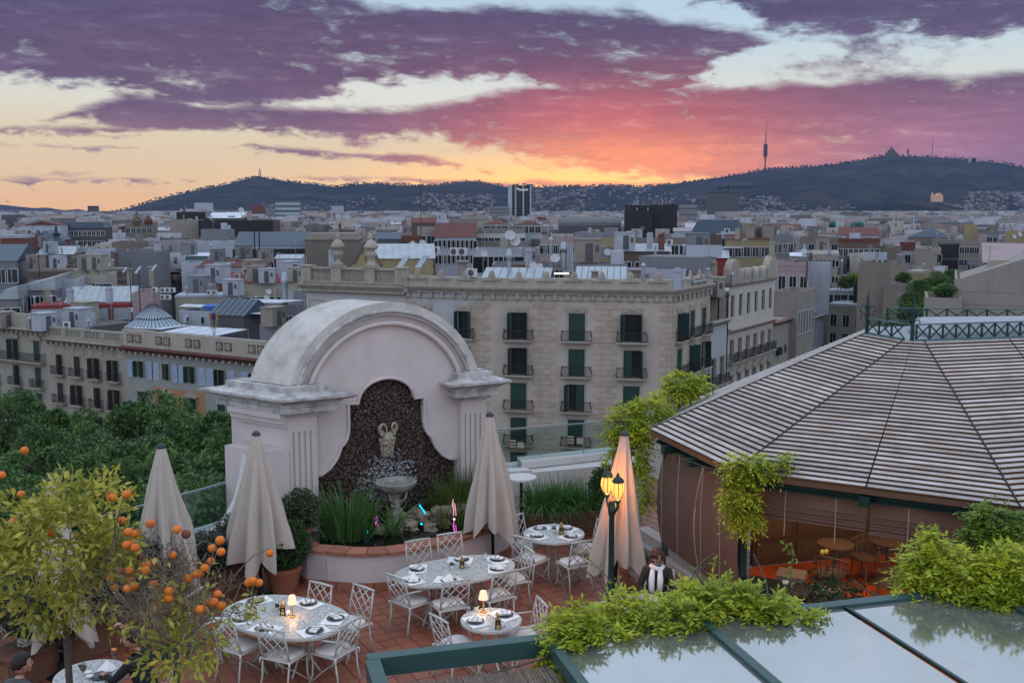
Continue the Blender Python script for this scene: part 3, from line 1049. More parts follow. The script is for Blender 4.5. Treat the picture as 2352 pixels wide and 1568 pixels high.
t,X,z=rowbuild('painted_building','cream building with long black balcony at the end of the avenue row',pA,LA,zA,WALL['cream'],1,colsA,rowsA,'green',seed=5)
b=MB()
b.box(0,LA,-0.3,0.2,z+0.12,z+1.9)
for q in range(3):
 b.box(LA*(q+0.08)/3,LA*(q+0.92)/3,-0.36,-0.3,z+0.5,z+1.6)
obj('parapet',b,WALL['cream'],t,M=X)
bo=link('balcony',slab_me(13.6,0.8),t,M=X@Matrix.Translation((LA/2,0,z-4.25)))
link('railing',railing_me(13.6,0.8,1.1,'plain'),bo)
zC=pB.z-0.15
m_sgra=mat('blue_sgraffito',(0.33,0.37,0.43),0.9,col2=(0.17,0.24,0.38),vscale=3.5,var=0.9)
m_orange=mat('orange_render',(0.33,0.19,0.10),0.9,var=0.25,vscale=0.5)
m_greyg=mat('grey_green_render',(0.25,0.265,0.25),0.9,var=0.25,vscale=0.5)
colsC=[LC*f for f in(0.10,0.275,0.45,0.64,0.86)]
rowsC=[(zC-3.55,1.1,1.9,None,None)]+[(zC-8.3-3.9*r,1.25,2.9,'tri' if r==0 else None,2.4)for r in range(2)]
t,X,z=rowbuild('decorated_building','ornate building with blue painted frieze panels, an orange wall and pedimented windows',pC,LC,zC,m_greyg,1,colsC,rowsC,'green',seed=6,eave='redroof')
b=MB()
b.box(LC*0.185,LC*0.535,-0.03,0,z-9.6,z-4.6)
for cx in colsC[1:3]:
 pass
xs_=[LC*0.185,colsC[1]-0.8,colsC[1]+0.8,colsC[2]-0.8,colsC[2]+0.8,LC*0.535]
b=MB()
for a0,a1 in((xs_[0],xs_[1]),(xs_[2],xs_[3]),(xs_[4],xs_[5])):
 b.box(a0,a1,-0.03,0,z-12,z-4.5)
for a0,a1 in((xs_[1],xs_[2]),(xs_[3],xs_[4])):
 b.box(a0,a1,-0.03,0,z-5.2,z-4.5)
obj('orange_wall',b,m_orange,t,M=X)
me=piece(('painted_panel',),lambda b:b.box(-0.62,0.62,-0.05,0,0,2.15),m_sgra)
px_=[]
for q in range(5):
 c0_=colsC[q]
 px_+=[c0_-1.65,c0_+1.65]
for x in px_:
 if 0.7<x<LC-0.7:
  link('painted_panel',me,t,M=X@Matrix.Translation((x,0,z-3.75)))
b=MB()
b.box(0,LC,-0.35,0.15,z+0.12,z+2.1)
obj('parapet',b,WALL['stone'],t,M=X)
def rosette(b):
 b.box(-0.55,0.55,-0.04,0,0,1.0)
 b.k=1
 for k in range(8):
  a=pi*k/4
  b.box(-0.07,0.07,-0.09,-0.04,0.1,0.42,Matrix.Translation((0,0,0.5))@Matrix.Rotation(a,4,'Y')@Matrix.Translation((0,0,0)))
me=piece(('rosette_panel',),rosette,[WALL['brown'],WALL['stone']])
for q in range(5):
 for s_ in(-0.68,0.68):
  link('rosette_panel',me,t,M=X@Matrix.Translation((LC*(q+0.42)/5+s_,-0.353,z+0.6)))
for(x,y,nm)in((291,893,'lit globe lamp on the wall beside the grey green facade'),(381,909,'lit wall lamp between the orange wall windows')):
 b=MB()
 b.ball((0,0,0),0.17,10,6)
 lp=thing('wall_lamp',nm,'lamp',at(x,y,124 if x<300 else 120),0,'lit lamps on the avenue facade')
 obj('globe',b,mat('warm_globe',(0.9,0.6,0.3),emit=(1,0.55,0.2),estr=14),lp,True)
 b=MB()
 b.bar((0,0.1,-0.25),(0,0.6,-0.25),0.06)
 b.bar((0,0.1,-0.27),(0,0.1,-0.14),0.08)
 obj('bracket',b,WALL['iron'],lp)
fl=thing('flag_pole','group of three furled flags on a roof pole by the white solar panels','flags',at(492,771,122))
b=MB()
for k,a in enumerate((-0.25,0.0,0.25)):
 b.tube([(a*0.3,0,0),(a*1.6,0,2.9)],0.035,5)
obj('pole',b,WALL['steel'],fl)
for k,(a,c_)in enumerate(((-0.25,(0.35,0.06,0.03)),(0.02,(0.02,0.03,0.14)),(0.28,(0.32,0.20,0.03)))):
 b=MB()
 n=7
 vs=[]
 for j in range(6):
  zz=2.7-j*0.36
  for i in range(n):
   tt=2*pi*i/n
   r=(0.09+0.06*sin(j*1.1+1))*(1+0.35*sin(3*tt))
   vs.append((a*1.5+r*cos(tt),r*sin(tt),zz))
 fs=[(j*n+i,j*n+(i+1)%n,(j+1)*n+(i+1)%n,(j+1)*n+i)for j in range(5)for i in range(n)]
 b.add(vs,fs)
 obj('flag',b,mat('flag_cloth_%d'%k,c_,0.8,col2=(0.4,0.25,0.03)if k!=1 else(0.02,0.03,0.12),vscale=1.6),fl,smooth=True)
 # street on the right of the corner building
SW=radians(57.5)
SD=Vector((cos(SW),sin(SW),0))
def streetrow(name,label,x0,x1,y,d,col,ncol,rows,shut=None,sur='stone',wm=None,dep=12,rail='plain',seed=1,eave='stone'):
 P,L=edge(x0,y,d,SW,x1)
 t=thing(name,label,'building',(P.x,P.y,STREET))
 z=P.z
 cols=[L*(k+0.5)/ncol for k in range(ncol)]
 rws=[(z-tp-h,w,h,pd,bw)for(tp,w,h,pd,bw)in rows]
 Bm=facade(t,P,SW,L,STREET,z,cols,rws,wm or WALL[col],shut=shut,sur=sur,rail=rail,seed=seed)
 X=Matrix.Rotation(SW,4,'Z')
 b=MB()
 b.box(0,L,0.5,dep,0,z-STREET-0.15)
 obj('roof_deck',b,WALL['deck'],t,M=X)
 b=MB()
 zz=z-STREET
 sweep(b,[(0,0),(L,0)],[(0,zz-0.5),(0.2,zz-0.45),(0.55,zz-0.12),(0.6,zz),(0,zz+0.1)])
 obj('cornice',b,WALL[eave],t,M=X)
 return t,P,L,X,zz
t,P1,L1,X,zz=streetrow('narrow_house','narrow pale house with planted terrace squeezed beside the large cream corner building',1632,1670,741,113.5,'white',2,[(4.2,1.2,3.0,None,2.2),(8.0,1.2,3.0,None,2.2),(11.8,1.2,2.6,None,2.2)],wm=m_cornerl,seed=21)
b=MB()
b.box(0.2,L1,1.5,9,zz,zz+7.2)
obj('upper_wall',b,WALL['grey'],t,M=X)
b=MB()
b.box(0.05,L1-0.05,-0.3,2.2,zz+2.6,zz+2.8)
b.bar((L1*0.5,0.1,zz),(L1*0.5,0.1,zz+2.6),0.15)
obj('pergola',b,WALL['iron'],t,M=X)
t,P2,L2,X,zz=streetrow('ornate_house','ornate white townhouse with arched dormers and rows of plant filled balconies',1672,1776,758.5,119,'cream',6,[(1.3,1.15,2.6,None,2.3),(5.6,1.15,2.5,'arc',None),(9.5,1.15,2.5,None,2.0)],wm=mat('warm_white_stone',(0.44,0.41,0.36),0.9,var=0.35,vscale=0.5,streak=0.3),seed=23)
b=MB()
wall_holes(b,L2,zz+0.1,zz+5.3,[(L2*(k+0.5)/6-0.55,L2*(k+0.5)/6+0.55,zz+1.4,zz+4.0)for k in range(6)])
b.box(0,L2,0.4,8,zz+0.1,zz+4.4)
obj('attic_wall',b,mat('warm_white_stone',(0,0,0)),t,M=X)
for k in range(6):
 link('window',pane_me(1.1,2.6),t,M=X@Matrix.Translation((L2*(k+0.5)/6,0,zz+1.4)))
b=MB()
sweep(b,[(0,6),(0,0),(L2,0)],[(0,zz+5.0),(0.35,zz+5.15),(0.5,zz+5.4),(0,zz+5.5)])
obj('attic_cornice',b,WALL['stone'],t,M=X)
def dormer(w,h):
 def f(b):
  n=8
  pts=[(-w,0,0),(w,0,0)]+[(w*cos(pi*k/n),0,h+w*sin(pi*k/n))for k in range(n+1)]
  b.slab(pts,(0,0.9,0))
  b.k=1
  b.slab([(-w*0.5,-0.02,0.1),(w*0.5,-0.02,0.1)]+[(w*0.5*cos(pi*k/n),-0.02,h+w*0.5*sin(pi*k/n))for k in range(n+1)],(0,0.03,0))
 return f
me_s=piece(('dormer',1),dormer(0.85,0.7),[WALL['stone'],WALL['grey']])
me_l=piece(('gable_arch',1),dormer(1.75,1.0),[WALL['stone'],WALL['cream']])
for k in range(4):
 link('dormer',me_s,t,M=X@Matrix.Translation((L2*(k+1.5)/6,-0.35,zz+5.5)))
for k in(0,5):
 link('gable_arch',me_l,t,M=X@Matrix.Translation((L2*(k+0.5)/6,-0.3,zz+5.5)))
t,P3,L3,X,zz=streetrow('yellow_house','low yellow house with green shutters and a pink roof terrace on the receding street',1777,1832,741,148,'yellow',3,[(3.8,1.2,1.2,None,None),(6.6,1.3,2.4,None,None)],shut='green',seed=27,wm=WALL['cream'],eave='terra')
b=MB()
b.box(0.1,L3-0.1,0.2,9,zz-0.1,zz+0.12)
obj('terrace_deck',b,WALL['pink'],t,M=X)
t,P4,L4,X,zz=streetrow('cream_house','cream house with open parapet piers between the yellow house and the white strip windows',1834,1867,722,172,'cream',3,[(2.8,1.0,0.9,None,None),(5.6,1.2,2.6,None,2.1)],seed=29)
b=MB()
for k in range(7):
 b.box(L4*k/7,L4*k/7+0.5,-0.1,0.4,zz+0.1,zz+1.7)
b.box(0,L4,-0.15,0.45,zz+1.7,zz+1.95)
obj('parapet',b,WALL['stone'],t,M=X)
t,P5,L5,X,zz=streetrow('office_house','white office front with rows of tall strip windows on the receding street',1869,1892,728,190,'white',7,[(1.0,0.75,4.6,None,None),(8.2,0.75,4.6,None,None)],sur='white',seed=31)
block('modern_block','plain beige modern block with a white band of windows above the yellow house',1776,1833,667,156,'beige',yaw=-32,dep=9,rwin=(1,6,1.0,3.4,3.2,4),base=STREET,rc='terra')
# the mid-distance roofs, one by one
HERO=[]
RPX=dict(white_house=8,slate_block=14,slate_house=23,metal_shed=17,canopy_house=30,lower_canopy_house=30,red_gable_house=30,slate_slope_house=35,white_solar_roof=13,blue_roof_house=31,party_wall_house=14,roof_tower=8,white_long_house=13,red_flat_house=13,glazed_pavilion=6,curved_gable_wing=31,teal_roof_house=15,terracotta_house=32,purple_roof_house=29,dark_red_roofs=12,arcade_pavilion_west=10,arcade_pavilion_east=10,pediment_hall=13,arched_hall=18,slate_gambrel_house=31,white_pantile_hut=7,brown_roof_hut=14,red_metal_house=15,ochre_office=11,brown_panel_attic=18,cream_curved_roof_house=8,blue_hip_house=21,pink_metal_roof_house=38,stair_gable=12,pink_roof_room=7)
def degrees_(a):
 return a*180/pi
def BL(name,label,x0,x1,y,d,col,roof='flat',rc=None,rh=2.0,dep=11.0,yaw=-22,**kw):
 k=1.0
 if x1<830 and d<235:
  d2=142+(d-88)*1.0
  k=d2/d
  d=d2
 for q in('win','rwin','lwin'):
  if kw.get(q):
   r,c_,ww,wh,tp,pt=kw[q]
   kw[q]=(r,c_,ww*k,wh*k,tp*k,pt*k)
 if kw.get('bands'):
  kw['bands']=[(a*k,b_*k)for a,b_ in kw['bands']]
 if not(kw.get('rwin')or kw.get('lwin')):
  yaw=-degrees_(atan2((x0+x1)/2-1176,FL))*(0.55 if x1<830 else 0.9)
 if name in RPX:
  rh=RPX[name]*d/FL/k
 HERO.append((x0,x1,y-(rh*k*FL/d if roof not in('flat','mans')else 0),d,name))
 return block(name,label,x0,x1,y,d,col,roof,rc,rh*k,dep*k,yaw,**kw)
BL('white_house','small white rendered house with low red roof on the far left skyline',56,138,517,330,'white','gy','redroof',1.6,14,-20,win=(1,4,1.1,1.3,1.6,3))
BL('slate_block','long dark slate roofed block with rooftop machines right of the small white house',138,240,524,345,'dark','mans','slate',3.6,16,-15,win=(2,10,1.2,1.6,1.0,3.4))
BL('brick_shed','dark red brick building with a white metal roof edge at the far left',0,60,540,170,'brick','flat','metal',yaw=-12,dep=14,bands=[(0,0.5)])
BL('slate_house','blue slate hipped roof house with a little white dormer, behind dark brick walls',62,134,553,188,'brick','hip','slate',3.2,13,-18)
BL('metal_shed','grey brown shed with a sheet metal pitched roof and plain walls',85,167,585,140,'brown','gx','metal',2.1,10,-14,seams=True)
BL('brown_annex','low grey brown annex wall beside the sheet metal shed',40,196,596,147,'brown','flat',yaw=-14,dep=9)
BL('terrace_house','white terrace house with a roof door between the metal shed and the grey wall',164,243,575,165,'white',yaw=-14,dep=10,win=(1,3,1.2,2.2,1.2,3))
BL('grey_wall_block','wide blank grey blue wall block behind the solar collectors',215,369,578,172,'grey',yaw=-10,dep=12)
BL('tan_house','tan house with three white framed windows above the blank grey wall',256,317,556,222,'tan',yaw=-12,dep=12,win=(1,3,1.5,1.8,1.6,3))
BL('brick_tower_house','brown brick block with dark conical turrets and small windows',287,349,511,370,'tan',yaw=-14,dep=14,win=(2,5,1.4,1.8,2.0,3.6))
BL('stone_block','long grey stone block with a balustraded roof behind the metal canopies',64,281,620,122,'brown',yaw=-13,dep=9,win=(1,8,1.0,1.5,2.0,3),bands=[(-0.02,0.25),(1.1,1.35)],band_col='tan')
BL('canopy_house','house under a wide sloping corrugated canopy at the left edge',6,124,668,97,'grey','shedx','metal',2.8,9,-18,win=(2,4,1.4,1.4,0.6,2.6))
BL('lower_canopy_house','lower grey building with a ribbed sloping roof below the corrugated canopy',-30,38,688,90,'grey','shedx','metal',2.4,8,-25,win=(1,3,1.3,1.4,0.8,3))
BL('white_cube','plain white stair head cube with a wall antenna',129,179,641,104,'white',yaw=-12,dep=5)
BL('glazed_terrace_house','pale house with a louvred window and open loggia behind the white cube',130,245,632,110,'cream',yaw=-13,dep=7,win=(1,3,2.6,1.9,1.0,3))
t_red,w_,H_=BL('red_gable_house','red painted gabled roof house with grey sheet metal slopes',152,303,695,93,'red','gx','metal',2.0,7.5,-16,seams=True)
BL('red_terrace_block','weathered white block with a red terrace edge and wall air conditioner',72,330,702,90,'white',yaw=-16,dep=8,rc='red',bands=[(-0.03,0.3)],band_col='red',win=(1,7,1.3,1.5,1.4,3))
BL('pink_hut','pink rendered roof hut with a grey metal flue',303,350,672,92,'pink',yaw=-14,dep=5)
BL('slate_slope_house','dark slate slope roof house cut by the left edge of the view',-60,37,600,122,'grey','gx','slate',4.6,14,-20,win=(2,4,1.3,1.6,1.0,3))
BL('concrete_yard','dark stained concrete yard wall behind the slotted balustrade',118,255,733,132,'brown',yaw=-24,dep=6)
BL('beige_slab','tall plain beige blank walled building with black boxes on its roof',390,458,504,335,'beige',yaw=-8,dep=26)
BL('black_hall','long low black clad hall beside the plain beige building',455,627,506,330,'black',yaw=-8,dep=30)
BL('black_boxes','black plant room boxes on top of the plain beige building',405,472,487,345,'black',yaw=-8,dep=14)
BL('white_solar_roof','large tilted white glass roof above the long black hall',470,550,501,350,'dark','shed','panel',4.5,22,-10)
BL('concrete_house','stained pale concrete house with a stair tower and awning',446,551,552,208,'white',yaw=-10,dep=12,win=(1,5,1.6,2.2,3.4,3))
BL('concrete_stair_tower','stained concrete stair tower on the awninged concrete house',461,530,527,214,'grey',yaw=-10,dep=7,win=(1,2,1.6,2.6,2.0,3))
BL('blue_roof_house','big blue slate roofed building with black glass balconies',540,706,565,178,'black','gx','slate',4.6,14,-8,bands=[(0.0,0.5)],band_col='white')
BL('glass_balcony_block','dark glass balcony front under the blue slate roof',534,703,572,174,'black',yaw=-8,dep=4,win=(2,9,1.3,1.8,1.6,3.4))
BL('party_wall_house','large blank beige party wall with chamfered top beside the blue slate roof',700,822,551,176,'tan','mans','tan',1.6,14,-6)
BL('roof_tower','small white stair tower with a ribbed metal lean-to roof',634,692,594,122,'white','gx','metal',1.1,5,-10,seams=True,win=(1,1,0.6,3.6,1.4,3))
BL('white_long_house','long white house with reddish low roof, fan units and a small window',453,612,613,124,'white','shed','redroof',1.3,7,-10,win=(1,4,1.6,1.5,1.8,3))
BL('white_gable_house','bright white blank gable end of the long reddish roofed house',416,458,604,124.5,'white','flat',yaw=-10,dep=7)
BL('red_flat_house','cream house with a red painted flat roof and climbing plants',468,682,650,110,'cream','shed','red',0.7,9,-10,win=(1,6,1.3,2.0,1.6,3))
BL('glazed_pavilion','glazed rooftop pavilion with white roof behind the long white house',426,496,588,150,'teal','gx','panel',0.8,6,-10)
BL('pierced_parapet_block','cream block with a pierced parapet hung with bunting',402,545,679,100,'cream',yaw=-14,dep=8,win=None,bands=[(-0.03,0.2)])
BL('white_panel_block','grey terrace block under racks of white solar panels',525,706,700,98,'grey',yaw=-18,dep=9,win=(1,6,1.2,1.6,1.2,3))
BL('striped_office','distant teal and white striped office slab below the mast hill',632,687,461,1500,'teal',yaw=8,dep=30,bands=[(3+7*k,6+7*k)for k in range(9)],band_col='white',base=-20)
BL('brick_tower','distant twin coloured brick tower left of the striped office slab',578,605,472,1480,'brick',yaw=10,dep=24,base=-20)
BL('pale_slab','distant pale concrete slab between the brick tower and the striped office',606,633,478,1700,'grey',yaw=4,dep=24,base=-20)
BL('white_hospital','distant white stepped hospital block at the foot of the mast hill',413,486,480,1750,'white',yaw=5,dep=30,base=-20,bands=[(4,6),(11,13)],band_col='grey')
BL('hospital_tower','distant white tower on the stepped hospital block',446,486,466,1780,'white',yaw=5,dep=20,base=-20)
BL('white_flats','distant white flats with rows of small windows',300,346,486,1350,'white',yaw=5,dep=22,base=-20,win=(5,9,1.6,2.2,3,5))
BL('grey_office','distant grey office between the slate roofed block and the dark square tower',122,150,483,1900,'grey',yaw=-8,dep=24,base=-20)
BL('dark_tower','distant dark square tower standing on the sunset skyline at the far left',201,223,473,2300,'dark',yaw=10,dep=24,base=-20,bands=[(0,3)],band_col='black')
BL('dark_low_office','distant low dark office at the left edge under the far hills',3,48,493,1150,'dark',yaw=-5,dep=24,base=-20)
BL('white_apartments','distant white apartment block with a stepped top near the thin mast',882,921,484,1400,'white',yaw=14,dep=30,base=-20,win=(6,8,1.6,2.4,3,4.6))
BL('white_apartments_low','distant long low white apartments right of the stepped white block',921,948,490,1500,'white',yaw=4,dep=26,base=-20)
st,sw_,sH=BL('bank_tower','tall black glass bank tower with white edges and a bright sign',1167,1219,426,1300,'black',yaw=2,dep=30,base=-20)
BL('bank_annex','pale glass office annex beside the tall black bank tower',1126,1169,474,1290,'grey',yaw=2,dep=26,base=-20,win=(5,8,2.0,2.4,2.5,4))
bk1,_,_=BL('black_block','wide black glazed block on the centre right skyline',1436,1500,471,385,'black',yaw=-6,dep=22)
BL('black_block_tall','taller black glazed volume joined to the wide black block',1499,1556,470,380,'black',yaw=-6,dep=24,rwin=None)
BL('black_block_low','lower black glazed front of the wide black block',1434,1499,484,372,'black',yaw=-6,dep=8)
BL('netted_tower','big dark tower wrapped in blue grey netting with a green top edge',1625,1698,441,1400,'dark',yaw=6,dep=40,base=-20,bands=[(0,1.6)],band_col='green')
BL('grey_slab_office','distant grey glass office between the black block and the netted tower',1560,1602,470,900,'grey',yaw=-4,dep=26,base=-20,bands=[(3+5*k,4+5*k)for k in range(6)],band_col='dark')
BL('curved_gable_wing','ochre building with ribbed metal roof and solar collectors behind the urns',862,995,594,121,'yellow','gx','metal',3.4,10,-8,seams=True)
BL('teal_roof_house','small house with a dark teal pitched roof behind the curved gable',866,918,549,205,'dark','gx','slate',2.6,9,-8)
BL('brick_terraces','red brick house with a roof terrace left of the terracotta roof',914,968,543,215,'brick',yaw=-8,dep=10)
BL('beige_gap_house','worn beige house with one dark window under the thin mast',958,1000,522,235,'beige',yaw=-8,dep=12,win=(2,2,1.7,3.0,2,4.4))
BL('terracotta_house','house with a big terracotta tiled roof and white galleried front',1000,1093,545,228,'white','gx','redroof',6.2,20,-6,win=(2,9,1.5,1.7,0.8,3.3))
BL('purple_roof_house','house with a tall dark purple pitched roof behind the terracotta one',1032,1096,532,270,'brown','gx','brown',6.4,18,6)
BL('dark_red_roofs','row of low dark red roofs left of the white boxy plant room',945,1002,512,330,'brown','gx','redroof',2.2,12,-4)
BL('white_plant_room','white boxy plant room on the roofs above the terracotta house',1002,1042,503,330,'white',yaw=-2,dep=10)
BL('cream_arcade_house','cream apartment house with an arched roof gallery and shuttered windows',1093,1206,524,285,'beige',yaw=-3,dep=14,win=(3,8,1.7,2.0,1.6,4.2),wk='blind')
BL('arcade_pavilion_west','white arched loggia under a red pyramid roof, the nearer to the thin mast',1112,1166,515,290,'white','hip','redroof',1.7,9,-3,win=(1,4,1.7,1.8,0.5,3))
BL('arcade_pavilion_east','white arched loggia under a red pyramid roof below the bank tower',1187,1242,516,290,'white','hip','redroof',1.5,9,-3,win=(1,4,1.7,1.8,0.5,3))
BL('pediment_hall','pale classical hall with a triangular pediment on the skyline',1073,1126,504,480,'cream','gy','stone' if False else 'cream',3.0,16,-2)
BL('arched_hall','vaulted hall with a white metal monitor roof left of the wide black block',1283,1426,518,410,'dark','barrel','dark',5.0,26,-4)
BL('hall_monitor','long white metal monitor on top of the vaulted hall',1298,1418,499,418,'white',yaw=-4,dep=12)
BL('pink_block','pinkish block of flats with small dark windows below the vaulted hall',1241,1326,548,215,'pink',yaw=-4,dep=12,win=(2,6,1.5,1.8,1.4,4.2))
BL('ochre_school','ochre block with two rows of narrow windows below the vaulted hall',1378,1428,549,215,'yellow',yaw=-4,dep=12,win=(3,7,0.9,2.2,1.6,4.4))
BL('tan_link_block','tan stained link block between the pinkish flats and the narrow windowed ochre block',1326,1379,547,219,'tan',yaw=-4,dep=12,win=(2,4,1.2,1.8,2.6,4.4))
BL('net_terrace_house','long roof terrace draped with grey netting over the ochre block',1320,1428,535,228,'grey',yaw=-4,dep=10)
BL('slate_gambrel_house','large grey slate gambrel roof in front of the netted tower',1588,1712,536,262,'dark','mans','slate',3.6,18,-4,win=(1,4,3.2,1.4,0.4,3))
BL('white_side_house','white house side with windows below the grey slate gambrel roof',1657,1698,533,250,'white',yaw=-4,dep=10,win=(4,3,1.1,1.8,1.6,3.6))
BL('brown_side_house','plain brown wall below the grey slate gambrel roof',1612,1657,537,248,'brown',yaw=-4,dep=10)
BL('white_pantile_hut','white rooftop hut with a pink roof by the black block',1548,1596,531,300,'white','shed','pink',1.2,8,-4)
BL('roof_shed_row','row of low roof sheds and chimneys below the black block',1428,1598,548,190,'tan',yaw=-3,dep=10,rc='terra',win=(1,9,1.2,1.7,1.2,3))
BL('brown_roof_hut','brown rooftop hut with a dark door and tilted metal roof',1427,1539,577,132,'brown','shed','metal',1.3,7,-3,win=(1,4,1.0,2.2,1.4,3))
BL('red_metal_house','dark red house with a ribbed grey metal roof behind the corner building',1604,1671,592,140,'red','gx','metal',2.6,9,8,seams=True)
BL('white_roof_wall','long white terrace wall with chimneys on the corner building roof',1092,1198,571,152,'white',yaw=-3,dep=7,win=(1,3,3.0,2.4,1.2,3))
BL('grey_roof_range','low grey lift range with pipes across the corner building roof',1130,1440,606,121,'grey',yaw=-3,dep=7,rc='terra',win=(1,9,1.0,0.9,0.7,3))
BL('pale_blue_roof_wall','pale blue grey metal screen on the corner building roof',1434,1576,618,114,'white',yaw=-4,dep=4)
BL('brick_flue_block','brown brick flue block beside tall steel ducts',1172,1222,611,117,'brick',yaw=-3,dep=3)
BL('stair_gable','cream curved stair gable at the street end of the corner building',1581,1648,604,118,'cream','barrely','cream',1.4,5,6)
BL('ochre_office','ochre office with a brown roof and long strip windows',1666,1767,549,205,'yellow','shed','redroof',2.6,9,-4,win=(4,5,2.0,1.9,1.6,4.4))
BL('ochre_lift_house','ochre lift house on top of the brown roofed office',1706,1748,519,212,'yellow',yaw=-4,dep=6)
BL('grey_duct_house','grey house with tall steel ducts right of the ochre office',1775,1822,541,225,'grey',yaw=-6,dep=14,win=(3,4,1.2,1.9,1.8,4))
BL('tan_flats','tan flats with a small gabled roof room and three windows',1838,1926,545,300,'tan',yaw=-6,dep=14,win=(2,5,1.6,2.0,2.0,4.2))
BL('brown_panel_flats','flats with brown panelled front and dark brown tile roof',1926,2021,548,262,'brown',yaw=-8,dep=16,win=(5,8,1.3,1.9,2.6,3.6),bands=[(0,0.9)],band_col='redroof')
BL('brown_panel_attic','white attic under the dark brown tile roof of the panelled flats',1929,2018,540,266,'white','gx','redroof',3.8,14,-8,win=(1,7,1.6,1.6,0.6,3))
BL('pink_terrace_house','pale pink house with three tall windows and a parapet',1760,1860,601,188,'pink',yaw=-4,dep=10,win=(1,4,1.2,2.9,2.6,4),bands=[(0.5,0.8),(1.4,1.55)],band_col='pink')
BL('pink_roof_room','small pale roof room with a white metal roof on the pink house',1817,1848,588,194,'cream','gx','panel',1.0,5,-4,win=(1,1,1.1,1.2,0.8,3))
BL('cream_curved_roof_house','cream house with a curved roof and small attic windows',1868,1925,584,240,'cream','barrel','cream',2.4,12,-4,win=(2,6,1.4,1.4,1.4,3.8))
BL('white_sheets_wall','white tarpaulin covered wall beside the pink house',1861,1908,601,196,'white',yaw=-4,dep=2,base=-13)
t_,w_,H_=BL('cream_corner_house','cream corner house with terrace windows and an octagonal roof room',1902,1988,696,205,'cream',yaw=-31,dep=14,rwin=(5,5,1.1,2.4,2.0,3.7),win=(5,3,1.2,2.4,2.2,3.7),bands=[(0,0.5)])
BL('cream_corner_attic','set back cream attic storey with wide white framed windows',1850,1982,664,212,'cream',yaw=-6,dep=9,win=(1,4,2.6,2.2,1.0,4),bands=[(0,0.35)])
BL('octagonal_room','pale octagonal roof room with a blank oval on its wall',1845,1908,628,216,'cream',yaw=-4,dep=6)
BL('black_terrace_wall','black fenced planted roof terrace beside the cream corner house',1962,2030,652,205,'black',yaw=-6,dep=9)
BL('brown_blank_house','large blank brown party wall with a ragged top',1972,2046,602,186,'tan',yaw=-31,dep=14,rwin=(7,4,1.2,2.2,2.4,3.6))
BL('grey_pink_blank','lower blank pinkish grey party wall beside the street trees',2030,2062,655,182,'tan',yaw=-31,dep=14,rwin=(5,5,1.1,2.3,1.6,3.6))
BL('white_stripe_house','tall white house with a brown roof band and two small windows',2070,2103,556,262,'white',yaw=-6,dep=12,win=(2,1,1.3,2.0,3.2,7),bands=[(0,2.2)],band_col='redroof')
BL('tan_gable_house','tan blank gable left of the tall white house with the brown band',2018,2071,568,262,'tan',yaw=-6,dep=12)
BL('beige_step_house','beige stepped party walls right of the tall white house',2102,2152,575,252,'beige',yaw=-6,dep=12)
BL('blue_hip_house','house with a broad dark blue hipped roof on the right skyline',2088,2190,545,330,'tan','hip','slate',3.4,16,-8)
BL('yellow_corner_house','ochre corner house with tall shuttered windows by the street trees',2080,2122,622,240,'yellow',yaw=-31,dep=20,win=(3,3,1.3,2.8,2.4,4.2),rwin=(3,7,1.1,2.6,2.4,4.2),bands=[(0,0.6)],band_col='cream')
BL('netted_house','dark building wrapped in black scaffold netting on the far street',2158,2204,557,268,'black',yaw=-6,dep=14,bands=[(k*4,k*4+0.5)for k in range(6)],band_col='dark')
BL('balcony_stack','narrow flats with stacked green balconies beside the netted building',2138,2162,570,255,'cream',yaw=-6,dep=14,win=(6,2,1.6,2.0,1.5,3.4))
BL('yellow_tower_house','slender pale yellow stair tower on the far right skyline',2216,2246,516,380,'yellow',yaw=-6,dep=10)
BL('far_street_flats','dim flats lining the far street below the yellow stair tower',2205,2250,552,300,'beige',yaw=-6,dep=40,win=(6,4,1.3,1.8,2.0,3.6),lwin=(6,10,1.3,1.8,2.0,3.6))
BL('pink_street_house','pale pink narrow end house on the far street',2249,2268,540,340,'pink',yaw=-6,dep=14)
BL('grey_street_flats','grey flats with stacked balconies at the end of the street',2268,2306,532,370,'grey',yaw=-6,dep=20,win=(7,3,1.8,1.6,2.0,3.6))
BL('ochre_rooftop','ochre plant wall with two white units near the right edge',2315,2380,531,210,'yellow',yaw=-6,dep=12)
BL('pink_metal_roof_house','house with a wide pinkish sheet metal roof at the right edge',2262,2400,603,128,'grey','shed','pink',3.6,14,-4)
bw1,ww1,bH1=BL('beige_panel_building','large plain beige panelled building with a loggia near the right edge',2194,2420,640,96,'beige',yaw=6,dep=16)
BL('beige_panel_wing','lower beige panelled wing with planted roof beside the street trees',2128,2210,683,95,'beige',yaw=6,dep=8)
pz=at(2206,637,96.5)
b=MB()
b.slab([(0,0,0),(9.0,0,0),(9.0,0,3.3)],(0,10,0))
t=obj('gable_wall',b,WALL['beige'],bw1,loc=(0.4,0.05,bH1+0.002))
b=MB()
b.box(0,9.0,0,9,0,3.4)
obj('upper_wall',b,WALL['beige'],bw1,loc=(9.4,1.6,bH1+0.002))
b=MB()
b.box(0,6.5,0,0.1,0.3,2.4)
obj('loggia_glass',b,WALL['glass'],bw1,loc=(10.5,1.45,bH1+0.3))
jm=MB()
for k in range(9):
 jm.box(0,ww1,-0.02,0,bH1-1.2*k-1.2,bH1-1.2*k-1.17)
obj('panel_joint',jm,WALL['tan'],bw1)
cu=bpy.data.curves.new('sign_text','FONT')
cu.body='Sabadell'
cu.size=3.6
cu.extrude=0.15
cu.materials.append(mat('sign_white',(0.8,0.8,0.8),emit=(1,1,1),estr=0.35))
tmp=bpy.data.objects.new('sign_text',cu)
sgn=bpy.data.meshes.new_from_object(tmp)
bpy.data.objects.remove(tmp)
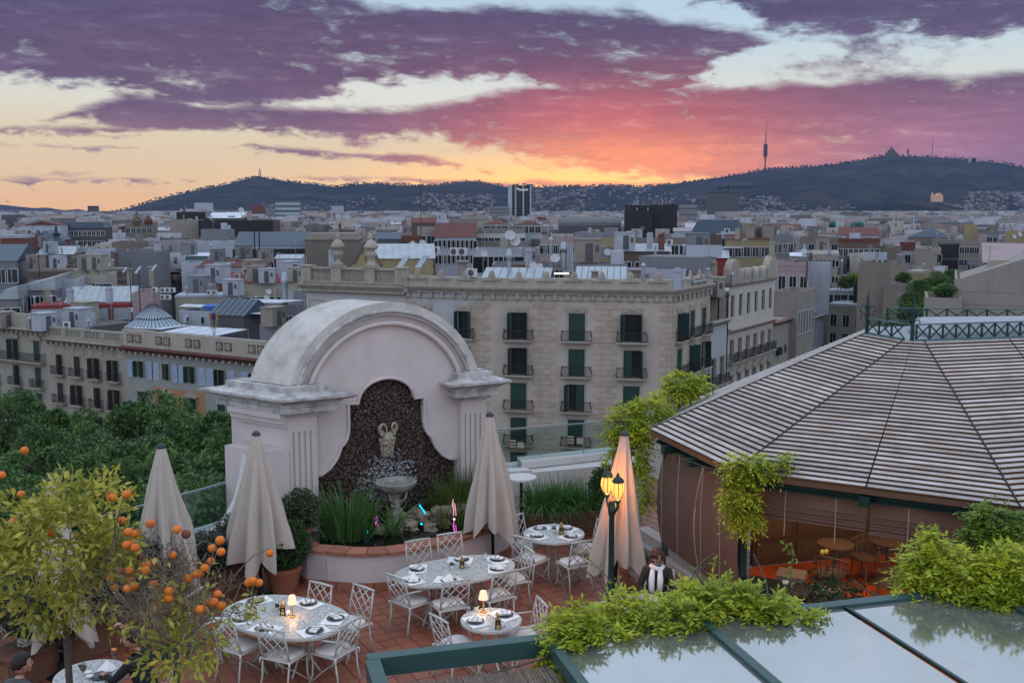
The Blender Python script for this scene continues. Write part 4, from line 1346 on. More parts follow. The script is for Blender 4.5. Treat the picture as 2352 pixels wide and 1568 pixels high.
so=link('sign_lettering',sgn,st,loc=(sw_*0.47,-0.4,sH-6.5))
so.rotation_euler=(pi/2,0,0)
b=MB()
b.tube([(sw_*0.43+0.8*cos(2*pi*k/10),-0.4,sH-4.2+0.8*sin(2*pi*k/10))for k in range(11)],0.35,5)
obj('sign_logo',b,mat('sign_white',(1,1,1)),st)
b=MB()
for x in(0,0.34,0.68,1.0):
 b.box(sw_*x-(0 if x==0 else 1.0),sw_*x+(5.0 if x==0 else 0.6),-0.3,0.0 if 0<x<1 else 30.3,0,sH)
obj('white_fin',b,WALL['white'],st)
b=MB()
for k in range(int(sH/4)):
 b.box(5.1,sw_-0.5,-0.12,0,4*k+2,4*k+2.5)
obj('spandrel',b,WALL['dark'],st)
p0=at(806,632,117.5)
L=edge(806,632,117.5,radians(-8),878)[1]
hz=(632-556)/FL*117.5
prof=[(0.0,0.28),(0.03,0.34),(0.06,0.36),(0.13,0.38),(0.2,0.48),(0.27,0.62),(0.34,0.68),(0.37,0.72),(0.39,0.82),(0.43,0.93),(0.5,1.0),(0.57,0.96),(0.61,0.86),(0.64,0.74),(0.7,0.68),(0.8,0.56),(0.88,0.42),(0.94,0.36),(0.97,0.3),(1.0,0.26)]
t=thing('curved_gable','ochre gable with a scrolled top and tiled edge behind the stone urns','building',(p0.x,p0.y,p0.z),radians(-8))
b=MB()
b.slab([(0,0,-14),(L,0,-14)]+[(L*a,0,hz*c_)for a,c_ in reversed(prof)],(0,0.5,0))
obj('wall',b,WALL['yellow'],t)
b=MB()
q=[(L*a,0.1,hz*c_+0.06)for a,c_ in prof]
b.tube(q,0.2,6)
obj('coping',b,WALL['brown'],t)
b=MB()
b.box(L*0.46,L*0.51,-0.04,0,hz*0.42,hz*0.58)
obj('slot_window',b,WALL['brown'],t)
def cone(name,label,x,y,d,r,h,m,cat='turret'):
 b=MB()
 b.lathe([(r,0),(r,h*0.25),(r*1.15,h*0.26),(r*0.5,h*0.65),(0.06,h)],10)
 return obj(name,b,WALL[m],None,loc=at(x,y,d),label=label,cat=cat)
cone('cone_turret','tall dark pointed turret on the brown brick block',315,517,372,1.8,5.2,'brown')
cone('cone_turret','smaller dark red pointed turret at the end of the brown brick block',341,513,372,1.5,3.2,'redroof')
t=thing('domed_turret','dark domed corner turret with an iron crest beside the blue slate roof','turret',at(131,566,175))
b=MB()
b.lathe([(3.0,-6),(3.0,0),(2.8,1.2),(2.0,2.6),(1.0,3.2),(1.0,4.0)],12)
obj('dome',b,WALL['slate'],t,smooth=True,sharp=40)
t.location=at(131,568,238)
t.scale=(0.72,0.72,0.72)
b=MB()
b.lathe([(1.3,4.0),(1.5,4.3),(1.2,4.6),(0.5,4.8),(0.4,6.3),(0.6,6.5),(0.1,6.7),(0.05,8.2)],8)
obj('crest',b,WALL['iron'],t)
t=thing('glass_lantern','blue grey glazed double pyramid roof lantern beside the white solar roof','roof lantern',at(353,750,137),AV)
b=MB()
for(r0,r1,z0,z1)in((2.75,1.55,0,1.2),(1.75,0.25,1.25,3.1)):
 vs=[(r0*a,r0*c_,z0)for a,c_ in((-1,-1),(1,-1),(1,1),(-1,1))]+[(r1*a,r1*c_,z1)for a,c_ in((-1,-1),(1,-1),(1,1),(-1,1))]
 b.add(vs,[(0,1,5,4),(1,2,6,5),(2,3,7,6),(3,0,4,7),(4,5,6,7)])
obj('glazing',b,mat('lantern_glass',(0.24,0.32,0.38),0.25,spec=0.6),t)
b=MB()
for(r0,r1,z0,z1)in((2.75,1.55,0,1.2),(1.75,0.25,1.25,3.1)):
 for s_ in range(4):
  R_=Matrix.Rotation(pi/2*s_,4,'Z')
  for k in range(8):
   f=-1+2*k/7
   b.bar(R_@Vector((f*r0,-r0,z0+0.03)),R_@Vector((f*r1,-r1,z1+0.03)),0.07)
obj('glazing_bar',b,WALL['dark'],t)
# many more roofs between them
def px(p):
 r=Vector(p)-Vector((0,0,CZ))
 dep=r.y*cos(TH)-r.z*sin(TH)
 upc=r.y*sin(TH)+r.z*cos(TH)
 return 1176+FL*r.x/dep,784-FL*upc/dep
KCOL=[('white','white',3),('cream','cream',4),('beige','beige',5),('tan','tan',4),('grey','grey',4),('pink','pinkish',2),('yellow','ochre',2),('brown','brown',2),('brick','brick red',1)]
KW=[k for k in KCOL for _ in range(k[2])]
fill=0
tries=0
used={}
placed=[]
rf=random.Random(19)
while fill<235 and tries<6000:
 tries+=1
 d=240+1100*rf.random()**1.5
 x=rf.uniform(-30,2382)
 ztop=-4.5+rf.uniform(-3.5,3.2)+d*0.0035
 wpx=rf.uniform(9,20)/d*FL
 p0=Vector(((x-1176)/FL*d,d,ztop))
 sx_,sy_=px(p0)
 if sy_>600 and 1700<x<2000:
  continue
 bad=False
 for hx0,hx1,hy,hd,nm in HERO:
  if hd>d-4 and hx0-wpx*0.9<x<hx1+wpx*0.1 and sy_-8<hy+34 and hd<1200:
   bad=True
   break
  if abs(hd-d)<16 and hx0-wpx<x<hx1:
   bad=True
   break
  if hd>d and hd>=1200 and hx0-wpx<x<hx1 and sy_<498:
   bad=True
   break
 if bad:
  continue
 if any(abs(x-a)<(wpx+w_)*0.32 and abs(d-dd)<13 for a,dd,w_ in placed):
  continue
 if 2195<x+wpx/2<2262 and d<900 and sy_>520:
  continue
 placed.append((x,d,wpx))
 ck,cw,_=rf.choice(KW)
 w=wpx*d/FL
 dep=rf.uniform(9,16)
 H=ztop-STREET
 rk=rf.choice(['flat','flat','flat','flat','gx','gy','hip','shed'])
 rcol={'flat':rf.choice(['deck','terra','deck'])}.get(rk,rf.choice(['redroof','redroof','slate','metal','deck']))
 rw={'flat':'flat roofed','gx':'pitched roof','gy':'gable fronted','hip':'hip roofed','shed':'lean-to roofed'}[rk]
 for best in sorted(HERO,key=lambda h:abs((h[0]+h[1])/2-x-wpx/2)+0.25*abs(h[3]-d))[:9]:
  rel='far beyond' if d>best[3]*1.8 else 'behind' if d>best[3]else 'in front of'
  label=cw+' '+rw+' block among the distant roofs '+rel+' the '+best[4].replace('_',' ')
  if label not in used:
   break
 used[label]=1
 yw=radians(rf.choice([-28,-30,-6,-4,0,8,-18]))
 t=thing('city_block',label,'building',(p0.x,p0.y,STREET),yw,'distant city blocks')
 b=MB()
 if rk=='flat':
  shell(b,w,dep,H,0.8)
  b.k=0
  for _ in range(rf.randint(1,3)):
   a,c_=rf.uniform(0.5,w*0.6),rf.uniform(0.5,dep*0.5)
   b.box(a,min(a+rf.uniform(1.2,4.5),w-0.3),c_,c_+rf.uniform(1.2,4),H-0.79,H+rf.uniform(0.6,2.3))
  obj('wall',b,[WALL[ck],WALL[rcol]],t)
 else :
  b.box(0,w,0,dep,0,H)
  obj('wall',b,WALL[ck],t)
  r=MB()
  roof_mesh(r,rk,w,dep,H+0.004,rf.uniform(1.2,2.8))
  ro=obj('roof',r,WALL[rcol],t)
 b=MB()
 b.box(w*0.7,w*0.7+0.7,dep*0.4,dep*0.4+0.7,H-0.75,H+2.4)
 obj('chimney',b,WALL[rf.choice(['brick','cream','grey'])],t)
 nw=max(2,int(w/2.6))
 b=MB()
 for r_ in range(4):
  if 3.3*r_+4>H:
   break
  for k in range(nw):
   if rf.random()<0.12:
    continue
   cx=w*(k+0.5)/nw
   z1=H-1.5-3.3*r_
   b.box(cx-0.5,cx+0.5,-0.05,0.05,z1-rf.choice([1.6,1.6,2.1]),z1)
  for k in range(4):
   cy_=dep*(k+0.5)/4
   z1=H-1.5-3.3*r_
   b.box(-0.05,0.05,cy_-0.5,cy_+0.5,z1-1.7,z1)
   b.box(w-0.05,w+0.05,cy_-0.5,cy_+0.5,z1-1.7,z1)
 o=obj('window_glass',b,WALL['glass'],t)
 o['kind']='stuff'
 fill+=1
def boxes_np(P,S,R):
 """axis boxes turned by R; P base centre, S size"""
 n=len(P)
 c=np.array([[x,y,z]for z in(0,1)for y in(-0.5,0.5)for x in(-0.5,0.5)])
 v=c[None]*S[:,None,:]
 cr,sr=np.cos(R)[:,None],np.sin(R)[:,None]
 vx=v[...,0]*cr-v[...,1]*sr
 vy=v[...,0]*sr+v[...,1]*cr
 v=np.stack([vx,vy,v[...,2]],-1)+P[:,None,:]
 f=np.array([(4,5,7,6),(0,1,5,4),(2,6,7,3),(0,4,6,2),(1,3,7,5)])
 F=(f[None]+(np.arange(n)*8)[:,None,None]).reshape(-1,4)
 return v.reshape(-1,3),F
def pxn(P):
 r=P-np.array([0,0,CZ])
 dep=r[:,1]*cos(TH)-r[:,2]*sin(TH)
 upc=r[:,1]*sin(TH)+r[:,2]*cos(TH)
 return 1176+FL*r[:,0]/dep,784-FL*upc/dep
m_far=bpy.data.materials.new('distant_houses')
m_far.use_nodes=True
N=NB(m_far.node_tree)
p=m_far.node_tree.nodes['Principled BSDF']
p.inputs['Roughness'].default_value=0.9
gi=N.n('ShaderNodeNewGeometry').outputs['Random Per Island']
rp=N.n('ShaderNodeValToRGB')
rp.color_ramp.interpolation='CONSTANT'
N._in(rp.inputs[0],gi)
pal=[(0.42,0.41,0.42),(0.33,0.29,0.26),(0.24,0.18,0.16),(0.44,0.44,0.46),(0.26,0.24,0.23),(0.36,0.29,0.26),(0.13,0.12,0.12),(0.40,0.34,0.28)]
while len(rp.color_ramp.elements)<len(pal):
 rp.color_ramp.elements.new(0.5)
for i,c in enumerate(pal):
 rp.color_ramp.elements[i].position=i/len(pal)
 rp.color_ramp.elements[i].color=(c[0]*0.62,c[1]*0.65,c[2]*0.70,1)
N._in(p.inputs['Base Color'],rp.outputs[0])
n=15000
d=520+3900*rng.random(n)**0.8
az=rng.uniform(-0.53,0.53,n)
P=np.stack([d*az,d,np.full(n,STREET)],1)
zt=-5.5+d*0.0042+rng.normal(0,2.6,n)+5*(rng.random(n)<0.03)
zt+=np.clip((az-0.28)/0.2,0,1)*np.clip((d-2200)/2000,0,1)*30
S=np.stack([rng.uniform(7,17,n),rng.uniform(8,16,n),zt-STREET],1)
sx_,sy_=pxn(np.stack([P[:,0],P[:,1],zt],1))
ok=sy_>484
for hx0,hx1,hy,hd,nm in HERO:
 hid=(d<hd+8)&(sx_>hx0-12)&(sx_<hx1+12)&(sy_<hy+(hd<1200)*30+3)
 ok&=~hid
ok&=~((sx_>2190)&(sx_<2250)&(d<900))
v,f=boxes_np(P[ok],S[ok],rng.choice([-0.5,-0.1,0.15,0.35],ok.sum()))
o=link('distant_houses',npmesh('distant_houses',v,f,m_far),kind='stuff')
n=4200
d=250+750*rng.random(n)**1.25
az=rng.uniform(-0.52,0.52,n)
zt=-6.0+d*0.0045+rng.normal(0,2.4,n)
P=np.stack([d*az,d,zt-rng.uniform(3,8,n)],1)
S=np.stack([rng.uniform(2.5,9,n),rng.uniform(2.5,7,n),zt-P[:,2]],1)
sx_,sy_=pxn(np.stack([P[:,0],P[:,1],zt],1))
ok=sy_>486
for hx0,hx1,hy,hd,nm in HERO:
 ok&=~((d<hd+14)&(sx_>hx0-22)&(sx_<hx1+8)&(sy_<hy+(30 if hd<1200 else 3)))
ok&=~((sx_>2170)&(sx_<2255))
P,S=P[ok],S[ok]
R_=rng.choice([-0.35,-0.1,0.1,0.3],len(P))
v,f=boxes_np(P,S,R_)
link('distant_houses',npmesh('distant_houses',v,f,m_far),kind='stuff')
Pw,Sw,Rw=[],[],[]
for p,s,r in zip(P,S,R_):
 k=int(s[0]/2.2)
 for row in range(int((s[2]-0.8)/2.9)):
  for j in range(k):
   if rng.random()<0.2:
    continue
   lx,ly=s[0]*((j+0.5)/k-0.5),-s[1]/2
   Pw.append((p[0]+lx*cos(r)-ly*sin(r),p[1]+lx*sin(r)+ly*cos(r),p[2]+s[2]-2.5-2.9*row))
   Sw.append((0.9,0.1,1.5))
   Rw.append(r)
v,f=boxes_np(np.array(Pw),np.array(Sw),np.array(Rw))
link('distant_windows',npmesh('distant_windows',v,f,WALL['glass']),kind='stuff')
V=HILL.reshape(-1,3)
hx,hy=pxn(V)
regs=[(960,1135,446,488,230),(1205,1340,432,492,230),(1340,1500,425,445,90),(1345,1620,445,490,110),(800,870,452,480,30),(1700,1790,452,505,150),(1790,1900,470,505,90),(2215,2345,440,500,330),(2130,2230,470,500,80),(700,780,466,490,40),(610,700,470,492,60),(1880,1960,470,500,40)]
Pp,Ss=[],[]
for x0,x1,y0,y1,cnt in regs:
 m_=np.where((hx>x0)&(hx<x1)&(hy>y0)&(hy<y1))[0]
 if not len(m_):
  continue
 for k in rng.choice(m_,cnt):
  q=V[k]+np.array([rng.uniform(-16,16),rng.uniform(-40,40),-9])
  Pp.append(q)
  Ss.append((rng.uniform(7,18)*(2.2 if rng.random()<0.07 else 1),rng.uniform(8,14),rng.uniform(12,17)))
v,f=boxes_np(np.array(Pp),np.array(Ss),rng.uniform(-0.5,0.5,len(Pp)))
m_hh=m_far.copy()
for nd in m_hh.node_tree.nodes:
 if nd.type=='VALTORGB':
  for e_ in nd.color_ramp.elements:
   e_.color=tuple(c_*0.55 for c_ in e_.color[:3])+(1,)
link('hillside_houses',npmesh('hillside_houses',v,f,m_hh),kind='stuff')
top=HILL[40]
pts,sz=[],[]
for i in range(0,top.shape[0]):
 for _ in range(3):
  if rng.random()<0.55:
   q=top[i]+np.array([rng.uniform(-9,9),rng.uniform(-40,10),rng.uniform(-3,5)])
   pts.append(q)
   sz.append(rng.uniform(5,13))
v,f=boxes_np(np.array(pts),np.stack([np.array(sz),np.array(sz),np.array(sz)*0.8],1),rng.uniform(0,1.5,len(pts)))
link('ridge_trees',npmesh('ridge_trees',v,f,m_hill),kind='stuff')
# masts and monuments on the hills
m_dim=mat('distant_steel',(0.025,0.027,0.032),0.7)
m_dst=mat('distant_stone',(0.06,0.06,0.062),0.9)
def hillpt(x,y,d=7150):
 return at(x,y,d)
t=thing('television_tower','slender television tower with a drum of platforms on the ridge','tower',hillpt(1757,390))
b=MB()
k=7150/FL
b.lathe([(5.5,-20),(4.5,32*k),(4.2,60*k)],8)
obj('shaft',b,m_dim,t)
b=MB()
for j in range(9):
 z=(28+j*3.3)*k
 r=(16 if 0<j<8 else 12)
 b.lathe([(r,z),(r,z+1.5*k)],9)
b.lathe([(12,28*k),(12,57*k)],9)
obj('platform',b,m_dim,t)
b=MB()
b.lathe([(3.4,60*k),(3.0,84*k),(1.6,84.5*k),(1.0,108*k)],6)
obj('mast',b,m_dim,t)
b=MB()
for a in(0.2,2.3,4.4):
 b.bar((6*cos(a),6*sin(a),28*k),(62*cos(a),62*sin(a),-20),0.9)
obj('stay_cable',b,m_dim,t)
t=thing('hilltop_church','stone church with clustered spires on the hilltop','church',hillpt(2047,361))
b=MB()
b.box(-38,38,-20,20,-20,9*k)
b.box(-20,20,-20,20,9*k,15*k)
obj('nave',b,m_dst,t)
b=MB()
b.lathe([(10,0),(9,17*k),(4,22*k),(2,26*k)],8)
obj('spire',b,m_dst,t)
for a,h in((-20,18),(20,18),(-33,12),(33,12),(-10,20),(11,20)):
 b=MB()
 b.lathe([(5,0),(4.5,h*0.75*k),(0.8,h*k)],7)
 obj('spire',b,m_dst,t,loc=(a,0,0))
t=obj('water_tower',(lambda b:(b.lathe([(5,-10),(5,9*k),(8,10*k),(8,14*k),(5,14.5*k),(5,17*k),(1,19*k)],8),b)[1])(MB()),m_dst,None,loc=hillpt(2085,360),label='round stone water tower beside the hilltop church',cat='tower')
t=obj('radio_mast',(lambda b:(b.lathe([(2.2,-10),(1.4,38*k)],5),b)[1])(MB()),m_dim,None,loc=hillpt(2141,361),label='thin radio mast on the ridge right of the hilltop church',cat='mast')
b=MB()
b.box(-22,22,-12,12,-12,7*k)
b.box(-10,30,-12,12,-12,5*k)
obj('hilltop_hotel',b,mat('pale_distant_wall',(0.30,0.30,0.31),0.9),None,loc=hillpt(2233,369),label='pale blocky hotel on the ridge near the right edge',cat='building')
t=thing('lattice_mast','lattice radio mast on the rounded hill above the city','mast',hillpt(597,409))
b=MB()
for sx2 in(-1,1):
 for sy2 in(-1,1):
  b.bar((9*sx2,9*sy2,-6),(1.5*sx2,1.5*sy2,20*k),1.6)
for j in range(5):
 z0,z1=j*4*k,(j+1)*4*k
 r0,r1=9-7.5*j/5,9-7.5*(j+1)/5
 b.bar((-r0,-r0,z0),(r1,-r1,z1),1.2)
 b.bar((r0,-r0,z0),(-r1,-r1,z1),1.2)
b.lathe([(1.2,20*k),(0.6,23*k)],5)
obj('lattice',b,m_dim,t)
b=MB()
b.box(-34,-8,-10,10,-12,3*k)
b.box(-8,40,-10,10,-12,2*k)
obj('transmitter_house',b,m_dst,t)
t=thing('hillside_convent','floodlit stone convent with a spire on the dark hillside','convent',at(2150,456,3850))
kk=3850/FL
b=MB()
b.box(-9*kk,13*kk,-12,12,-12,7*kk)
b.add([(-2*kk,-13,7*kk),(12*kk,-13,7*kk),(5*kk,-13,12*kk),(-2*kk,13,7*kk),(12*kk,13,7*kk),(5*kk,13,12*kk)],[(0,1,2),(3,5,4),(0,2,5,3),(1,4,5,2)])
m_lit=mat('floodlit_stone',(0.30,0.22,0.16),0.9,emit=(1.0,0.55,0.28),estr=0.16)  # floodlight on the walls is put in as the stone's own glow
obj('nave',b,m_lit,t)
b=MB()
b.lathe([(3.5*kk,-8),(3.2*kk,8*kk),(0.3,15*kk)],6)
obj('spire',b,m_lit,t,loc=(-9*kk,0,0))
t=thing('tower_crane','tower crane standing over the netted dark tower','crane',at(1672,445,1430))
kk=1430/FL
b=MB()
b.bar((0,0,-10),(0,0,17*kk),1.6)
b.bar((-22*kk,0,12*kk),(70*kk,0,15.5*kk),1.4)
b.bar((0,0,17*kk),(40*kk,0,14.5*kk),0.5)
b.bar((0,0,17*kk),(-20*kk,0,12*kk),0.5)
b.box(-22*kk,-17*kk,-1.5,1.5,8*kk,12*kk)
obj('jib',b,m_dim,t)
b=MB()
b.add([(-0.55,0,0.10),(-0.2,0.05,0.02),(0.0,0.1,0.0),(0.25,0.05,0.16),(0.62,0,0.20),(0.25,-0.08,0.13),(0,-0.12,-0.02),(-0.2,-0.09,-0.02)],[(0,1,7),(1,2,6,7),(2,3,5,6),(3,4,5)])
b.ball((0,0,-0.01),0.09,6,4,(1,2.2,0.8))
obj('gull',b,mat('gull_grey',(0.10,0.10,0.11)),None,loc=at(17,463,150),rz=0.5,label='dark gull flying over the far left hills',cat='bird').rotation_euler=(0.3,0.7,0.6)
# things on the roofs
G_D,G_A,G_C,G_S='satellite dishes on the roofs','air conditioner units on the roofs','chimneys and ducts on the roofs','solar collectors on the roofs'
def dish_proto():
 t=thing('satellite_dish','','satellite dish',(0,0,-500))
 b=MB()
 prof=[(r,0.35*r*r)for r in(0.0,0.12,0.24,0.36,0.5)]
 b.lathe(prof,14,cap=False)
 b.lathe([(r,z-0.02)for r,z in prof],14,cap=False)
 o=obj('reflector',b,WALL['dish'],t,smooth=True)
 o.rotation_euler=(radians(62),0,radians(18))
 o.location=(0,-0.1,0.5)
 b=MB()
 b.tube([(0,0.05,-0.5),(0,0.05,0.5)],0.03,5)
 b.tube([(0,-0.3,0.25),(-0.12,-0.5,0.62)],0.02,4)
 obj('mount',b,WALL['steel'],t)
 return t
dp=dish_proto()
DISH=[(1172,543,150,34,'big dish high on the mast left of the steel duct'),(1184,556,150,34,'widest dish of the cluster left of the twin flats'),(1175,558,150,14,'small dish below the two big dishes on the mast'),(1113,584,149,22,'dish leaning against the long white terrace wall'),(971,560,200,22,'dish beside the thin tall mast'),(948,561,195,18,'dish with a dark emblem left of the thin mast'),(1276,595,113,30,'large dish on the grey lift range'),(1225,612,111,26,'dish tilted up near the pale glass skylight'),(1241,612,111,18,'smaller dish just right of the tilted one'),(1361,568,128,20,'dish on a pole above the grey lift range'),(1396,581,128,24,'orange tinted dish before the ochre block'),(1846,578,160,18,'dish on the pale pink parapet house'),(1737,536,209,12,'dish on the ochre lift house wall'),(554,484,345,18,'row end dish on the black boxes skyline'),(565,599,174,10,'small dish on the reddish long roof'),(476,617,172,12,'dish on a pole before the white gable'),(617,671,152,18,'dish near the steel vent hood'),(612,686,148,20,'dish above the white panel racks'),(2341,539,207,16,'dish on the ochre plant wall near the right edge'),(2329,544,207,14,'lower dish on the ochre plant wall')]
for i,(x,y,d,w,lb)in enumerate(DISH):
 k=0.74*w*d/FL
 o=dp if i==0 else copy_thing(dp)
 o.location=at(x,y+w*0.3,d)
 o.scale=(k,k,k)
 o.rotation_euler=(0,0,rnd.uniform(-0.5,0.5))
 o['label'],o['group']='white '+lb if 'dish' in lb and not lb.startswith(('orange','white'))else lb,G_D
def ac_proto():
 t=thing('air_conditioner','','air conditioner',(0,0,-500))
 b=MB()
 b.box(-0.5,0.5,-0.2,0.2,0.06,0.9)
 b.box(-0.4,-0.3,-0.2,0.2,0,0.06).box(0.3,0.4,-0.2,0.2,0,0.06)
 obj('casing',b,WALL['acw'],t)
 b=MB()
 b.tube([(-0.08,-0.21,0.48),(-0.08,-0.215,0.48)],0.33,14)
 obj('fan_grille',b,WALL['dark'],t)
 return t
ap=ac_proto()
ACS=[(1001,584,126,19,'behind the ribbed metal roof'),(1044,588,126,20,'first of the pair right of the ribbed metal roof'),(1063,588,126,20,'second of the pair right of the ribbed metal roof'),(356,672,148,13,'at the end of the stacked bank by the pink hut'),(376,672,148,12,'in the upper row of the bank by the pink hut'),(387,672,148,12,'in the middle of the upper row of the bank'),(397,672,148,12,'last of the upper row of the bank'),(375,688,147,12,'in the lower row of the bank by the pink hut'),(387,688,147,12,'second in the lower row of the bank'),(546,640,171,13,'with two fans on the white long house wall'),(566,629,171,14,'tall one mounted on the white long house wall'),(481,677,154,11,'on the pierced parapet house'),(494,677,154,11,'beside the first on the pierced parapet house'),(300,716,139,10,'on the weathered wall below the red terrace'),(1846,650,205,10,'on the cream octagonal roof room'),(1870,655,205,9,'right of the octagonal roof room'),(205,670,156,16,'left of the bank under the stone balustrade'),(222,672,156,16,'beside the loggia under the stone balustrade')]
for i,(x,y,d,w,lb)in enumerate(ACS):
 k=w*d/FL
 o=ap if i==0 else copy_thing(ap)
 o.location=at(x,y,d)
 o.scale=(k,k,k*1.05)
 o.rotation_euler=(0,0,radians(-12))
 o['label'],o['group']='white air conditioner unit '+lb,G_A
def flue(name,label,x,y0,y1,d,wpx,m='steel',cap='cone',n=10):
 a=at(x,y0,d)
 top=at(x,y1,d)
 h=top.z-a.z
 r=wpx/2*d/FL
 t=thing(name,label,'chimney',a,0,G_C)
 b=MB()
 b.lathe([(r,-1.2),(r,h*0.9)],n)
 obj('pipe',b,WALL[m],t,smooth=True,sharp=50)
 b=MB()
 if cap=='cone':
  b.lathe([(r*1.5,h*0.93),(r*1.4,h*0.96),(0.02,h*1.06)],n)
 elif cap=='hood':
  b.lathe([(r,h*0.45),(r*1.45,h*0.62),(r*1.45,h*0.7),(r*1.0,h*0.98),(r*0.7,h)],n)
 else :
  b.box(-r*1.2,r*1.2,-r*1.2,r*1.2,h*0.9,h)
 obj('cap',b,WALL[m],t)
 return t
for a in[('steel_flue','tall steel duct with a wide conical head among the roof pipes',1169,622,572,114,12,'steel','hood'),('steel_flue','slim steel flue with a pointed cap above the grey lift range',1265,604,546,119,8,'steel','cone'),('steel_flue','steel duct with an octagonal hood before the pinkish flats',1294,600,556,118,12,'steel','hood'),('white_flue','white pipe nearest the hooded steel duct',1304,600,560,118,5,'white','flat'),('white_flue','white pipe in the middle of three',1309,600,561,118,5,'white','flat'),('white_flue','white pipe outermost of three',1314,600,565,118,5,'white','flat'),('steel_flue','fat silver roof vent on the cream corner row beside the white panel racks',655,690,625,148,13,'steel','hood'),('steel_flue','tall slim steel pipe over the planted black terrace',1932,650,597,200,5,'steel','cone'),('black_flue','dark flue with a lantern cap beside the pale pink house',1853,628,596,156,5,'dark','cone'),('white_chimney','tall white chimney on the far right skyline of roofs',2051,530,503,420,5,'white','flat'),('white_chimney','shorter white chimney near the blue hipped roof',2098,520,496,500,4,'white','flat'),('black_flue','twin black flue on the blue slate roof, nearer its left end',585,568,531,221,3,'black','flat'),('black_flue','twin black flue on the blue slate roof, nearer its middle',596,568,530,221,3,'black','flat'),('brick_stack','orange brick stack before the blank grey wall',270,622,580,190,7,'brick','flat',4),('tan_stack','tan chimney block with twin vents on the corner building roof',1062,640,598,112,22,'beige','flat',4),('tan_stack','tan vent stack beside the lit strip lamp',1303,646,622,108,17,'beige','flat',4),('tan_stack','tan vent stack between the two glass skylights',1366,646,622,108,16,'beige','flat',4),('tan_stack','broad tan stack of ribbed vents before the pale blue screen',1458,646,618,107,28,'beige','flat',4),('tan_stack','small ribbed vent stack on the pale blue screen roof',1485,646,629,106,10,'beige','flat',4),('yellow_stack','pale yellow square chimney among the solar collectors',298,655,615,165,11,'cream','flat',4),('yellow_stack','pale yellow square chimney right of the solar collectors',348,640,612,165,12,'cream','flat',4)]:
 flue(*a)
for x,d,y0,y1,nm in((967,215,556,410,'very tall thin mast rising over the roofs to the skyline'),(304,140,745,600,'thin rusty aerial pole by the pink hut'),(324,138,755,618,'thin aerial pole in front of the glass lantern'),(91,170,640,545,'thin aerial pole before the metal shed'),(2347,120,700,560,'thin aerial pole before the beige panelled wall')):
 a,tp=at(x,y0,d),at(x,y1,d)
 b=MB()
 b.tube([(0,0,0),(0,0,(tp.z-a.z)*0.6),(0,0,tp.z-a.z)],[0.09,0.07,0.035],5)
 for j in range(3):
  z=(tp.z-a.z)*(0.9-0.03*j)
  if x!=967:
   b.bar((-0.35,0,z),(0.35,0,z),0.03)
 obj('aerial_mast',b,WALL['iron'],None,loc=a,label=nm,cat='mast',group='aerial masts')
for i,(x,y,d,w,lb)in enumerate([(285,626,162,12,'nearest the brick stack'),(315,628,160,16,'second from the brick stack'),(352,622,160,14,'beside the water cylinder'),(248,616,175,11,'lowest before the blank grey wall'),(922,618,112,30,'long and tilted, nearer the ochre gable'),(966,616,112,30,'long and tilted, right of its twin')]):
 t=thing('solar_collector','tilted solar collector panel '+lb,'solar panel',at(x,y,d),radians(-20),G_S)
 k=w*d/FL
 b=MB()
 b.slab([(-0.5*k,0,0),(0.05*k,-0.1*k,0),(0.5*k,0.45*k,0.95*k),(-0.05*k,0.55*k,0.95*k)],(0.02,-0.05,0.04))
 obj('panel',b,mat('collector_glass',(0.25,0.29,0.34),0.15,spec=0.8),t)
 b=MB()
 b.bar((0.5*k,0.45*k,0.95*k),(0.5*k,0.5*k,0),0.05)
 b.bar((-0.05*k,0.55*k,0.95*k),(-0.05*k,0.6*k,0),0.05)
 obj('strut',b,WALL['steel'],t)
def rack(label,pts,d,n,z=0.0):
 """a sheet of n panels; pts: four corners in thumbnail pixels at height of the first"""
 q0=at(*pts[0],d)
 Q=[on(x,y,q0.z)for x,y in pts]
 t=thing('panel_rack',label,'solar panels',Q[0],0,'racks of white panels')
 me=None
 for k in range(n):
  a,c_=k/n,(k+0.93)/n
  poly=[Q[0].lerp(Q[1],a)-Q[0],Q[0].lerp(Q[1],c_)-Q[0],Q[3].lerp(Q[2],c_)-Q[0],Q[3].lerp(Q[2],a)-Q[0]]
  b=MB()
  b.slab(poly,(0,0,0.06))
  obj('panel',b,WALL['panel'],t)
 b=MB()
 for c_ in Q:
  b.bar(c_-Q[0]+Vector((0,0,-1.6)),c_-Q[0],0.1)
 obj('post',b,WALL['steel'],t)
rack('wide rack of white panels on the decorated building roof, nearer the flags',[(375,762),(500,772),(570,757),(440,749)],128,4)
rack('wide rack of white panels on the decorated building roof, nearer the glass lantern',[(303,754),(372,757),(440,747),(355,744)],134,3)
rack('white panel rack above the steel railings left of the arch',[(525,694),(640,696),(700,690),(580,687)],144,5)
rack('small white panel canopy beside the blue tarpaulin',[(411,704),(470,706),(484,701),(425,699)],142,2)
rack('white panel canopy on posts just left of the arch',[(540,718),(600,722),(640,715),(585,711)],138,3)
b=MB()
b.add([(0,0,0),(3.2,0,0.1),(3.4,2,0.25),(0.2,2,0.2),(2.2,-0.05,-1.1),(1.6,-0.05,-0.9)],[(0,1,2,3),(0,1,4,5)])
obj('blue_tarpaulin',b,WALL['blue'],None,loc=at(462,704,140),label='bright blue tarpaulin over a roof canopy by the white panels',cat='tarpaulin')
block('white_roof_hut','white roof hut with a small window under the blue tarpaulin',411,484,712,141,'white',yaw=-24,dep=5,base=-14,win=(1,2,0.6,0.9,0.8,3))
block('black_skylight_house','black framed gabled skylight on a roof just left of the arch',484,560,722,138,'dark','gx','slate',2.0,6,-24,base=-14,seams=True)
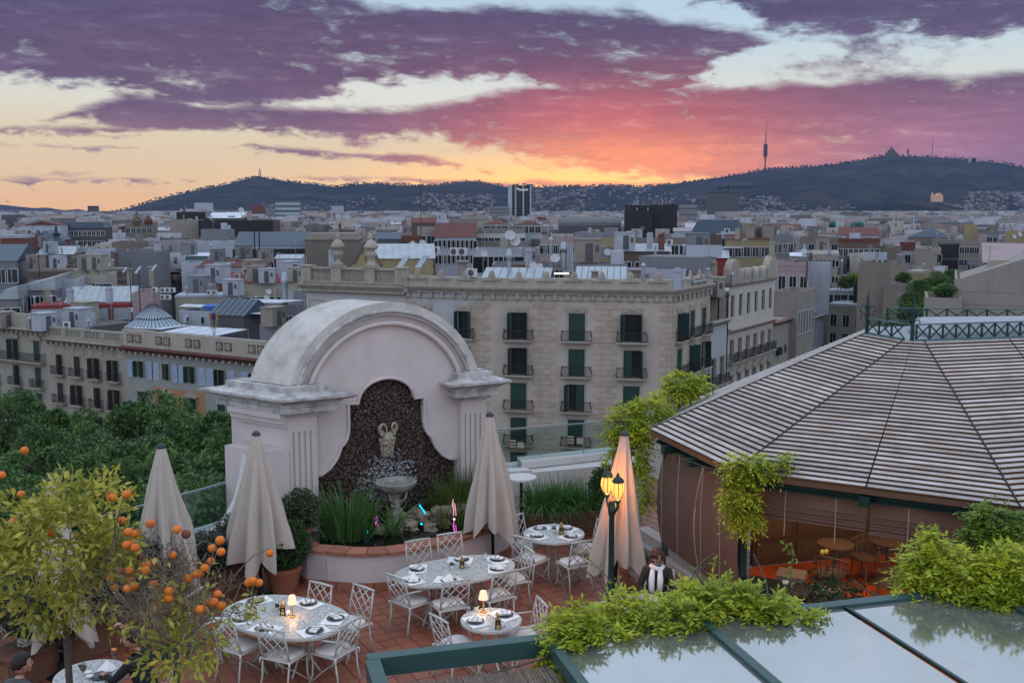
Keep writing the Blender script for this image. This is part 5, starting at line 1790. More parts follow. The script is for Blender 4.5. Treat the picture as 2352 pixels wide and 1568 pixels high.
block('screen_wall','pale corrugated roof screen beside the arch',596,640,745,118,'grey',yaw=-24,dep=0.3,base=-14)
def skylight(label,x0,x1,y,d,rh,dep):
 p0,w=edge(x0,y,d,radians(-6),x1)
 t=thing('glass_skylight',label,'skylight',(p0.x,p0.y,p0.z-1.5),radians(-6),'glass skylights on the corner building')
 b=MB()
 b.box(0,w,0,dep,0,1.2)
 obj('curb',b,WALL['teal'],t)
 n,m=8,3
 for i in range(n):
  for j in range(m):
   b=MB()
   x_,x2=w*i/n+0.03,w*(i+1)/n-0.03
   f0,f1=j/m,(j+1)/m
   b.slab([(x_,dep*f0+0.03,1.22+rh*f0),(x2,dep*f0+0.03,1.22+rh*f0),(x2,dep*f1-0.03,1.22+rh*f1),(x_,dep*f1-0.03,1.22+rh*f1)],(0,0,0.03))
   obj('pane',b,mat('skylight_glass',(0.20,0.25,0.28),0.3,spec=0.4),t)
 b=MB()
 b.add([(0,0.01,1.2),(0,dep,1.2),(0,dep,1.2+rh)],[(0,1,2)])
 b.add([(w,0.01,1.2),(w,dep,1.2+rh),(w,dep,1.2)],[(0,1,2)])
 obj('end_glazing',b,WALL['teal'],t)
skylight('sloping pale glass skylight behind the parapet crests, nearer the urns',1100,1262,641,108,1.2,6)
skylight('sloping pale glass skylight behind the parapet crests, nearer the pale blue screen',1318,1440,641,107,1.3,6)
t=thing('strip_lamp','lit fluorescent strip lamp on the corner building roof','lamp',at(1290,628,106))
b=MB()
b.bar((-0.75,0,0),(0.75,0,0),0.14)
obj('tube',b,mat('strip_light',(1,1,1),emit=(1,0.85,0.8),estr=3),t)
for x,y,d,r,c_,lb in((1962,519,290,0.95,'teal','round green water tank nearer the flats roof end'),(1976,519,290,0.95,'teal','round green water tank right of its twin on the brown roof'),(1912,514,420,1.3,'teal','green domed tank on the far roofs')):
 b=MB()
 b.lathe([(r,-1.5),(r,0.6),(r*0.8,1.1),(0.1,1.35)],12)
 obj('water_tank',b,mat('green_tank',(0.02,0.10,0.09),0.5),None,smooth=True,loc=at(x,y,d),label=lb,cat='water tank',group='round water tanks')
b=MB()
b.box(-2.2,2.2,-2,2,0,3)
for sx2 in(-1.6,1.6):
 b.box(sx2-0.15,sx2+0.15,-1.5,1.5,-3,0)
obj('white_tank',b,WALL['white'],None,loc=at(776,490,430),label='white box tank on legs high over the roofs left of the thin mast',cat='water tank')
for x,y,d,lb in((1866,695,175,'lit twin lamp globe on the street corner by the white office'),(2250,602,300,'lit shop sign glow low on the far street')):
 b=MB()
 b.ball((0,0,0),0.2 if d<200 else 0.45,8,5)
 obj('street_light',b,mat('street_globe',(1,0.8,0.5),emit=(1,0.68,0.32),estr=9),None,loc=at(x,y,d),label=lb,cat='lamp')
 # chimneys, vents, aerials and huts on whatever roof is met
bpy.context.view_layer.update()
_dg=bpy.context.evaluated_depsgraph_get()
rq=random.Random(44)
def _pieces():
 P_=[]
 b=MB();b.lathe([(0.16,-0.1),(0.16,1.3),(0.28,1.34),(0.02,1.65)],8);P_.append(('roof_vent',b.mesh('roof_vent',WALL['steel']),3))
 b=MB();b.box(-0.35,0.35,-0.3,0.3,-0.1,1.7);b.box(-0.42,0.42,-0.37,0.37,1.7,1.82);b.box(-0.3,-0.05,-0.2,0.2,1.82,2.05);b.box(0.05,0.3,-0.2,0.2,1.82,2.05)
 for k in('cream','brick','white'):
  P_.append(('chimney',b.mesh('chimney',WALL[k]),2))
 b=MB();b.tube([(0,0,-0.1),(0,0,3.6)],0.035,4)
 for j in range(4):
  b.bar((-0.55+0.06*j,0,3.45-0.2*j),(0.55-0.06*j,0,3.45-0.2*j),0.035)
 P_.append(('aerial',b.mesh('aerial',WALL['steel']),4))
 b=MB();b.box(-0.5,0.5,-0.2,0.2,0.05,0.85);b.k=1;b.tube([(0,-0.21,0.45),(0,-0.22,0.45)],0.33,12);P_.append(('air_unit',b.mesh('air_unit',[WALL['acw'],WALL['dark']]),4))
 for k in('white','grey','cream','beige'):
  b=MB();b.box(-1.3,1.3,-1.0,1.0,-0.1,2.3);b.box(-1.4,1.4,-1.1,1.1,2.3,2.42);b.k=1;b.box(-0.4,0.4,-1.03,-1.0,0,1.95);b.box(0.65,1.05,-1.03,-1.0,1.0,1.7)
  P_.append(('roof_room',b.mesh('roof_room',[WALL[k],WALL['dark']]),3))
 b=MB();b.lathe([(0.55,-0.1),(0.55,1.1),(0.4,1.3),(0.05,1.4)],12);P_.append(('water_drum',b.mesh('water_drum',WALL['grey']),1))
 b=MB();b.tube([(-2,0,0.35),(2,0,0.35),(2,0,1.4),(2.6,0,1.4)],0.14,6)
 for x in(-1.8,0,1.8):
  b.bar((x,0,-0.1),(x,0,0.3),0.07)
 P_.append(('duct',b.mesh('duct',WALL['steel']),2))
 b=MB();b.box(-2.4,2.4,-0.1,0.1,-0.1,1.5);P_.append(('partition',b.mesh('partition',WALL['white']),2))
 return P_
PCS=_pieces()
BAG=[p for p in PCS for _ in range(p[2])]
done=[]
for _ in range(2600):
 x,y=(rq.uniform(0,1100),rq.uniform(540,765))if rq.random()<0.62 else(rq.uniform(1100,2200),rq.uniform(535,700))
 d=ray(x,y).normalized()
 hit,loc,nrm,_i,ob,_m=sc.ray_cast(_dg,Vector((0,0,CZ)),d)
 if not hit or nrm.z<0.97 or not 95<loc.y<420:
  continue
 if any(abs(loc.x-a)+abs(loc.y-c_)<2.1+loc.y*0.004 for a,c_ in done):
  continue
 r=ob
 while r.parent:
  r=r.parent
 if r.get('category')!='building' or len(done)>210:
  continue
 nm,me,_w=rq.choice(BAG)
 if loc.y<112 and nm in('roof_room','partition'):
  continue
 done.append((loc.x,loc.y))
 s_=rq.uniform(0.8,1.2)
 M=Matrix.Translation(loc)@Matrix.Rotation(radians(rq.choice([-28,-12,5,60])),4,'Z')@Matrix.Diagonal((s_,s_,s_,1))
 link(nm,me,r,M=r.matrix_world.inverted()@M)
 # the terrace: floor, parapets
m_plaster=mat('lilac_plaster',(0.53,0.475,0.465),0.85,var=0.7,vscale=1.1,col2=(0.42,0.385,0.365),streak=0.22,streak_col=(0.27,0.25,0.235),bump=0.15,bscale=18)
m_weather=mat('weathered_plaster',(0.50,0.48,0.455),0.9,var=0.75,vscale=2.2,col2=(0.30,0.29,0.265),bump=0.35,bscale=9,streak=0.25,streak_col=(0.17,0.165,0.15))
m_wcap=mat('weathered_cap_stone',(0.47,0.46,0.45),0.9,var=0.9,vscale=3.5,col2=(0.20,0.195,0.19),bump=0.5,bscale=12,streak=0.3,streak_col=(0.12,0.12,0.115))
m_white=mat('white_parapet_paint',(0.54,0.54,0.53),0.8,var=0.3,vscale=1.2,bump=0.1)
m_tile=mat('terracotta_tile',(0.255,0.085,0.048),0.5,var=0.5,vscale=1.3,col2=(0.17,0.066,0.042),rand=0.1,spec=0.4,bump=0.12,bscale=30)
m_grout=mat('tile_grout',(0.165,0.072,0.05),0.9,var=0.4,vscale=3)
m_cope=mat('terracotta_coping',(0.30,0.12,0.075),0.8,var=0.6,vscale=5,col2=(0.19,0.085,0.06),rand=0.14,bump=0.3,bscale=25)
m_tglass=bpy.data.materials.new('balustrade_glass')
m_tglass.use_nodes=True
N=NB(m_tglass.node_tree)
m_tglass.node_tree.nodes.clear()
tr=N.n('ShaderNodeBsdfTransparent')
tr.inputs[0].default_value=(0.80,0.88,0.86,1)
gl=N.n('ShaderNodeBsdfGlossy')
gl.inputs['Roughness'].default_value=0.02
gl.inputs[0].default_value=(0.8,0.9,0.9,1)
fr=N.n('ShaderNodeFresnel')
fr.inputs[0].default_value=1.4
mx=N.n('ShaderNodeMixShader')
N._in(mx.inputs[0],fr.outputs[0])
m_tglass.node_tree.links.new(tr.outputs[0],mx.inputs[1])
m_tglass.node_tree.links.new(gl.outputs[0],mx.inputs[2])
ou=N.n('ShaderNodeOutputMaterial')
m_tglass.node_tree.links.new(mx.outputs[0],ou.inputs[0])
A2=Vector((-4.073,18.2,0))
FY=radians(28.674)
FT=Vector((cos(FY),sin(FY),0))
FN=Vector((sin(FY),-cos(FY),0))
FE=Vector((-0.82,0.572,0))
W3=Matrix.Translation(A2)@Matrix.Rotation(FY,4,'Z')
poly=[(-13.5,5.5),(13.5,4.0),(13.5,29),(2.4,23.2),(-0.35,21.6),(-4.6,19.35),(-6.6,16.75),(-9.5,12.4)]
fl=MB()
fl.prism(poly,STREET-0.0,-0.012)
floor=obj('terrace_floor',fl,m_grout,kind='structure')
TS=0.235
cand=[]
ca,sa=cos(FY),sin(FY)
def inside(p,pg):
 r=False
 j=len(pg)-1
 for i in range(len(pg)):
  if(pg[i][1]>p[1])!=(pg[j][1]>p[1])and p[0]<(pg[j][0]-pg[i][0])*(p[1]-pg[i][1])/(pg[j][1]-pg[i][1])+pg[i][0]:
   r=not r
  j=i
 return r
ppoly=[(p[0]*0.99,p[1])for p in poly]
for i in range(-60,60):
 for j in range(-60,80):
  x,y=i*TS,j*TS
  X_,Y_=x*ca-y*sa,14+x*sa+y*ca
  if not inside((X_,Y_),ppoly)or X_>5.5 or Y_<9.5 or X_<-9.5 or Y_>21.5:
   continue
  a=(Vector((X_,Y_,0))-A2)
  if a.dot(FN)<0.15 and X_<0:
   continue
  cand.append((X_,Y_))
vis=[]
for c_ in cand:
 sx_,sy_=px((c_[0],c_[1],0))
 ok=700<sx_<1480 and 1255<sy_<1520
 vis.append((0 if ok else 1,c_[1],c_))
vis.sort()
tb=MB()
h_=TS/2-0.006
tb.box(-h_,h_,-h_,h_,-0.008,0.0)
tme=tb.mesh('tile',m_tile)
for k,(_,_,c_)in enumerate(vis[:300]):
 link('tile',tme,floor,M=Matrix.Translation((c_[0],c_[1],rnd.uniform(-0.0015,0.0015)))@Matrix.Rotation(FY+rnd.uniform(-0.006,0.006),4,'Z'))
tb=MB()
for _,_,c_ in vis[300:]:
 tb.box(-h_,h_,-h_,h_,-0.008,0.0,Matrix.Translation((c_[0],c_[1],rnd.uniform(-0.0015,0.0015)))@Matrix.Rotation(FY,4,'Z'))
m_tile2=m_tile.copy()
o=obj('tile',tb,m_tile2,floor)
o['kind']='stuff'
nt2=m_tile2.node_tree
for nd in nt2.nodes:
 if nd.type=='OBJECT_INFO':
  gi=nt2.nodes.new('ShaderNodeNewGeometry')
  for l in list(nd.outputs['Random'].links):
   nt2.links.new(gi.outputs['Random Per Island'],l.to_socket)
   # the arched fountain wall
arch=thing('fountain_wall','lilac and weathered white arched fountain wall with dark stone niche and fluted pillars','fountain wall',A2,FY)
Ri=Matrix.Rotation(-FY,4,'Z')
EL_=Ri@FE
def arc(cx,cz,r,z0,n=40):
 """arc above the height z0, from left to right"""
 a0=math.asin(max(-1,min(1,(z0-cz)/r)))
 return[(cx-r*cos(a0+(pi-2*a0)*k/n),cz+r*sin(a0+(pi-2*a0)*k/n))for k in range(n+1)]
CX=1.95
outer=arc(CX,2.63,1.975,3.02)
inner=arc(CX,2.60,1.60,3.02)
half=[(1.47,1.42),(1.30,1.45),(1.14,1.55),(1.02,1.70),(0.945,1.86),(0.93,1.93),(0.86,1.98),(0.80,2.08),(0.77,2.22),(0.765,2.40),(0.765,2.72),(0.57,2.72)]
niche=[(CX+x,z)for x,z in half]
top=[(CX+0.57*cos(pi*k/16),2.72+0.44*sin(pi*k/16))for k in range(1,16)]
niche=niche+top+[(CX-x,z)for x,z in reversed(half)]
DEP=1.05
def strip(b,prof,y0,vec):
 vs=[(x,y0,z)for x,z in prof]+[(x+vec.x,y0+vec.y,z)for x,z in prof]
 n=len(prof)
 b.add(vs,[(i,n+i,n+i+1,i+1)for i in range(n-1)])
b=MB()
strip(b,outer,-0.06,Vector((EL_.x*DEP,EL_.y*DEP,0)))
obj('arch_barrel',b,m_weather,arch,smooth=True)
b=MB()
ob,ib=outer,arc(CX,2.60,1.76,3.02)
n=len(ob)
vs=[(x,-0.06,z)for x,z in ob]+[(x,-0.06,z)for x,z in ib]+[(x,0.05,z)for x,z in ib]
b.add(vs,[(i,i+1,n+i+1,n+i)for i in range(n-1)]+[(n+i,n+i+1,2*n+i+1,2*n+i)for i in range(n-1)])
obj('arch_face',b,m_weather,arch,smooth=False)
for r_,t_,y_ in((1.83,0.042,-0.075),(1.595,0.05,-0.02)):
 b=MB()
 b.tube([(x,y_,z)for x,z in arc(CX,2.61,r_,3.0,48)],t_,8)
 obj('moulding',b,m_wcap if r_>1.7 else m_plaster,arch,smooth=True)
def fill_face(outline,hole,y):
 bm=bmesh.new()
 def loop(pts):
  vv=[bm.verts.new((x,y,z))for x,z in pts]
  return[bm.edges.new((vv[i],vv[(i+1)%len(vv)]))for i in range(len(vv))]
 ed=loop(outline)+(loop(hole)if hole else[])
 bmesh.ops.triangle_fill(bm,use_beauty=True,use_dissolve=False,edges=ed,normal=(0,-1,0))
 me=bpy.data.meshes.new('wall_face')
 bm.to_mesh(me)
 bm.free()
 return me
wo_=[(0.1,0.0)]+[(3.8,0.0),(3.8,3.02)]+list(reversed(arc(CX,2.60,1.78,3.02,40)))[0:]+[(0.1,3.02)]
nh=[(CX+1.47,0.3)]+niche+[(CX-1.47,0.3)]
me=fill_face(wo_,nh,0.045)
me.materials.append(m_plaster)
link('wall_face',me,arch)
b=MB()
strip(b,[(CX+1.47,0.3)]+niche+[(CX-1.47,0.3)],0.045,Vector((0,0.17,0)))
obj('niche_reveal',b,m_plaster,arch)
b=MB()
b.tube([(x,0.03,z)for x,z in niche],0.033,8)
obj('niche_moulding',b,m_plaster,arch,smooth=True)
b=MB()
bp=[(0.06,0.26),(3.82,0.26),(3.82+EL_.x*DEP,0.26+EL_.y*DEP),(0.06+EL_.x*DEP,0.26+EL_.y*DEP)]
b.prism(bp,0,3.0)
obj('wall_core',b,m_plaster,arch)
bk=MB()
pts_=[(x+EL_.x*DEP*0.98,0.0,z)for x,z in outer]
bk.slab([(x,EL_.y*DEP*0.98,z)for x,_,z in pts_],(0,0.02,0))
obj('back_face',bk,m_weather,arch)
m_lava=mat('dark_lava_stone',(0.055,0.036,0.031),0.7,var=0.9,vscale=14,col2=(0.125,0.080,0.064),bump=0.6,bscale=40,rand=0.45,spec=0.4)
m_lavaw=mat('lime_crusted_stone',(0.30,0.30,0.315),0.8,var=0.9,vscale=18,col2=(0.07,0.065,0.065),bump=0.5,bscale=40,rand=0.3)
b=MB()
b.add([(CX-1.5,0.20,0.2),(CX+1.5,0.20,0.2),(CX+1.5,0.20,3.2),(CX-1.5,0.20,3.2)],[(0,1,2,3)])
nb=obj('niche_back',b,mat('niche_mortar',(0.018,0.015,0.014),0.95),arch)
stones=[]
for k in range(5):
 b=MB()
 r2=random.Random(k)
 b.ball((0,0,0),1.0,6,4,(1,0.7,0.85),fn=lambda d,r2=r2:0.75+0.35*r2.random())
 stones.append((b.mesh('stone',m_lava),[m for m in[0]]))
stw=[]
for k in range(3):
 me=stones[k][0].copy()
 me.materials.clear()
 me.materials.append(m_lavaw)
 stw.append(me)
sp=[]
z=0.46
row=0
while z<3.2:
 x=CX-1.5+(0.028 if row%2 else 0)
 while x<CX+1.5:
  xx,zz=x+rnd.uniform(-0.016,0.016),z+rnd.uniform(-0.016,0.016)
  if inside((xx,zz),nh):
   sp.append((xx,zz))
  x+=0.058
 z+=0.052
 row+=1
def white_p(x,z):
 q=hypot((x-CX-0.06)/0.50,(z-1.16)/0.46)
 return min(1.0,max(0.0,2.1-1.5*q))
sp.sort(key=lambda p:hypot(p[0]-CX,(p[1]-2.0)*0.8))
rest=MB()
rest_mi=[]
for k,(x,z)in enumerate(sp):
 s_=rnd.uniform(0.026,0.042)
 wht=rnd.random()<white_p(x,z)
 M=Matrix.Translation((x,0.195-rnd.uniform(0,0.02),z))@Matrix.Rotation(rnd.uniform(0,6.28),4,'Y')@Matrix.Rotation(rnd.uniform(-0.5,0.5),4,'X')@Matrix.Diagonal((s_,s_,s_,1))
 if k<300:
  link('stone',rnd.choice(stw)if wht else rnd.choice(stones)[0],arch,M=M)
 else :
  src=stones[k%5][0]
  rest.k=1 if wht else 0
  o_=len(rest.v)
  rest.v.extend([tuple(M@v.co)for v in src.vertices])
  for pl_ in src.polygons:
   rest.f.append(tuple(i+o_ for i in pl_.vertices))
   rest.mi.append(rest.k)
def island_rand(m):
 c_=m.copy()
 t_=c_.node_tree
 for nd in list(t_.nodes):
  if nd.type=='OBJECT_INFO':
   gi=t_.nodes.new('ShaderNodeNewGeometry')
   for l in list(nd.outputs['Random'].links):
    t_.links.new(gi.outputs['Random Per Island'],l.to_socket)
 return c_
o=link('stone',rest.mesh('stone',[island_rand(m_lava),island_rand(m_lavaw)]),arch)
o['kind']='stuff'
def pillar(s0,s1,left):
 b=MB()
 if left:
  L_=1.55
  pp=[(s0,-0.10),(s1,-0.10),(s1+EL_.x*0.3,-0.10+EL_.y*0.3+0.2),(s1+EL_.x*L_,-0.10+EL_.y*L_),(s0+EL_.x*L_,-0.10+EL_.y*L_)]
 else :
  pp=[(s0,-0.10),(s1,-0.10),(s1-0.2,1.3),(s0,1.3)]
 xs=[s0]
 wdt=s1-s0
 nfl=4
 fw,gap=wdt*0.075,wdt*0.125
 x=s0+wdt*0.12
 cuts=[]
 for k in range(nfl):
  cuts.append((x,x+fw))
  x+=fw+gap
 holes=[(a,c_,0.2,2.33)for a,c_ in cuts]
 xs=sorted(set([s0,s1]+[h[0]for h in holes]+[h[1]for h in holes]))
 zs=[0,0.2,2.33,2.72]
 for i in range(len(xs)-1):
  for j in range(3):
   mx_=(xs[i]+xs[i+1])/2
   inn=j==1 and any(a<mx_<c_ for a,c_ in cuts)
   y=-0.10+(0.028 if inn else 0)
   b.add([(xs[i],y,zs[j]),(xs[i+1],y,zs[j]),(xs[i+1],y,zs[j+1]),(xs[i],y,zs[j+1])],[(0,1,2,3)])
 for a,c_,z0,z1 in holes:
  y0,y1=-0.10,-0.072
  b.add([(a,y0,z0),(a,y1,z0),(a,y1,z1),(a,y0,z1),(c_,y0,z0),(c_,y1,z0),(c_,y1,z1),(c_,y0,z1)],[(0,1,2,3),(7,6,5,4),(2,6,7,3),(1,0,4,5)])
 n=len(pp)
 vs=[(p[0],p[1],0)for p in pp]+[(p[0],p[1],2.72)for p in pp]
 b.add(vs,[(i,(i+1)%n,n+(i+1)%n,n+i)for i in range(1,n)])
 obj('pillar',b,m_plaster,arch)
pillar(0.0,0.53,True)
pillar(3.45,4.0,False)
def capping(pts,name='pillar_cap'):
 """stepped cornice round three sides of a pillar (points in the wall's axes, front left to right first)"""
 b=MB()
 sweep(b,pts,[(0.06,2.62),(0.08,2.70),(0.20,2.705),(0.20,2.80),(0.165,2.81),(0.165,2.85),(0.20,2.86),(0.23,2.90),(0.32,2.93),(0.36,2.955),(0.36,3.0),(0.10,3.06),(0.09,3.16),(-0.1,3.19)],closed=True)
 b.add([(p[0],p[1],3.188)for p in pts],[tuple(range(len(pts)))])
 return obj(name,b,m_wcap,arch)
q0=Vector((0.0,-0.10,0))
L_=1.42
capping([(0.0,-0.10),(0.55,-0.10),(0.55+EL_.x*0.5,0.25),(0.55+EL_.x*L_,-0.10+EL_.y*L_),(EL_.x*L_,-0.10+EL_.y*L_)][::1])
capping([(3.42,-0.10),(4.0,-0.10),(3.9,1.1),(3.42,1.1)])
b=MB()
sweep(b,[(0.0,-0.1),(EL_.x*L_,-0.10+EL_.y*L_)][::-1],[(0.0,2.40),(0.07,2.42),(0.07,2.48),(0.14,2.50),(0.14,2.58),(0.20,2.60),(0.20,2.70),(0,2.71)])
obj('side_band',b,m_plaster,arch)
b=MB()
w2=Vector((EL_.x,EL_.y,0))
sd=Vector((EL_.y,-EL_.x,0))
if sd.x>0:
 sd=-sd
c1_,c2_=Vector((0.0,-0.10,0))+sd*0.0,Vector((0,-0.10,0))+w2*1.3
bb=[Vector((-0.01,-0.12,0)),Vector((-0.01,-0.12,0))+w2*1.25,Vector((-0.01,-0.12,0))+w2*1.25+sd*0.42,Vector((-0.01,-0.12,0))+w2*0.28+sd*0.42]
b.prism([(p.x,p.y)for p in bb][::-1],0,2.02)
obj('base_block',b,m_plaster,arch)
b=MB()
s0=bb[2].lerp(bb[3],0.45)
pr=[(0,1.95),(0.03,1.7),(0.09,1.4),(0.19,1.1),(0.36,0.82),(0.62,0.62),(1.0,0.5),(1.5,0.45),(1.5,0),(0,0)]
dirs=Vector((-1,-0.10,0)).normalized()
pn=Vector((-dirs.y,dirs.x,0))
b.slab([s0+dirs*(x-0.02)+Vector((0,0,z))for x,z in pr][::-1],pn*0.28)
obj('scroll',b,m_white,arch)
b=MB()
s0=Vector((4.0,0.15,0))
pr=[(0,1.7),(0.05,1.5),(0.15,1.25),(0.35,1.08),(0.7,0.98),(1.2,0.95),(1.2,0),(0,0)]
b.slab([s0+Vector((x,0,z))for x,z in pr],(0,0.3,0))
obj('scroll',b,m_white,arch)
mk=thing('stone_mask','carved stone mask with curled ram horns mounted on the dark niche','mask',W3@Vector((CX,0.10,1.93)),FY)
m_msk=mat('yellowed_stone',(0.37,0.345,0.265),0.9,var=0.8,vscale=14,col2=(0.16,0.15,0.115),bump=0.6,bscale=40)
b=MB()
b.slab([(-0.105,0,-0.29),(0.105,0,-0.29),(0.15,0,0.05),(-0.15,0,0.05)],(0,-0.07,0))
b.ball((0,-0.08,0.03),0.14,14,10,(0.95,0.75,1.15))
b.ball((0,-0.19,0.02),0.032,8,6,(0.8,1.0,1.8))
for s_ in(-1,1):
 b.ball((0.055*s_,-0.175,0.075),0.04,8,5,(1.3,0.6,0.6))
 b.ball((0.05*s_,-0.168,0.04),0.022,8,5)
 b.ball((0.075*s_,-0.15,-0.02),0.045,8,5)
 b.ball((0.145*s_,-0.07,0.04),0.04,8,5,(0.6,0.8,1.3))
 for k in range(4):
  b.ball((0.05*s_*(k%2+0.3),-0.12+0.01*k,-0.10-0.045*k),0.045-0.005*k,7,5,(1,0.8,1.4))
b.ball((0,-0.17,-0.06),0.035,8,5,(1.4,0.6,0.5))
for k in range(7):
 b.ball((-0.13+0.043*k,-0.11,0.155+0.02*sin(k*2.1)),0.036,7,5)
obj('face',b,m_msk,mk,smooth=True,sharp=60)
for s_ in(-1,1):
 b=MB()
 pts=[(s_*(0.10+0.085*sin(t*1.0)*(1-0.10*t)),-0.08-0.02*t,0.20+0.10*(1-cos(t))-0.012*t)for t in[k*0.42 for k in range(13)]]
 b.tube(pts,[0.045-0.0027*k for k in range(13)],8)
 obj('horn',b,m_msk,mk,smooth=True)
bs=thing('shell_basin','scalloped stone shell basin on a carved figure stem in front of the niche','basin',W3@Vector((CX+0.05,-0.22,0.42)),FY)
m_bas=mat('mossy_stone',(0.36,0.345,0.31),0.9,var=0.85,vscale=7,col2=(0.13,0.13,0.105),bump=0.5,bscale=30)
b=MB()
sc_=lambda t,i:1+(0.075*abs(sin(6.5*t))*min(1,i/3.0)if i<8 else 0.03*abs(sin(6.5*t)))
b.lathe([(0.06,0.56),(0.16,0.58),(0.27,0.63),(0.345,0.70),(0.375,0.76),(0.385,0.785),(0.36,0.79),(0.33,0.765),(0.26,0.70),(0.14,0.655),(0.0,0.64)],52,wob=sc_,cap=False)
obj('shell',b,m_bas,bs,smooth=True,sharp=70)
b=MB()
b.lathe([(0.16,-0.1),(0.15,0.02),(0.10,0.06),(0.115,0.16),(0.085,0.26),(0.10,0.34),(0.075,0.42),(0.085,0.5),(0.12,0.57)],14,wob=lambda t,i:1+0.14*sin(3*t+i*1.2))
for k in range(9):
 b.ball((0.09*cos(k*2.0),0.09*sin(k*2.0),0.05+0.055*k),0.045,7,5,(1,1,1.4))
b.tube([(0.05,-0.05,0.35),(0.15,-0.10,0.46),(0.20,-0.08,0.60)],[0.035,0.03,0.025],7)
b.tube([(-0.05,-0.05,0.35),(-0.14,-0.10,0.46),(-0.17,-0.1,0.60)],[0.035,0.03,0.025],7)
obj('stem',b,m_bas,bs,smooth=True)
# curved planter and its pond
fp_=[(700,1342),(752,1350),(820,1356),(890,1353),(960,1342),(1030,1326),(1090,1308),(1140,1288),(1172,1262)]
F0=[on(x,y,0)for x,y in fp_]
def catmull(P,n=6):
 out=[]
 for i in range(len(P)-1):
  p0,p1,p2,p3=P[max(i-1,0)],P[i],P[i+1],P[min(i+2,len(P)-1)]
  for k in range(n):
   t=k/n
   out.append(0.5*((2*p1)+(p2-p0)*t+(2*p0-5*p1+4*p2-p3)*t*t+(3*p1-p0-3*p2+p3)*t**3))
 out.append(P[-1])
 return out
back_r=W3@Vector((3.55,-0.12,0))
back_l=W3@Vector((-0.25,-0.12,0))
front=catmull([back_l.lerp(F0[0],0.35)]+F0[0:1]+F0[1:]+[F0[-1].lerp(back_r,0.6)+Vector((0.12,0,0))],6)
plt_=thing('curved_planter','lilac plastered curved planter with terracotta coping below the fountain niche','planter',(F0[3].x,F0[3].y,0))
pl0=Vector(plt_.location)
HP=0.60
loc_f=[(p.x-pl0.x,p.y-pl0.y)for p in front]
b=MB()
sweep(b,loc_f,[(0,0.13),(0,HP),(-0.26,HP),(-0.26,0.1)])
obj('wall',b,m_plaster,plt_,smooth=False)
def seg_tiles(name,prof_fn,step,mats,z0,z1,o0,o1,gap=0.006):
 P=[Vector((p[0],p[1],0))for p in loc_f]
 d=[0]
 for i in range(1,len(P)):
  d.append(d[-1]+(P[i]-P[i-1]).length)
 tot=d[-1]
 def pt(s):
  s=max(0,min(tot,s))
  i=max(k for k in range(len(d))if d[k]<=s+1e-9)
  i=min(i,len(P)-2)
  f=(s-d[i])/max(d[i+1]-d[i],1e-6)
  a=max(i-1,0)
  t_=(P[min(i+2,len(P)-1)]-P[a]).normalized()
  return P[i].lerp(P[i+1],f),Vector((t_.y,-t_.x,0))
 n=int(tot/step)
 for k in range(n):
  p0,n0=pt(tot*k/n+gap)
  pm,nm=pt(tot*(k+0.5)/n)
  p1,n1=pt(tot*(k+1)/n-gap)
  b=MB()
  ring=[p0+n0*o1,pm+nm*o1,p1+n1*o1,p1+n1*o0,pm+nm*o0,p0+n0*o0]
  b.prism([(q.x,q.y)for q in ring],z0,z1+rnd.uniform(-0.004,0.004))
  obj(name,b,mats,plt_)
seg_tiles('coping_tile',None,0.34,m_cope,HP+0.002,HP+0.055,-0.30,0.055)
seg_tiles('skirting_tile',None,0.30,m_cope,0.002,0.135,-0.02,0.018)
a,c_=Vector((loc_f[7][0],loc_f[7][1],0)),Vector((loc_f[12][0],loc_f[12][1],0))
dd=(c_-a).normalized()
nn=Vector((dd.y,-dd.x,0))
b=MB()
b.slab([a+nn*0.012+Vector((0,0,0.14)),c_+nn*0.012+Vector((0,0,0.14)),c_+nn*0.012+Vector((0,0,0.52)),a+nn*0.012+Vector((0,0,0.52))],nn*0.012)
obj('hatch',b,mat('hatch_grey_paint',(0.40,0.375,0.375),0.6),plt_)
b=MB()
b.add([(p[0],p[1],0.44)for p in loc_f]+[tuple(back_r-pl0)[:2]+(0.44,),tuple(back_l-pl0)[:2]+(0.44,)],[tuple(range(len(loc_f)+2))])
obj('pond_water',b,mat('pond_water',(0.008,0.010,0.009),0.06,spec=0.6),plt_)
m_rock=mat('pond_rock',(0.28,0.225,0.175),0.9,var=0.8,vscale=6,col2=(0.13,0.10,0.08),bump=0.6,bscale=14,rand=0.15)
rk=thing('rockery','pile of rough tan rocks in the pond below the shell basin','rocks',on(965,1195,0.45))
r0_=Vector(rk.location)
for i,(x,y,z_,s_)in enumerate([(905,1215,0.5,0.16),(940,1208,0.5,0.17),(975,1190,0.55,0.20),(1010,1183,0.62,0.22),(1035,1176,0.58,0.17),(955,1180,0.62,0.15),(1062,1172,0.55,0.17),(990,1213,0.48,0.14),(870,1220,0.5,0.15),(1022,1203,0.5,0.14),(930,1188,0.6,0.13)]):
 b=MB()
 seed=i*7.3
 b.ball((0,0,0),s_,16,10,(1.15,0.95,0.85),fn=lambda d,seed=seed:0.85+0.55*noise.fractal(d*1.6+Vector((seed,0,0)),0.9,2.2,4))
 obj('rock',b,m_rock,rk,smooth=True,sharp=28,loc=on(x,y,z_)-r0_,rz=rnd.uniform(0,6))
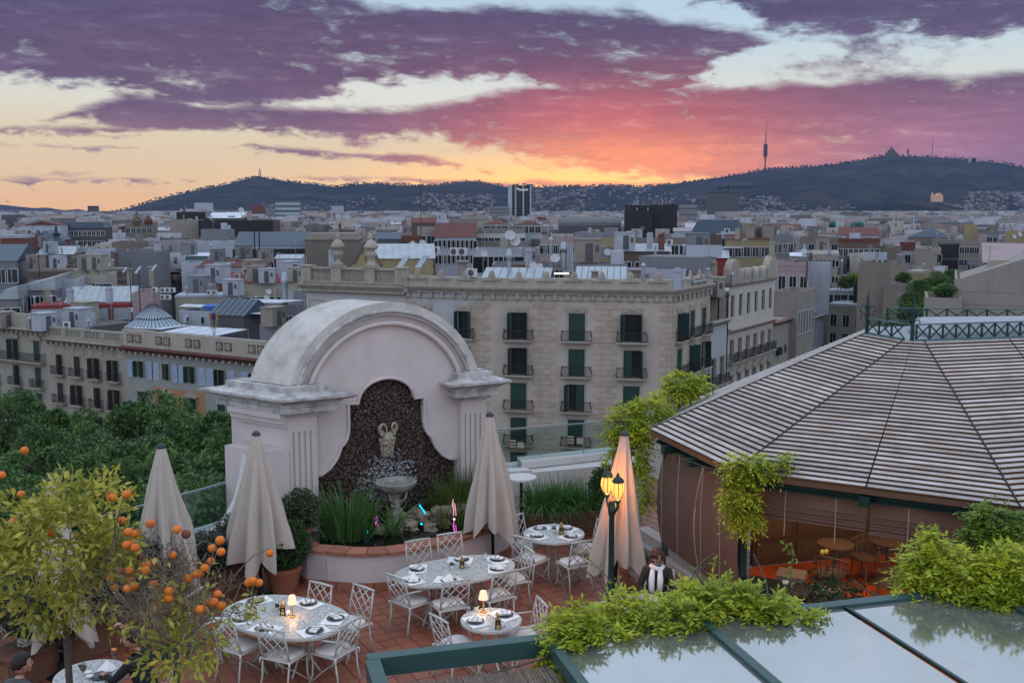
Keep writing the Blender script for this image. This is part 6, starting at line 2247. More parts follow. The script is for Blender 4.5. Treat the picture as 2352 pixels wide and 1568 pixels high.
for x,y,z_,c_,nm in((862,1185,0.72,(1.0,0.2,0.9),'pink lit fountain jet among the iris leaves'),(840,1215,0.62,(0.0,0.7,1.0),'cyan lit fountain jet at the planter edge among iris leaves'),(1043,1205,0.66,(1.0,0.15,0.8),'magenta lit fountain jet near the right end of the pond'),(966,1165,0.95,(0.0,0.7,1.0),'blue lit slanting spout above the pale rocks'),(1041,1155,0.95,(1.0,0.45,0.5),'pale pink water jet standing before the sedge')):
 t=thing('fountain_jet',nm,'fountain jet',on(x,y,z_)+Vector((0,0,-0.12)),0,'coloured fountain jets')
 m_j=mat('jet_%d_%d'%(x,y),c_,0.3,emit=c_,estr=0.6)  # coloured lamp light is put into the water's colour and glow
 b=MB()
 if x==966:
  b.tube([(-0.03,0.05,0.16),(0.09,0,0.0)],0.016,6)
 else :
  b.tube([(0.0,0,-0.12),(0.01,0,0.0),(-0.012,0.0,0.10),(0.0,0.0,0.2)],[0.008,0.013,0.014,0.006],6)
  b.tube([(0.05,0,-0.12),(0.035,0,0.08),(0.02,0,0.12)],0.008,6)
 obj('jet',b,m_j,t)
 b=MB()
 b.ball((0.02,-0.08,-0.16),0.018,8,5)
 obj('lamp',b,mat('jet_lamp_%d'%x,c_,0.3,emit=c_,estr=4),t)
 # parapets, glass balustrades
def parapet(name,label,a,c_,w,h,m,outv,cat='parapet'):
 t=thing(name,label,cat,(a.x,a.y,0))
 d=c_-a
 n=Vector((outv[0],outv[1],0))
 b=MB()
 b.slab([Vector((0,0,-0.01)),Vector((d.x,d.y,-0.01)),Vector((d.x,d.y,h)),Vector((0,0,h))],n*w)
 obj('wall',b,m,t)
 return t
def balustrade(label,a,c_,z0,z1,n):
 t=thing('glass_balustrade',label,'balustrade',(a.x,a.y,z0))
 d=Vector((c_.x-a.x,c_.y-a.y,0))
 for k in range(n):
  f0,f1=(k+0.02)/n,(k+0.98)/n
  b=MB()
  b.slab([d*f0,d*f1,d*f1+Vector((0,0,z1-z0-0.03)),d*f0+Vector((0,0,z1-z0-0.03))],Vector((-d.y,d.x,0)).normalized()*0.012)
  obj('pane',b,m_tglass,t)
 b=MB()
 b.bar(Vector((0,0,z1-z0)),d+Vector((0,0,z1-z0)),0.035,0.025)
 obj('handrail',b,WALL['steel'],t)
 for k in range(n+1):
  b=MB()
  b.bar(d*(k/n),d*(k/n)+Vector((0,0,z1-z0-0.02)),0.025)
  obj('post',b,WALL['steel'],t)
la,lb=Vector((-4.95,18.85,0)),Vector((-9.6,11.9,0))
pt_=parapet('left_parapet' if False else 'avenue_parapet','low white parapet along the avenue side under the glass balustrade',lb,la,0.3,0.55,m_white,(-0.83,0.56))
balustrade('glass balustrade with steel rail along the avenue side of the terrace',lb+Vector((-0.1,0.08,0)),la+Vector((-0.1,0.08,0)),0.55,1.30,6)
ra,rb_=on(1166,1090,0.9),on(1420,1066,0.9)
pt_=parapet('street_parapet','white parapet with a broad flat ledge behind the wicker planter',ra,rb_+(rb_-ra)*0.25,1.0,0.9,m_white,(-0.35,0.94))
b=MB()
d=(rb_-ra)*1.2
b.slab([Vector((0.3,0.4,0.92)),d+Vector((-0.2,0.4,0.92)),d+Vector((-0.3,0.9,0.92)),Vector((0.2,0.9,0.92))],(0,0,0.14))
obj('ledge',b,m_white,pt_)
balustrade('glass balustrade between the arched wall and the roofed pavilion',ra+Vector((-0.25,0.55,0)),rb_+(rb_-ra)*0.2+Vector((-0.25,0.55,0)),0.9,1.72,3)
pa_,pb_=on(592,1338,0),on(20,1600,0)
t=thing('planter_box','long brown terracotta planter box along the avenue side parapet','planter',(pb_.x,pb_.y,0))
d=pa_-pb_
nrm=Vector((-d.y,d.x,0)).normalized()
L=d.length
nbx=5
for k in range(nbx):
 b=MB()
 a,c_=d*((k+0.01)/nbx),d*((k+0.99)/nbx)
 b.slab([a+Vector((0,0,0.01)),c_+Vector((0,0,0.01)),c_+Vector((0,0,0.47)),a+Vector((0,0,0.47))],nrm*0.5)
 b.slab([a+Vector((0,0,0.40))-nrm*0.02,c_+Vector((0,0,0.40))-nrm*0.02,c_+Vector((0,0,0.475))-nrm*0.02,a+Vector((0,0,0.475))-nrm*0.02],nrm*0.54)
 obj('trough',b,mat('brown_terracotta',(0.155,0.075,0.05),0.85,var=0.6,vscale=4,rand=0.12),t)
PLB,PLD,PLN=pb_,d,nrm
# terrace furniture
m_chair=mat('sage_white_metal',(0.44,0.45,0.42),0.45,var=0.3,vscale=9,rand=0.04)
m_cush=mat('cream_cushion',(0.60,0.57,0.54),0.9,var=0.15,vscale=6,bump=0.2,bscale=60)
m_top=bpy.data.materials.new('pierced_table_top')
m_top.use_nodes=True
N=NB(m_top.node_tree)
p=m_top.node_tree.nodes['Principled BSDF']
p.inputs['Roughness'].default_value=0.4
vo=N.n('ShaderNodeTexVoronoi')
vo.inputs['Scale'].default_value=26
vo.feature='DISTANCE_TO_EDGE'
m_top.node_tree.links.new(N.n('ShaderNodeTexCoord').outputs['Object'],vo.inputs['Vector'])
f=N.ss(vo.outputs['Distance'],0.14,0.24)
N._in(p.inputs['Base Color'],N.mix(f,(0.42,0.44,0.42),(0.17,0.17,0.16)))
bu=N.n('ShaderNodeBump')
bu.invert=True
bu.inputs['Strength'].default_value=0.5
bu.inputs['Distance'].default_value=0.01
N._in(bu.inputs['Height'],f)
m_top.node_tree.links.new(bu.outputs[0],p.inputs['Normal'])
def make_chair(arms):
 t=thing('garden_chair','','chair',(0,0,-400))
 r=0.0135
 w=0.215
 for s in(-1,1):
  b=MB()
  b.tube([(s*0.22,-0.27,0),(s*0.205,-0.225,0.22),(s*w,-0.20,0.44)],[0.017,r,r],6)
  obj('leg',b,m_chair,t,True)
  b=MB()
  b.tube([(s*0.23,0.25,0),(s*0.205,0.205,0.12),(s*0.20,0.20,0.30),(s*w,0.21,0.435)],[0.02,r,r,0.016],6)
  obj('leg',b,m_chair,t,True)
  b=MB()
  b.tube([(s*0.225,0.2,0.05),(s*0.1,0.06,0.2),(s*0.03,-0.08,0.30),(0,-0.17,0.40)],0.009,5)
  obj('brace',b,m_chair,t,True)
 b=MB()
 sq=[(-w,-0.2,0.435),(w,-0.2,0.435),(w+0.01,0.21,0.435),(-w-0.01,0.21,0.435),(-w,-0.2,0.435)]
 for a,c_ in zip(sq[:-1],sq[1:]):
  b.tube([a,c_],0.016,6)
 b.box(-w,w,-0.2,0.2,0.428,0.438)
 obj('seat_frame',b,m_chair,t,True,50)
 b=MB()
 yb=lambda z:-0.20-(z-0.44)*0.22
 zt=0.90
 P=lambda x,z:(x,yb(z),z)
 for s in(-1,1):
  b.tube([P(s*w,0.44),P(s*(w+0.003),0.68),P(s*(w-0.01),zt)],r,6)
 b.tube([P(-w-0.01,zt),P(0,zt+0.008),P(w+0.01,zt)],0.017,6)
 b.tube([P(-w,0.50),P(w,0.50)],0.010,5)
 obj('back_frame',b,m_chair,t,True)
 b=MB()
 z0,z1=0.50,zt
 for(xa,za,xb,zb)in((-w,0.56,w*0.55,z1),(w,0.56,-w*0.55,z1),(-w*0.55,z0,w,0.84),(w*0.55,z0,-w,0.84),(0,z0,w,0.70),(0,z0,-w,0.70),(0,z1,w,0.70),(0,z1,-w,0.70)):
  b.tube([P(xa,za),P(xb,zb)],0.0085,5)
 obj('back_lattice',b,m_chair,t,True)
 b=MB()
 n=20
 vs,fs=[],[]
 ring=[]
 for k in range(n):
  a=2*pi*k/n
  c_,s_=cos(a),sin(a)
  q=(abs(c_)**4+abs(s_)**4)**-0.25
  ring.append((0.218*c_*q*(1.03 if s_>0 else 0.97),0.208*s_*q))
 for z,k in((0.440,0.97),(0.452,1.0),(0.478,1.0),(0.492,0.95),(0.498,0.6)):
  vs+=[(x*k,y*k+0.004,z)for x,y in ring]
 for j in range(4):
  fs+=[(j*n+i,j*n+(i+1)%n,(j+1)*n+(i+1)%n,(j+1)*n+i)for i in range(n)]
 fs.append(tuple(4*n+i for i in range(n)))
 b.add(vs,fs)
 cu=obj('cushion',b,m_cush,t,True,50)
 for s in(-1,1):
  b=MB()
  b.tube([(s*0.21,-0.205,0.46),(s*0.235,-0.23,0.44),(s*0.24,-0.235,0.37)],[0.012,0.016,0.004],5)
  obj('tie',b,m_cush,cu,True)
 if arms:
  for s in(-1,1):
   b=MB()
   b.tube([P(s*w,0.68),(s*(w+0.03),-0.05,0.67),(s*(w+0.03),0.13,0.655),(s*(w+0.02),0.17,0.60),(s*w,0.18,0.44)],0.013,6)
   obj('armrest',b,m_chair,t,True)
 return t
ch_p,ch_a=make_chair(False),make_chair(True)
first={False:ch_p,True:ch_a}
def place(proto_key,pos,face,label,group):
 """face: the point the chair looks at"""
 p=first.pop(proto_key,None)
 o=p if p else copy_thing(ch_a if proto_key else ch_p)
 a=atan2(face[1]-pos[1],face[0]-pos[0])-pi/2
 o.location=(pos[0],pos[1],0.0)
 o.rotation_euler=(0,0,a)
 o['label'],o['group']=label,group
 return o
def table(name,label,c,L,Wd,rz,r_leg=0.3):
 t=thing(name,label,'table',(c[0],c[1],0),rz,'pale metal tables on the terrace')
 n=40
 def ring(k,z):
  out=[]
  for i in range(n):
   a=2*pi*i/n
   ex=2.4
   q=(abs(cos(a))**ex+abs(sin(a))**ex)**(-1/ex)if L>Wd else 1.0
   out.append((cos(a)*q*(L/2+k),sin(a)*q*(Wd/2+k),z))
  return out
 b=MB()
 b.add(ring(-0.012,0.738),[tuple(range(n))])
 obj('table_top',b,m_top,t)
 b=MB()
 R_=[ring(-0.012,0.7385),ring(0.0,0.742),ring(0.006,0.73),ring(0.0,0.70),ring(-0.03,0.698),ring(-0.03,0.725),ring(-0.5*Wd/2,0.72)]
 vs=[v for r in R_ for v in r]
 b.add(vs,[(j*n+i,j*n+(i+1)%n,(j+1)*n+(i+1)%n,(j+1)*n+i)for j in range(6)for i in range(n)])
 obj('rim',b,m_chair,t,True,40)
 xs=[-(L-Wd)/2,(L-Wd)/2]if L>Wd else[0]
 for x in xs:
  for k in range(4 if len(xs)==1 else 3):
   a=2*pi*k/(4 if len(xs)==1 else 3)+0.6+(pi if x<0 else 0)
   b=MB()
   q=[(0.24,0.0),(0.20,0.06),(0.10,0.22),(0.07,0.38),(0.10,0.52),(0.20,0.64),(0.27,0.70)]
   b.tube([(x+r*cos(a),r*sin(a),z)for r,z in q],0.016,6)
   b.tube([(x+r*cos(a+0.18),r*sin(a+0.18),z)for r,z in q[2:]],0.009,5)
   obj('leg',b,m_chair,t,True)
  b=MB()
  b.tube([(x+0.10*cos(2*pi*k/12),0.10*sin(2*pi*k/12),0.22)for k in range(13)],0.010,5)
  obj('stretcher',b,m_chair,t,True)
 return t
T1,T2,T3,T4,T5=(-3.13,13.57),(-0.88,15.40),(-0.286,13.44),(0.726,17.24),(-5.07,11.75)
table('oval_table','oval pale metal table with a lit lamp, nearest the boxwood pots',T1,1.90,1.30,radians(-31))
table('oval_table','oval pale metal table without a lamp in front of the curved planter',T2,1.95,1.12,radians(28))
table('round_table','small round metal table with a lit lamp in the middle of the terrace',T3,0.83,0.83,0)
table('round_table','round metal table laid for four beside the wicker planter',T4,1.06,1.06,0)
table('round_table','round pierced metal table where two men sit',T5,0.85,0.85,0)
G1,G2,G3,G4='chairs at the oval table with the lamp','chairs at the oval table by the planter','chairs at the small round table','chairs at the round table by the wicker planter'
S=lambda x,y:on(x,y,0.49)
CH=[(False,S(552,1475),T1,'chair near left at the lamp lit oval table, beside the orange tree',G1),(False,S(655,1494),T1,'chair at the near side middle of the lamp lit oval table',G1),(True,S(767,1484),T1,'armchair at the near right end of the lamp lit oval table',G1),(False,on(706,1418,0.49),T1,'chair across the lamp lit oval table, nearest the big boxwood',G1),(False,on(800,1425,0.49),T1,'chair on the far right side of the lamp lit oval table',G1),(False,on(492,1428,0.49),T1,'chair at the far left end of the lamp lit oval table behind twigs',G1),(True,S(944,1372),T2,'armchair at the left end of the oval table by the planter',G2),(False,S(1031,1381),T2,'chair at the near side middle of the oval table by the planter',G2),(False,S(1136,1360),T2,'chair at the near right of the oval table by the planter',G2),(True,S(1174,1322),T2,'armchair at the right end of the oval table by the planter',G2),(False,on(976,1308,0.49),T2,'chair against the planter wall, the one farther from the umbrella',G2),(False,on(1046,1292,0.49),T2,'chair against the planter wall, the one closer to the umbrella',G2),(False,S(1050,1473),(T3[0],T3[1]+0.2),'chair left of the small round table, above the green roof beam',G3),(True,S(1198,1452),T3,'armchair right of the small round table',G3),(False,S(1216,1243),T4,'chair under the white bar table, at the far left of the round table',G4),(False,S(1221,1277),T4,'chair at the near left of the round table by the wicker planter',G4),(False,S(1339,1253),T4,'chair at the right of the round table, beside the leaning umbrella',G4),(False,S(1319,1286),T4,'chair at the near right of the round table by the wicker planter',G4),(False,on(352,1585,0.49),T5,'chair of the man in black at the pierced round table','chairs at the round table of the two men'),(False,on(40,1640,0.49),T5,'chair of the man in the grey jacket at the pierced round table','chairs at the round table of the two men')]
SEATS={}
for k,pos,tc_,lb,gp in CH:
 pos=(pos.x,pos.y)
 if tc_ in(T1,T2):
  ax=radians(-31)if tc_==T1 else radians(28)
  u=Vector((cos(ax),sin(ax)))
  q=Vector((pos[0]-tc_[0],pos[1]-tc_[1])).dot(u)
  q=max(-0.35,min(0.35,q))
  fc=(tc_[0]+u.x*q,tc_[1]+u.y*q)
 else :
  fc=tc_
 place(k,pos,fc,'pale lattice '+lb,gp)
 # what lies on the tables
m_paper=mat('white_paper',(0.72,0.71,0.70),0.85)
m_plate=mat('dark_plate',(0.06,0.055,0.055),0.35,spec=0.5)
m_nap=mat('white_napkin',(0.74,0.73,0.72),0.9)
m_clear=m_tglass.copy()
for _n in list(m_clear.node_tree.nodes):
 if _n.type=='BSDF_TRANSPARENT':
  _n.inputs[0].default_value=(0.97,0.98,0.98,1)
 if _n.type=='FRESNEL':
  m_clear.node_tree.nodes.remove(_n)
 elif _n.type=='MIX_SHADER':
  _n.inputs[0].default_value=0.10
m_cut=mat('cutlery_steel',(0.45,0.45,0.46),0.2,metal=0.9)
TZ=0.744
b=MB()
vs=[(x,y,0)for x,y in[(-0.2,-0.14)]+[(-0.2+0.4*k/10,-0.14+(0.006 if k%2 else 0))for k in range(1,11)]+[(0.2-0.4*k/10,0.14+(0.006 if k%2 else 0))for k in range(0,11)]]
b.slab(vs,(0,0,0.0012))
me_mat=b.mesh('placemat',m_paper)
b=MB()
b.lathe([(0.0,0.004),(0.085,0.003),(0.09,0.006),(0.122,0.016),(0.125,0.014),(0.085,0.0),(0,0.0)],24,cap=False)
me_pl=b.mesh('plate',m_plate,True,40)
b=MB()
b.slab([(-0.095,-0.05,0.012),(0.09,-0.055,0.012),(0.095,-0.005,0.012),(-0.09,-0.002,0.012)],(0,0,0.02))
b.slab([(-0.085,0.004,0.012),(0.08,0.002,0.012),(0.085,0.045,0.012),(-0.08,0.05,0.012)],(0,0,0.024))
me_na=b.mesh('napkin',m_nap)
b=MB()
b.add([(-0.11,-0.07,0.002),(0.06,-0.10,0.002),(0.13,0.02,0.004),(0.03,0.10,0.012),(0.0,0.02,0.11),(-0.08,0.05,0.005)],[(0,1,4),(1,2,4),(2,3,4),(3,5,4),(5,0,4),(0,5,3,2,1)])
me_nb=b.mesh('napkin',m_nap)
b=MB()
b.lathe([(0.0,0.004),(0.028,0.003),(0.034,0.05),(0.036,0.1),(0.0335,0.1),(0.031,0.05),(0.026,0.008),(0.0,0.008)],14,cap=False)
me_gl=b.mesh('glass',m_clear,True)
b=MB()
b.bar((-0.02,-0.1,0.004),(-0.02,0.03,0.005),0.009,0.003)
b.bar((-0.02,0.03,0.005),(-0.02,0.09,0.006),0.018,0.003)
me_fk=b.mesh('fork',m_cut)
b=MB()
b.bar((0.02,-0.1,0.004),(0.02,0.1,0.005),0.012,0.003)
me_kn=b.mesh('knife',m_cut)
def setting(c,rim_dir,tname,where,r,style):
 d=Vector((cos(rim_dir),sin(rim_dir),0))
 s=Vector((-d.y,d.x,0))
 rz=rim_dir+pi/2+rnd.uniform(-0.12,0.12)
 P=Vector((c[0],c[1],TZ))+d*r
 w=f'on the {tname}, {where}'
 link('placemat',me_mat,None,loc=P,rz=rz,label='white paper placemat '+w,cat='placemat',group='placemats on '+tname)
 pp=P+d*0.01+s*rnd.uniform(-0.02,0.02)+Vector((0,0,0.0015))
 link('plate',me_pl,None,loc=pp,rz=0,label='round dark plate '+w,cat='plate',group='plates on '+tname)
 if style=='fold':
  link('napkin',me_na,None,loc=pp+Vector((0,0,0.0055)),rz=rz+0.9+rnd.uniform(-0.2,0.2),label='folded white napkin '+w,cat='napkin',group='napkins on '+tname)
 else :
  link('napkin',me_nb,None,loc=pp+Vector((0,0,0.012)),rz=rz+rnd.uniform(0,6),label='peaked white napkin '+w,cat='napkin',group='napkins on '+tname)
 link('glass',me_gl,None,loc=P-d*0.13+s*0.14+Vector((0,0,0.0015)),label='clear tumbler '+w,cat='glass',group='glasses on '+tname)
 link('fork',me_fk,None,loc=pp+Vector((0,0,0.04))-s*0.015,rz=rz+0.75,label='fork over the plate '+w,cat='fork',group='forks on '+tname)
 link('knife',me_kn,None,loc=pp+Vector((0,0,0.042))+s*0.02,rz=rz+1.0,label='knife over the plate '+w,cat='knife',group='knives on '+tname)
def oval_pt(c,rz,L,Wd,ang):
 p=rot2((cos(ang)*(L/2-0.17),sin(ang)*(Wd/2-0.17)),rz)
 return atan2(p.y,p.x),hypot(p.x,p.y)
for ang,wh in((-2.15,'near left place'),(-1.45,'near middle place'),(-0.45,'near right end place'),(0.55,'far right place'),(1.6,'far middle place'),(2.75,'left end place')):
 a,r=oval_pt(T1,radians(-31),1.9,1.3,ang)
 setting(T1,a,'lamp lit oval table',wh,r,'fold')
for k,(ang,wh)in enumerate(((-2.85,'left end place'),(-1.95,'near left place'),(-0.75,'near right place'),(0.25,'right end place'),(1.25,'far bottle side place'),(2.25,'far left place'))):
 a,r=oval_pt(T2,radians(28),1.95,1.12,ang)
 setting(T2,a,'oval table by the planter',wh,r,'peak' if k in(0,1,2)else 'fold')
for ang,wh in((-2.75,'left place'),(0.7,'right place')):
 setting(T3,ang,'small round table',wh,0.22,'fold')
for k,(ang,wh)in enumerate(((2.3,'far left place'),(-2.6,'near left place'),(-0.6,'near right place'),(0.85,'far right place'))):
 setting(T4,ang,'round table by wicker planter',wh,0.33,'fold')
def text_mesh(body,size,m):
 cu=bpy.data.curves.new('lettering','FONT')
 cu.body=body
 cu.size=size
 cu.extrude=0.0004
 cu.align_x='CENTER'
 cu.materials.append(m)
 o=bpy.data.objects.new('lettering',cu)
 me=bpy.data.meshes.new_from_object(o)
 bpy.data.objects.remove(o)
 return me
m_oil=mat('amber_oil_glass',(0.20,0.085,0.01),0.12,spec=0.7)
m_lab=mat('black_label',(0.012,0.011,0.010),0.5)
m_gold=mat('label_gold',(0.55,0.42,0.14),0.5)
m_brass=mat('brass',(0.55,0.36,0.12),0.3,metal=0.9)
tx_a,tx_v=text_mesh('a',0.05,m_gold),text_mesh('V',0.042,m_lab)
def oil_bottle(p,label):
 t=thing('oil_bottle',label,'bottle',p,radians(8),'olive oil bottles')
 b=MB()
 b.box(-0.036,0.036,-0.036,0.036,0,0.135)
 b.lathe([(0.034,0.135),(0.014,0.155),(0.014,0.18)],10)
 obj('body',b,m_oil,t)
 b=MB()
 b.lathe([(0.016,0.18),(0.016,0.2)],10)
 obj('cap',b,m_gold,t)
 b=MB()
 b.box(-0.0365,0.0365,-0.0375,-0.0362,0.006,0.115)
 lb=obj('label',b,m_lab,t)
 b=MB()
 b.box(-0.02,0.02,-0.039,-0.0377,0.012,0.055)
 obj('label_patch',b,m_gold,lb)
 R=Matrix.Rotation(pi/2,4,'X')
 link('lettering',tx_a,lb,M=Matrix.Translation((0,-0.038,0.07))@R)
 link('lettering',tx_v,lb,M=Matrix.Translation((0,-0.0392,0.018))@R)
def shaker(p,label,k):
 b=MB()
 b.lathe([(0.017,0),(0.018,0.05),(0.014,0.07),(0.0,0.075)],10)
 obj('shaker',b,mat('white_ceramic',(0.66,0.65,0.64),0.3),None,True,loc=p,label=label,cat='shaker',group='salt and pepper shakers')
def succulent(p,label):
 t=thing('potted_succulent',label,'potted plant',p,0,'little succulent pots on tables')
 b=MB()
 b.lathe([(0.026,0),(0.04,0.072),(0.036,0.072),(0.034,0.06),(0,0.06)],14)
 obj('pot',b,mat('white_ceramic',(0,0,0)),t,True,40)
 pts=np.zeros((46,3))
 pts[:,2]=0.062
 v,f=leaves_at(pts+rng.normal(size=(46,3))*0.012,0.045,up=0.3,ratio=0.35,nrm=np.tile([[0,0,0.9]],(46,1)))
 link('leaves',npmesh('leaves',v,f,leafmat('succulent_leaf',(0.03,0.06,0.03),(0.06,0.10,0.05))),t)
m_shade=mat('lit_lamp_shade',(0.7,0.5,0.4),0.8,emit=(1.0,0.53,0.26),estr=1.05)
def table_lamp(p,label):
 t=thing('table_lamp',label,'lamp',p,0,'small lit table lamps')
 b=MB()
 b.lathe([(0.045,0),(0.045,0.012),(0.012,0.018),(0.010,0.17),(0.018,0.175),(0.018,0.195)],14)
 obj('stem',b,m_brass,t,True,40)
 b=MB()
 b.lathe([(0.068,0.19),(0.042,0.305)],20,cap=False)
 b.lathe([(0.0415,0.305),(0.0,0.305)],20,cap=False)
 obj('shade',b,m_shade,t,True)
 ld=bpy.data.lights.new('bulb','POINT')
 ld.energy=2.6
 ld.color=(1,0.55,0.25)
 ld.shadow_soft_size=0.04
 link('bulb',ld,t,loc=(0,0,0.12))
def tp(x,y):
 q=on(x,y,TZ)
 return Vector((q.x,q.y,TZ-0.004))
oil_bottle(tp(650,1410),'square amber oil bottle beside the lamp on the oval table nearest the boxwood')
oil_bottle(tp(1061,1303),'square amber oil bottle on the oval table by the planter')
oil_bottle(tp(1143,1441),'square amber oil bottle on the small round table')
oil_bottle(tp(1289,1225),'square amber oil bottle on the round table by the wicker planter')
shaker(tp(659,1413),'white shaker between bottle and lamp on the oval table nearest the boxwood',0)
shaker(tp(663,1411),'white shaker touching the lamp foot on the oval table nearest the boxwood',0)
shaker(tp(1073,1302),'white shaker next to the oil bottle on the oval table by the planter',0)
shaker(tp(1078,1302),'outer white shaker on the oval table by the planter',0)
shaker(tp(1154,1441),'white shaker next to the oil bottle on the small round table',0)
shaker(tp(1158,1438),'outer white shaker on the small round table',0)
shaker(tp(1279,1225),'white shaker on the round table by the wicker planter',0)
succulent(tp(637,1403),'small succulent in white pot left of the amber bottle, lamp lit oval table')
succulent(tp(1038,1306),'small succulent in a white pot on the oval table by the planter')
succulent(tp(1093,1402),'small succulent in a white pot by the lamp on the small round table')
succulent(tp(1273,1222),'small succulent in a white pot on the round table by the wicker planter')
succulent(tp(188,1541),'small succulent in a white pot between the two seated men')
table_lamp(tp(672,1415),'small brass lamp with glowing shade on the oval table nearest the boxwood')
table_lamp(tp(1110,1404),'small brass lamp with glowing shade on the small round table')
# closed parasols
m_canvas=mat('ecru_canvas',(0.44,0.395,0.345),0.9,var=0.3,vscale=5,col2=(0.36,0.32,0.275),bump=0.25,bscale=70,trans=0.08)
m_pole=mat('black_pole',(0.012,0.016,0.016),0.4)
def parasol(name_l,x,y,Y,zt,can,lean=(0,0),seed=1,rmax=0.34,base=True):
 """closed: the canvas hangs in pleats below the black cap"""
 top=at(x,y,Y)
 top.z=zt
 t=thing('closed_parasol',name_l,'parasol',(top.x-lean[0]*zt,top.y-lean[1]*zt,0),0,'closed parasols')
 T=Vector((lean[0],lean[1],1.0))
 ax=lambda z:T*z
 rr=random.Random(seed)
 n,m=96,26
 ph=rr.uniform(0,6)
 vs,fs=[],[]
 for j in range(m+1):
  f=j/m
  z=zt-0.03-can*f
  r=0.055+(rmax-0.055)*(f**0.9)*(1-0.10*max(0,f-0.8)/0.2)
  for i in range(n):
   a=2*pi*i/n
   pl=1+(0.05+0.36*f)*(0.5-abs(((8*a+ph+0.5*sin(3*f+ph))/pi)%2-1))*2+0.09*f*cos(3*a+seed)+0.07*f*sin(21*a+4*f+ph)+0.05*sin(9*f+5*a+seed)
   dz=(0.30*(1-abs(((8*a+ph)/pi)%2-1))*(0.6+0.4*sin(3*a+seed))+0.12*sin(2*a+seed))*max(0,(f-0.65)/0.35)
   p_=ax(z-dz)
   vs.append((p_.x+r*pl*cos(a),p_.y+r*pl*sin(a),p_.z))
 fs=[(j*n+i,(j+1)*n+i,(j+1)*n+(i+1)%n,j*n+(i+1)%n)for j in range(m)for i in range(n)]
 b=MB()
 b.add(vs,fs)
 obj('canopy',b,m_canvas,t,True)
 b=MB()
 p_=ax(zt)
 b.lathe([(0.065,-0.05),(0.075,-0.03),(0.045,0.01),(0.012,0.03),(0.0,0.035)],14,c=(p_.x,p_.y,p_.z))
 obj('cap',b,mat('black_cap',(0.03,0.035,0.05),0.4),t,True)
 b=MB()
 b.tube([ax(0.02),ax(zt-0.05)],0.03,10)
 obj('pole',b,m_pole,t,True)
 if base:
  b=MB()
  b.lathe([(0.2,0),(0.2,0.03),(0.05,0.05),(0.045,0.2)],16)
  obj('base',b,m_pole,t)
parasol('closed ecru parasol behind the bare orange twigs',370,1032,15.3,2.75,1.95,seed=1,rmax=0.44)
parasol('closed ecru parasol beside the left arch pillar and boxwood',588,992,16.2,2.75,1.95,seed=5,rmax=0.47)
parasol('closed ecru parasol in front of the right arch pillar',1125,950,17.5,2.8,1.95,(-0.02,0),seed=9,rmax=0.40)
parasol('leaning closed parasol lit orange by the lamp post',1435,988,15.6,2.88,2.05,(0.05,0),seed=14,rmax=0.36)
parasol('closed ecru parasol mostly hidden by the yellow green orange tree',118,1103,13.3,2.75,2.0,seed=20,rmax=0.40)
# lamp post with two lanterns
lp=on(1402,1440,0)
t=thing('lamp_post','dark green cast iron lamp post with two lit globe lanterns','lamp post',lp)
m_dg=mat('dark_green_iron',(0.010,0.030,0.027),0.4,var=0.3,vscale=9)
lx=0.006
b=MB()
b.lathe([(0.17,0),(0.17,0.04),(0.13,0.07),(0.10,0.16),(0.115,0.19),(0.075,0.26),(0.065,0.45),(0.085,0.48),(0.055,0.52),(0.045,0.9),(0.04,1.75),(0.055,1.78),(0.06,1.86),(0.045,1.9),(0.05,1.98)],16)
obj('post',b,m_dg,t,True,40)
m_glob=bpy.data.materials.new('lit_amber_glass')
m_glob.use_nodes=True
N=NB(m_glob.node_tree)
m_glob.node_tree.nodes.clear()
em=N.n('ShaderNodeEmission')
lw=N.n('ShaderNodeLayerWeight')
lw.inputs[0].default_value=0.35
N._in(em.inputs[0],N.mix(lw.outputs['Facing'],(1.0,0.50,0.14),(1.0,0.26,0.04)))
em.inputs[1].default_value=1.3
tr=N.n('ShaderNodeBsdfTransparent')
tr.inputs[0].default_value=(0.6,0.35,0.15,1)
ad=N.n('ShaderNodeAddShader')
m_glob.node_tree.links.new(em.outputs[0],ad.inputs[0])
m_glob.node_tree.links.new(tr.outputs[0],ad.inputs[1])
ou=N.n('ShaderNodeOutputMaterial')
m_glob.node_tree.links.new(ad.outputs[0],ou.inputs[0])
for k,(dx,dy,z0)in enumerate(((-0.06,0.16,2.12),(0.07,-0.16,2.12))):
 b=MB()
 b.tube([(0,0,1.85),(dx*0.5,dy*0.6,1.83),(dx,dy,1.92),(dx,dy,2.0)],0.02,8)
 b.lathe([(0.02,1.98),(0.05,2.02),(0.03,2.05)],10,c=(dx,dy,0))
 obj('arm',b,m_dg,t,True)
 b=MB()
 b.lathe([(0.045,2.06),(0.08,2.12),(0.09,2.19),(0.084,2.26),(0.072,2.31)],16,c=(dx,dy,0),cap=False)
 gl_=obj('globe',b,m_glob,t,True)
 b=MB()
 for q in range(8):
  a=2*pi*q/8
  b.tube([(dx+r*cos(a),dy+r*sin(a),z)for r,z in((0.047,2.06),(0.083,2.12),(0.093,2.19),(0.087,2.26),(0.074,2.31))],0.006,4)
 b.lathe([(0.085,2.305),(0.09,2.325),(0.072,2.355),(0.045,2.385),(0.018,2.405),(0.022,2.425),(0.0,2.455)],14,c=(dx,dy,0))
 obj('lantern_cage',b,m_dg,gl_,True,50)
 ld=bpy.data.lights.new('lantern_bulb','POINT')
 ld.energy=40
 ld.color=(1.0,0.48,0.16)
 ld.shadow_soft_size=0.05
 link('lantern_bulb',ld,t,loc=(dx,dy,2.2))
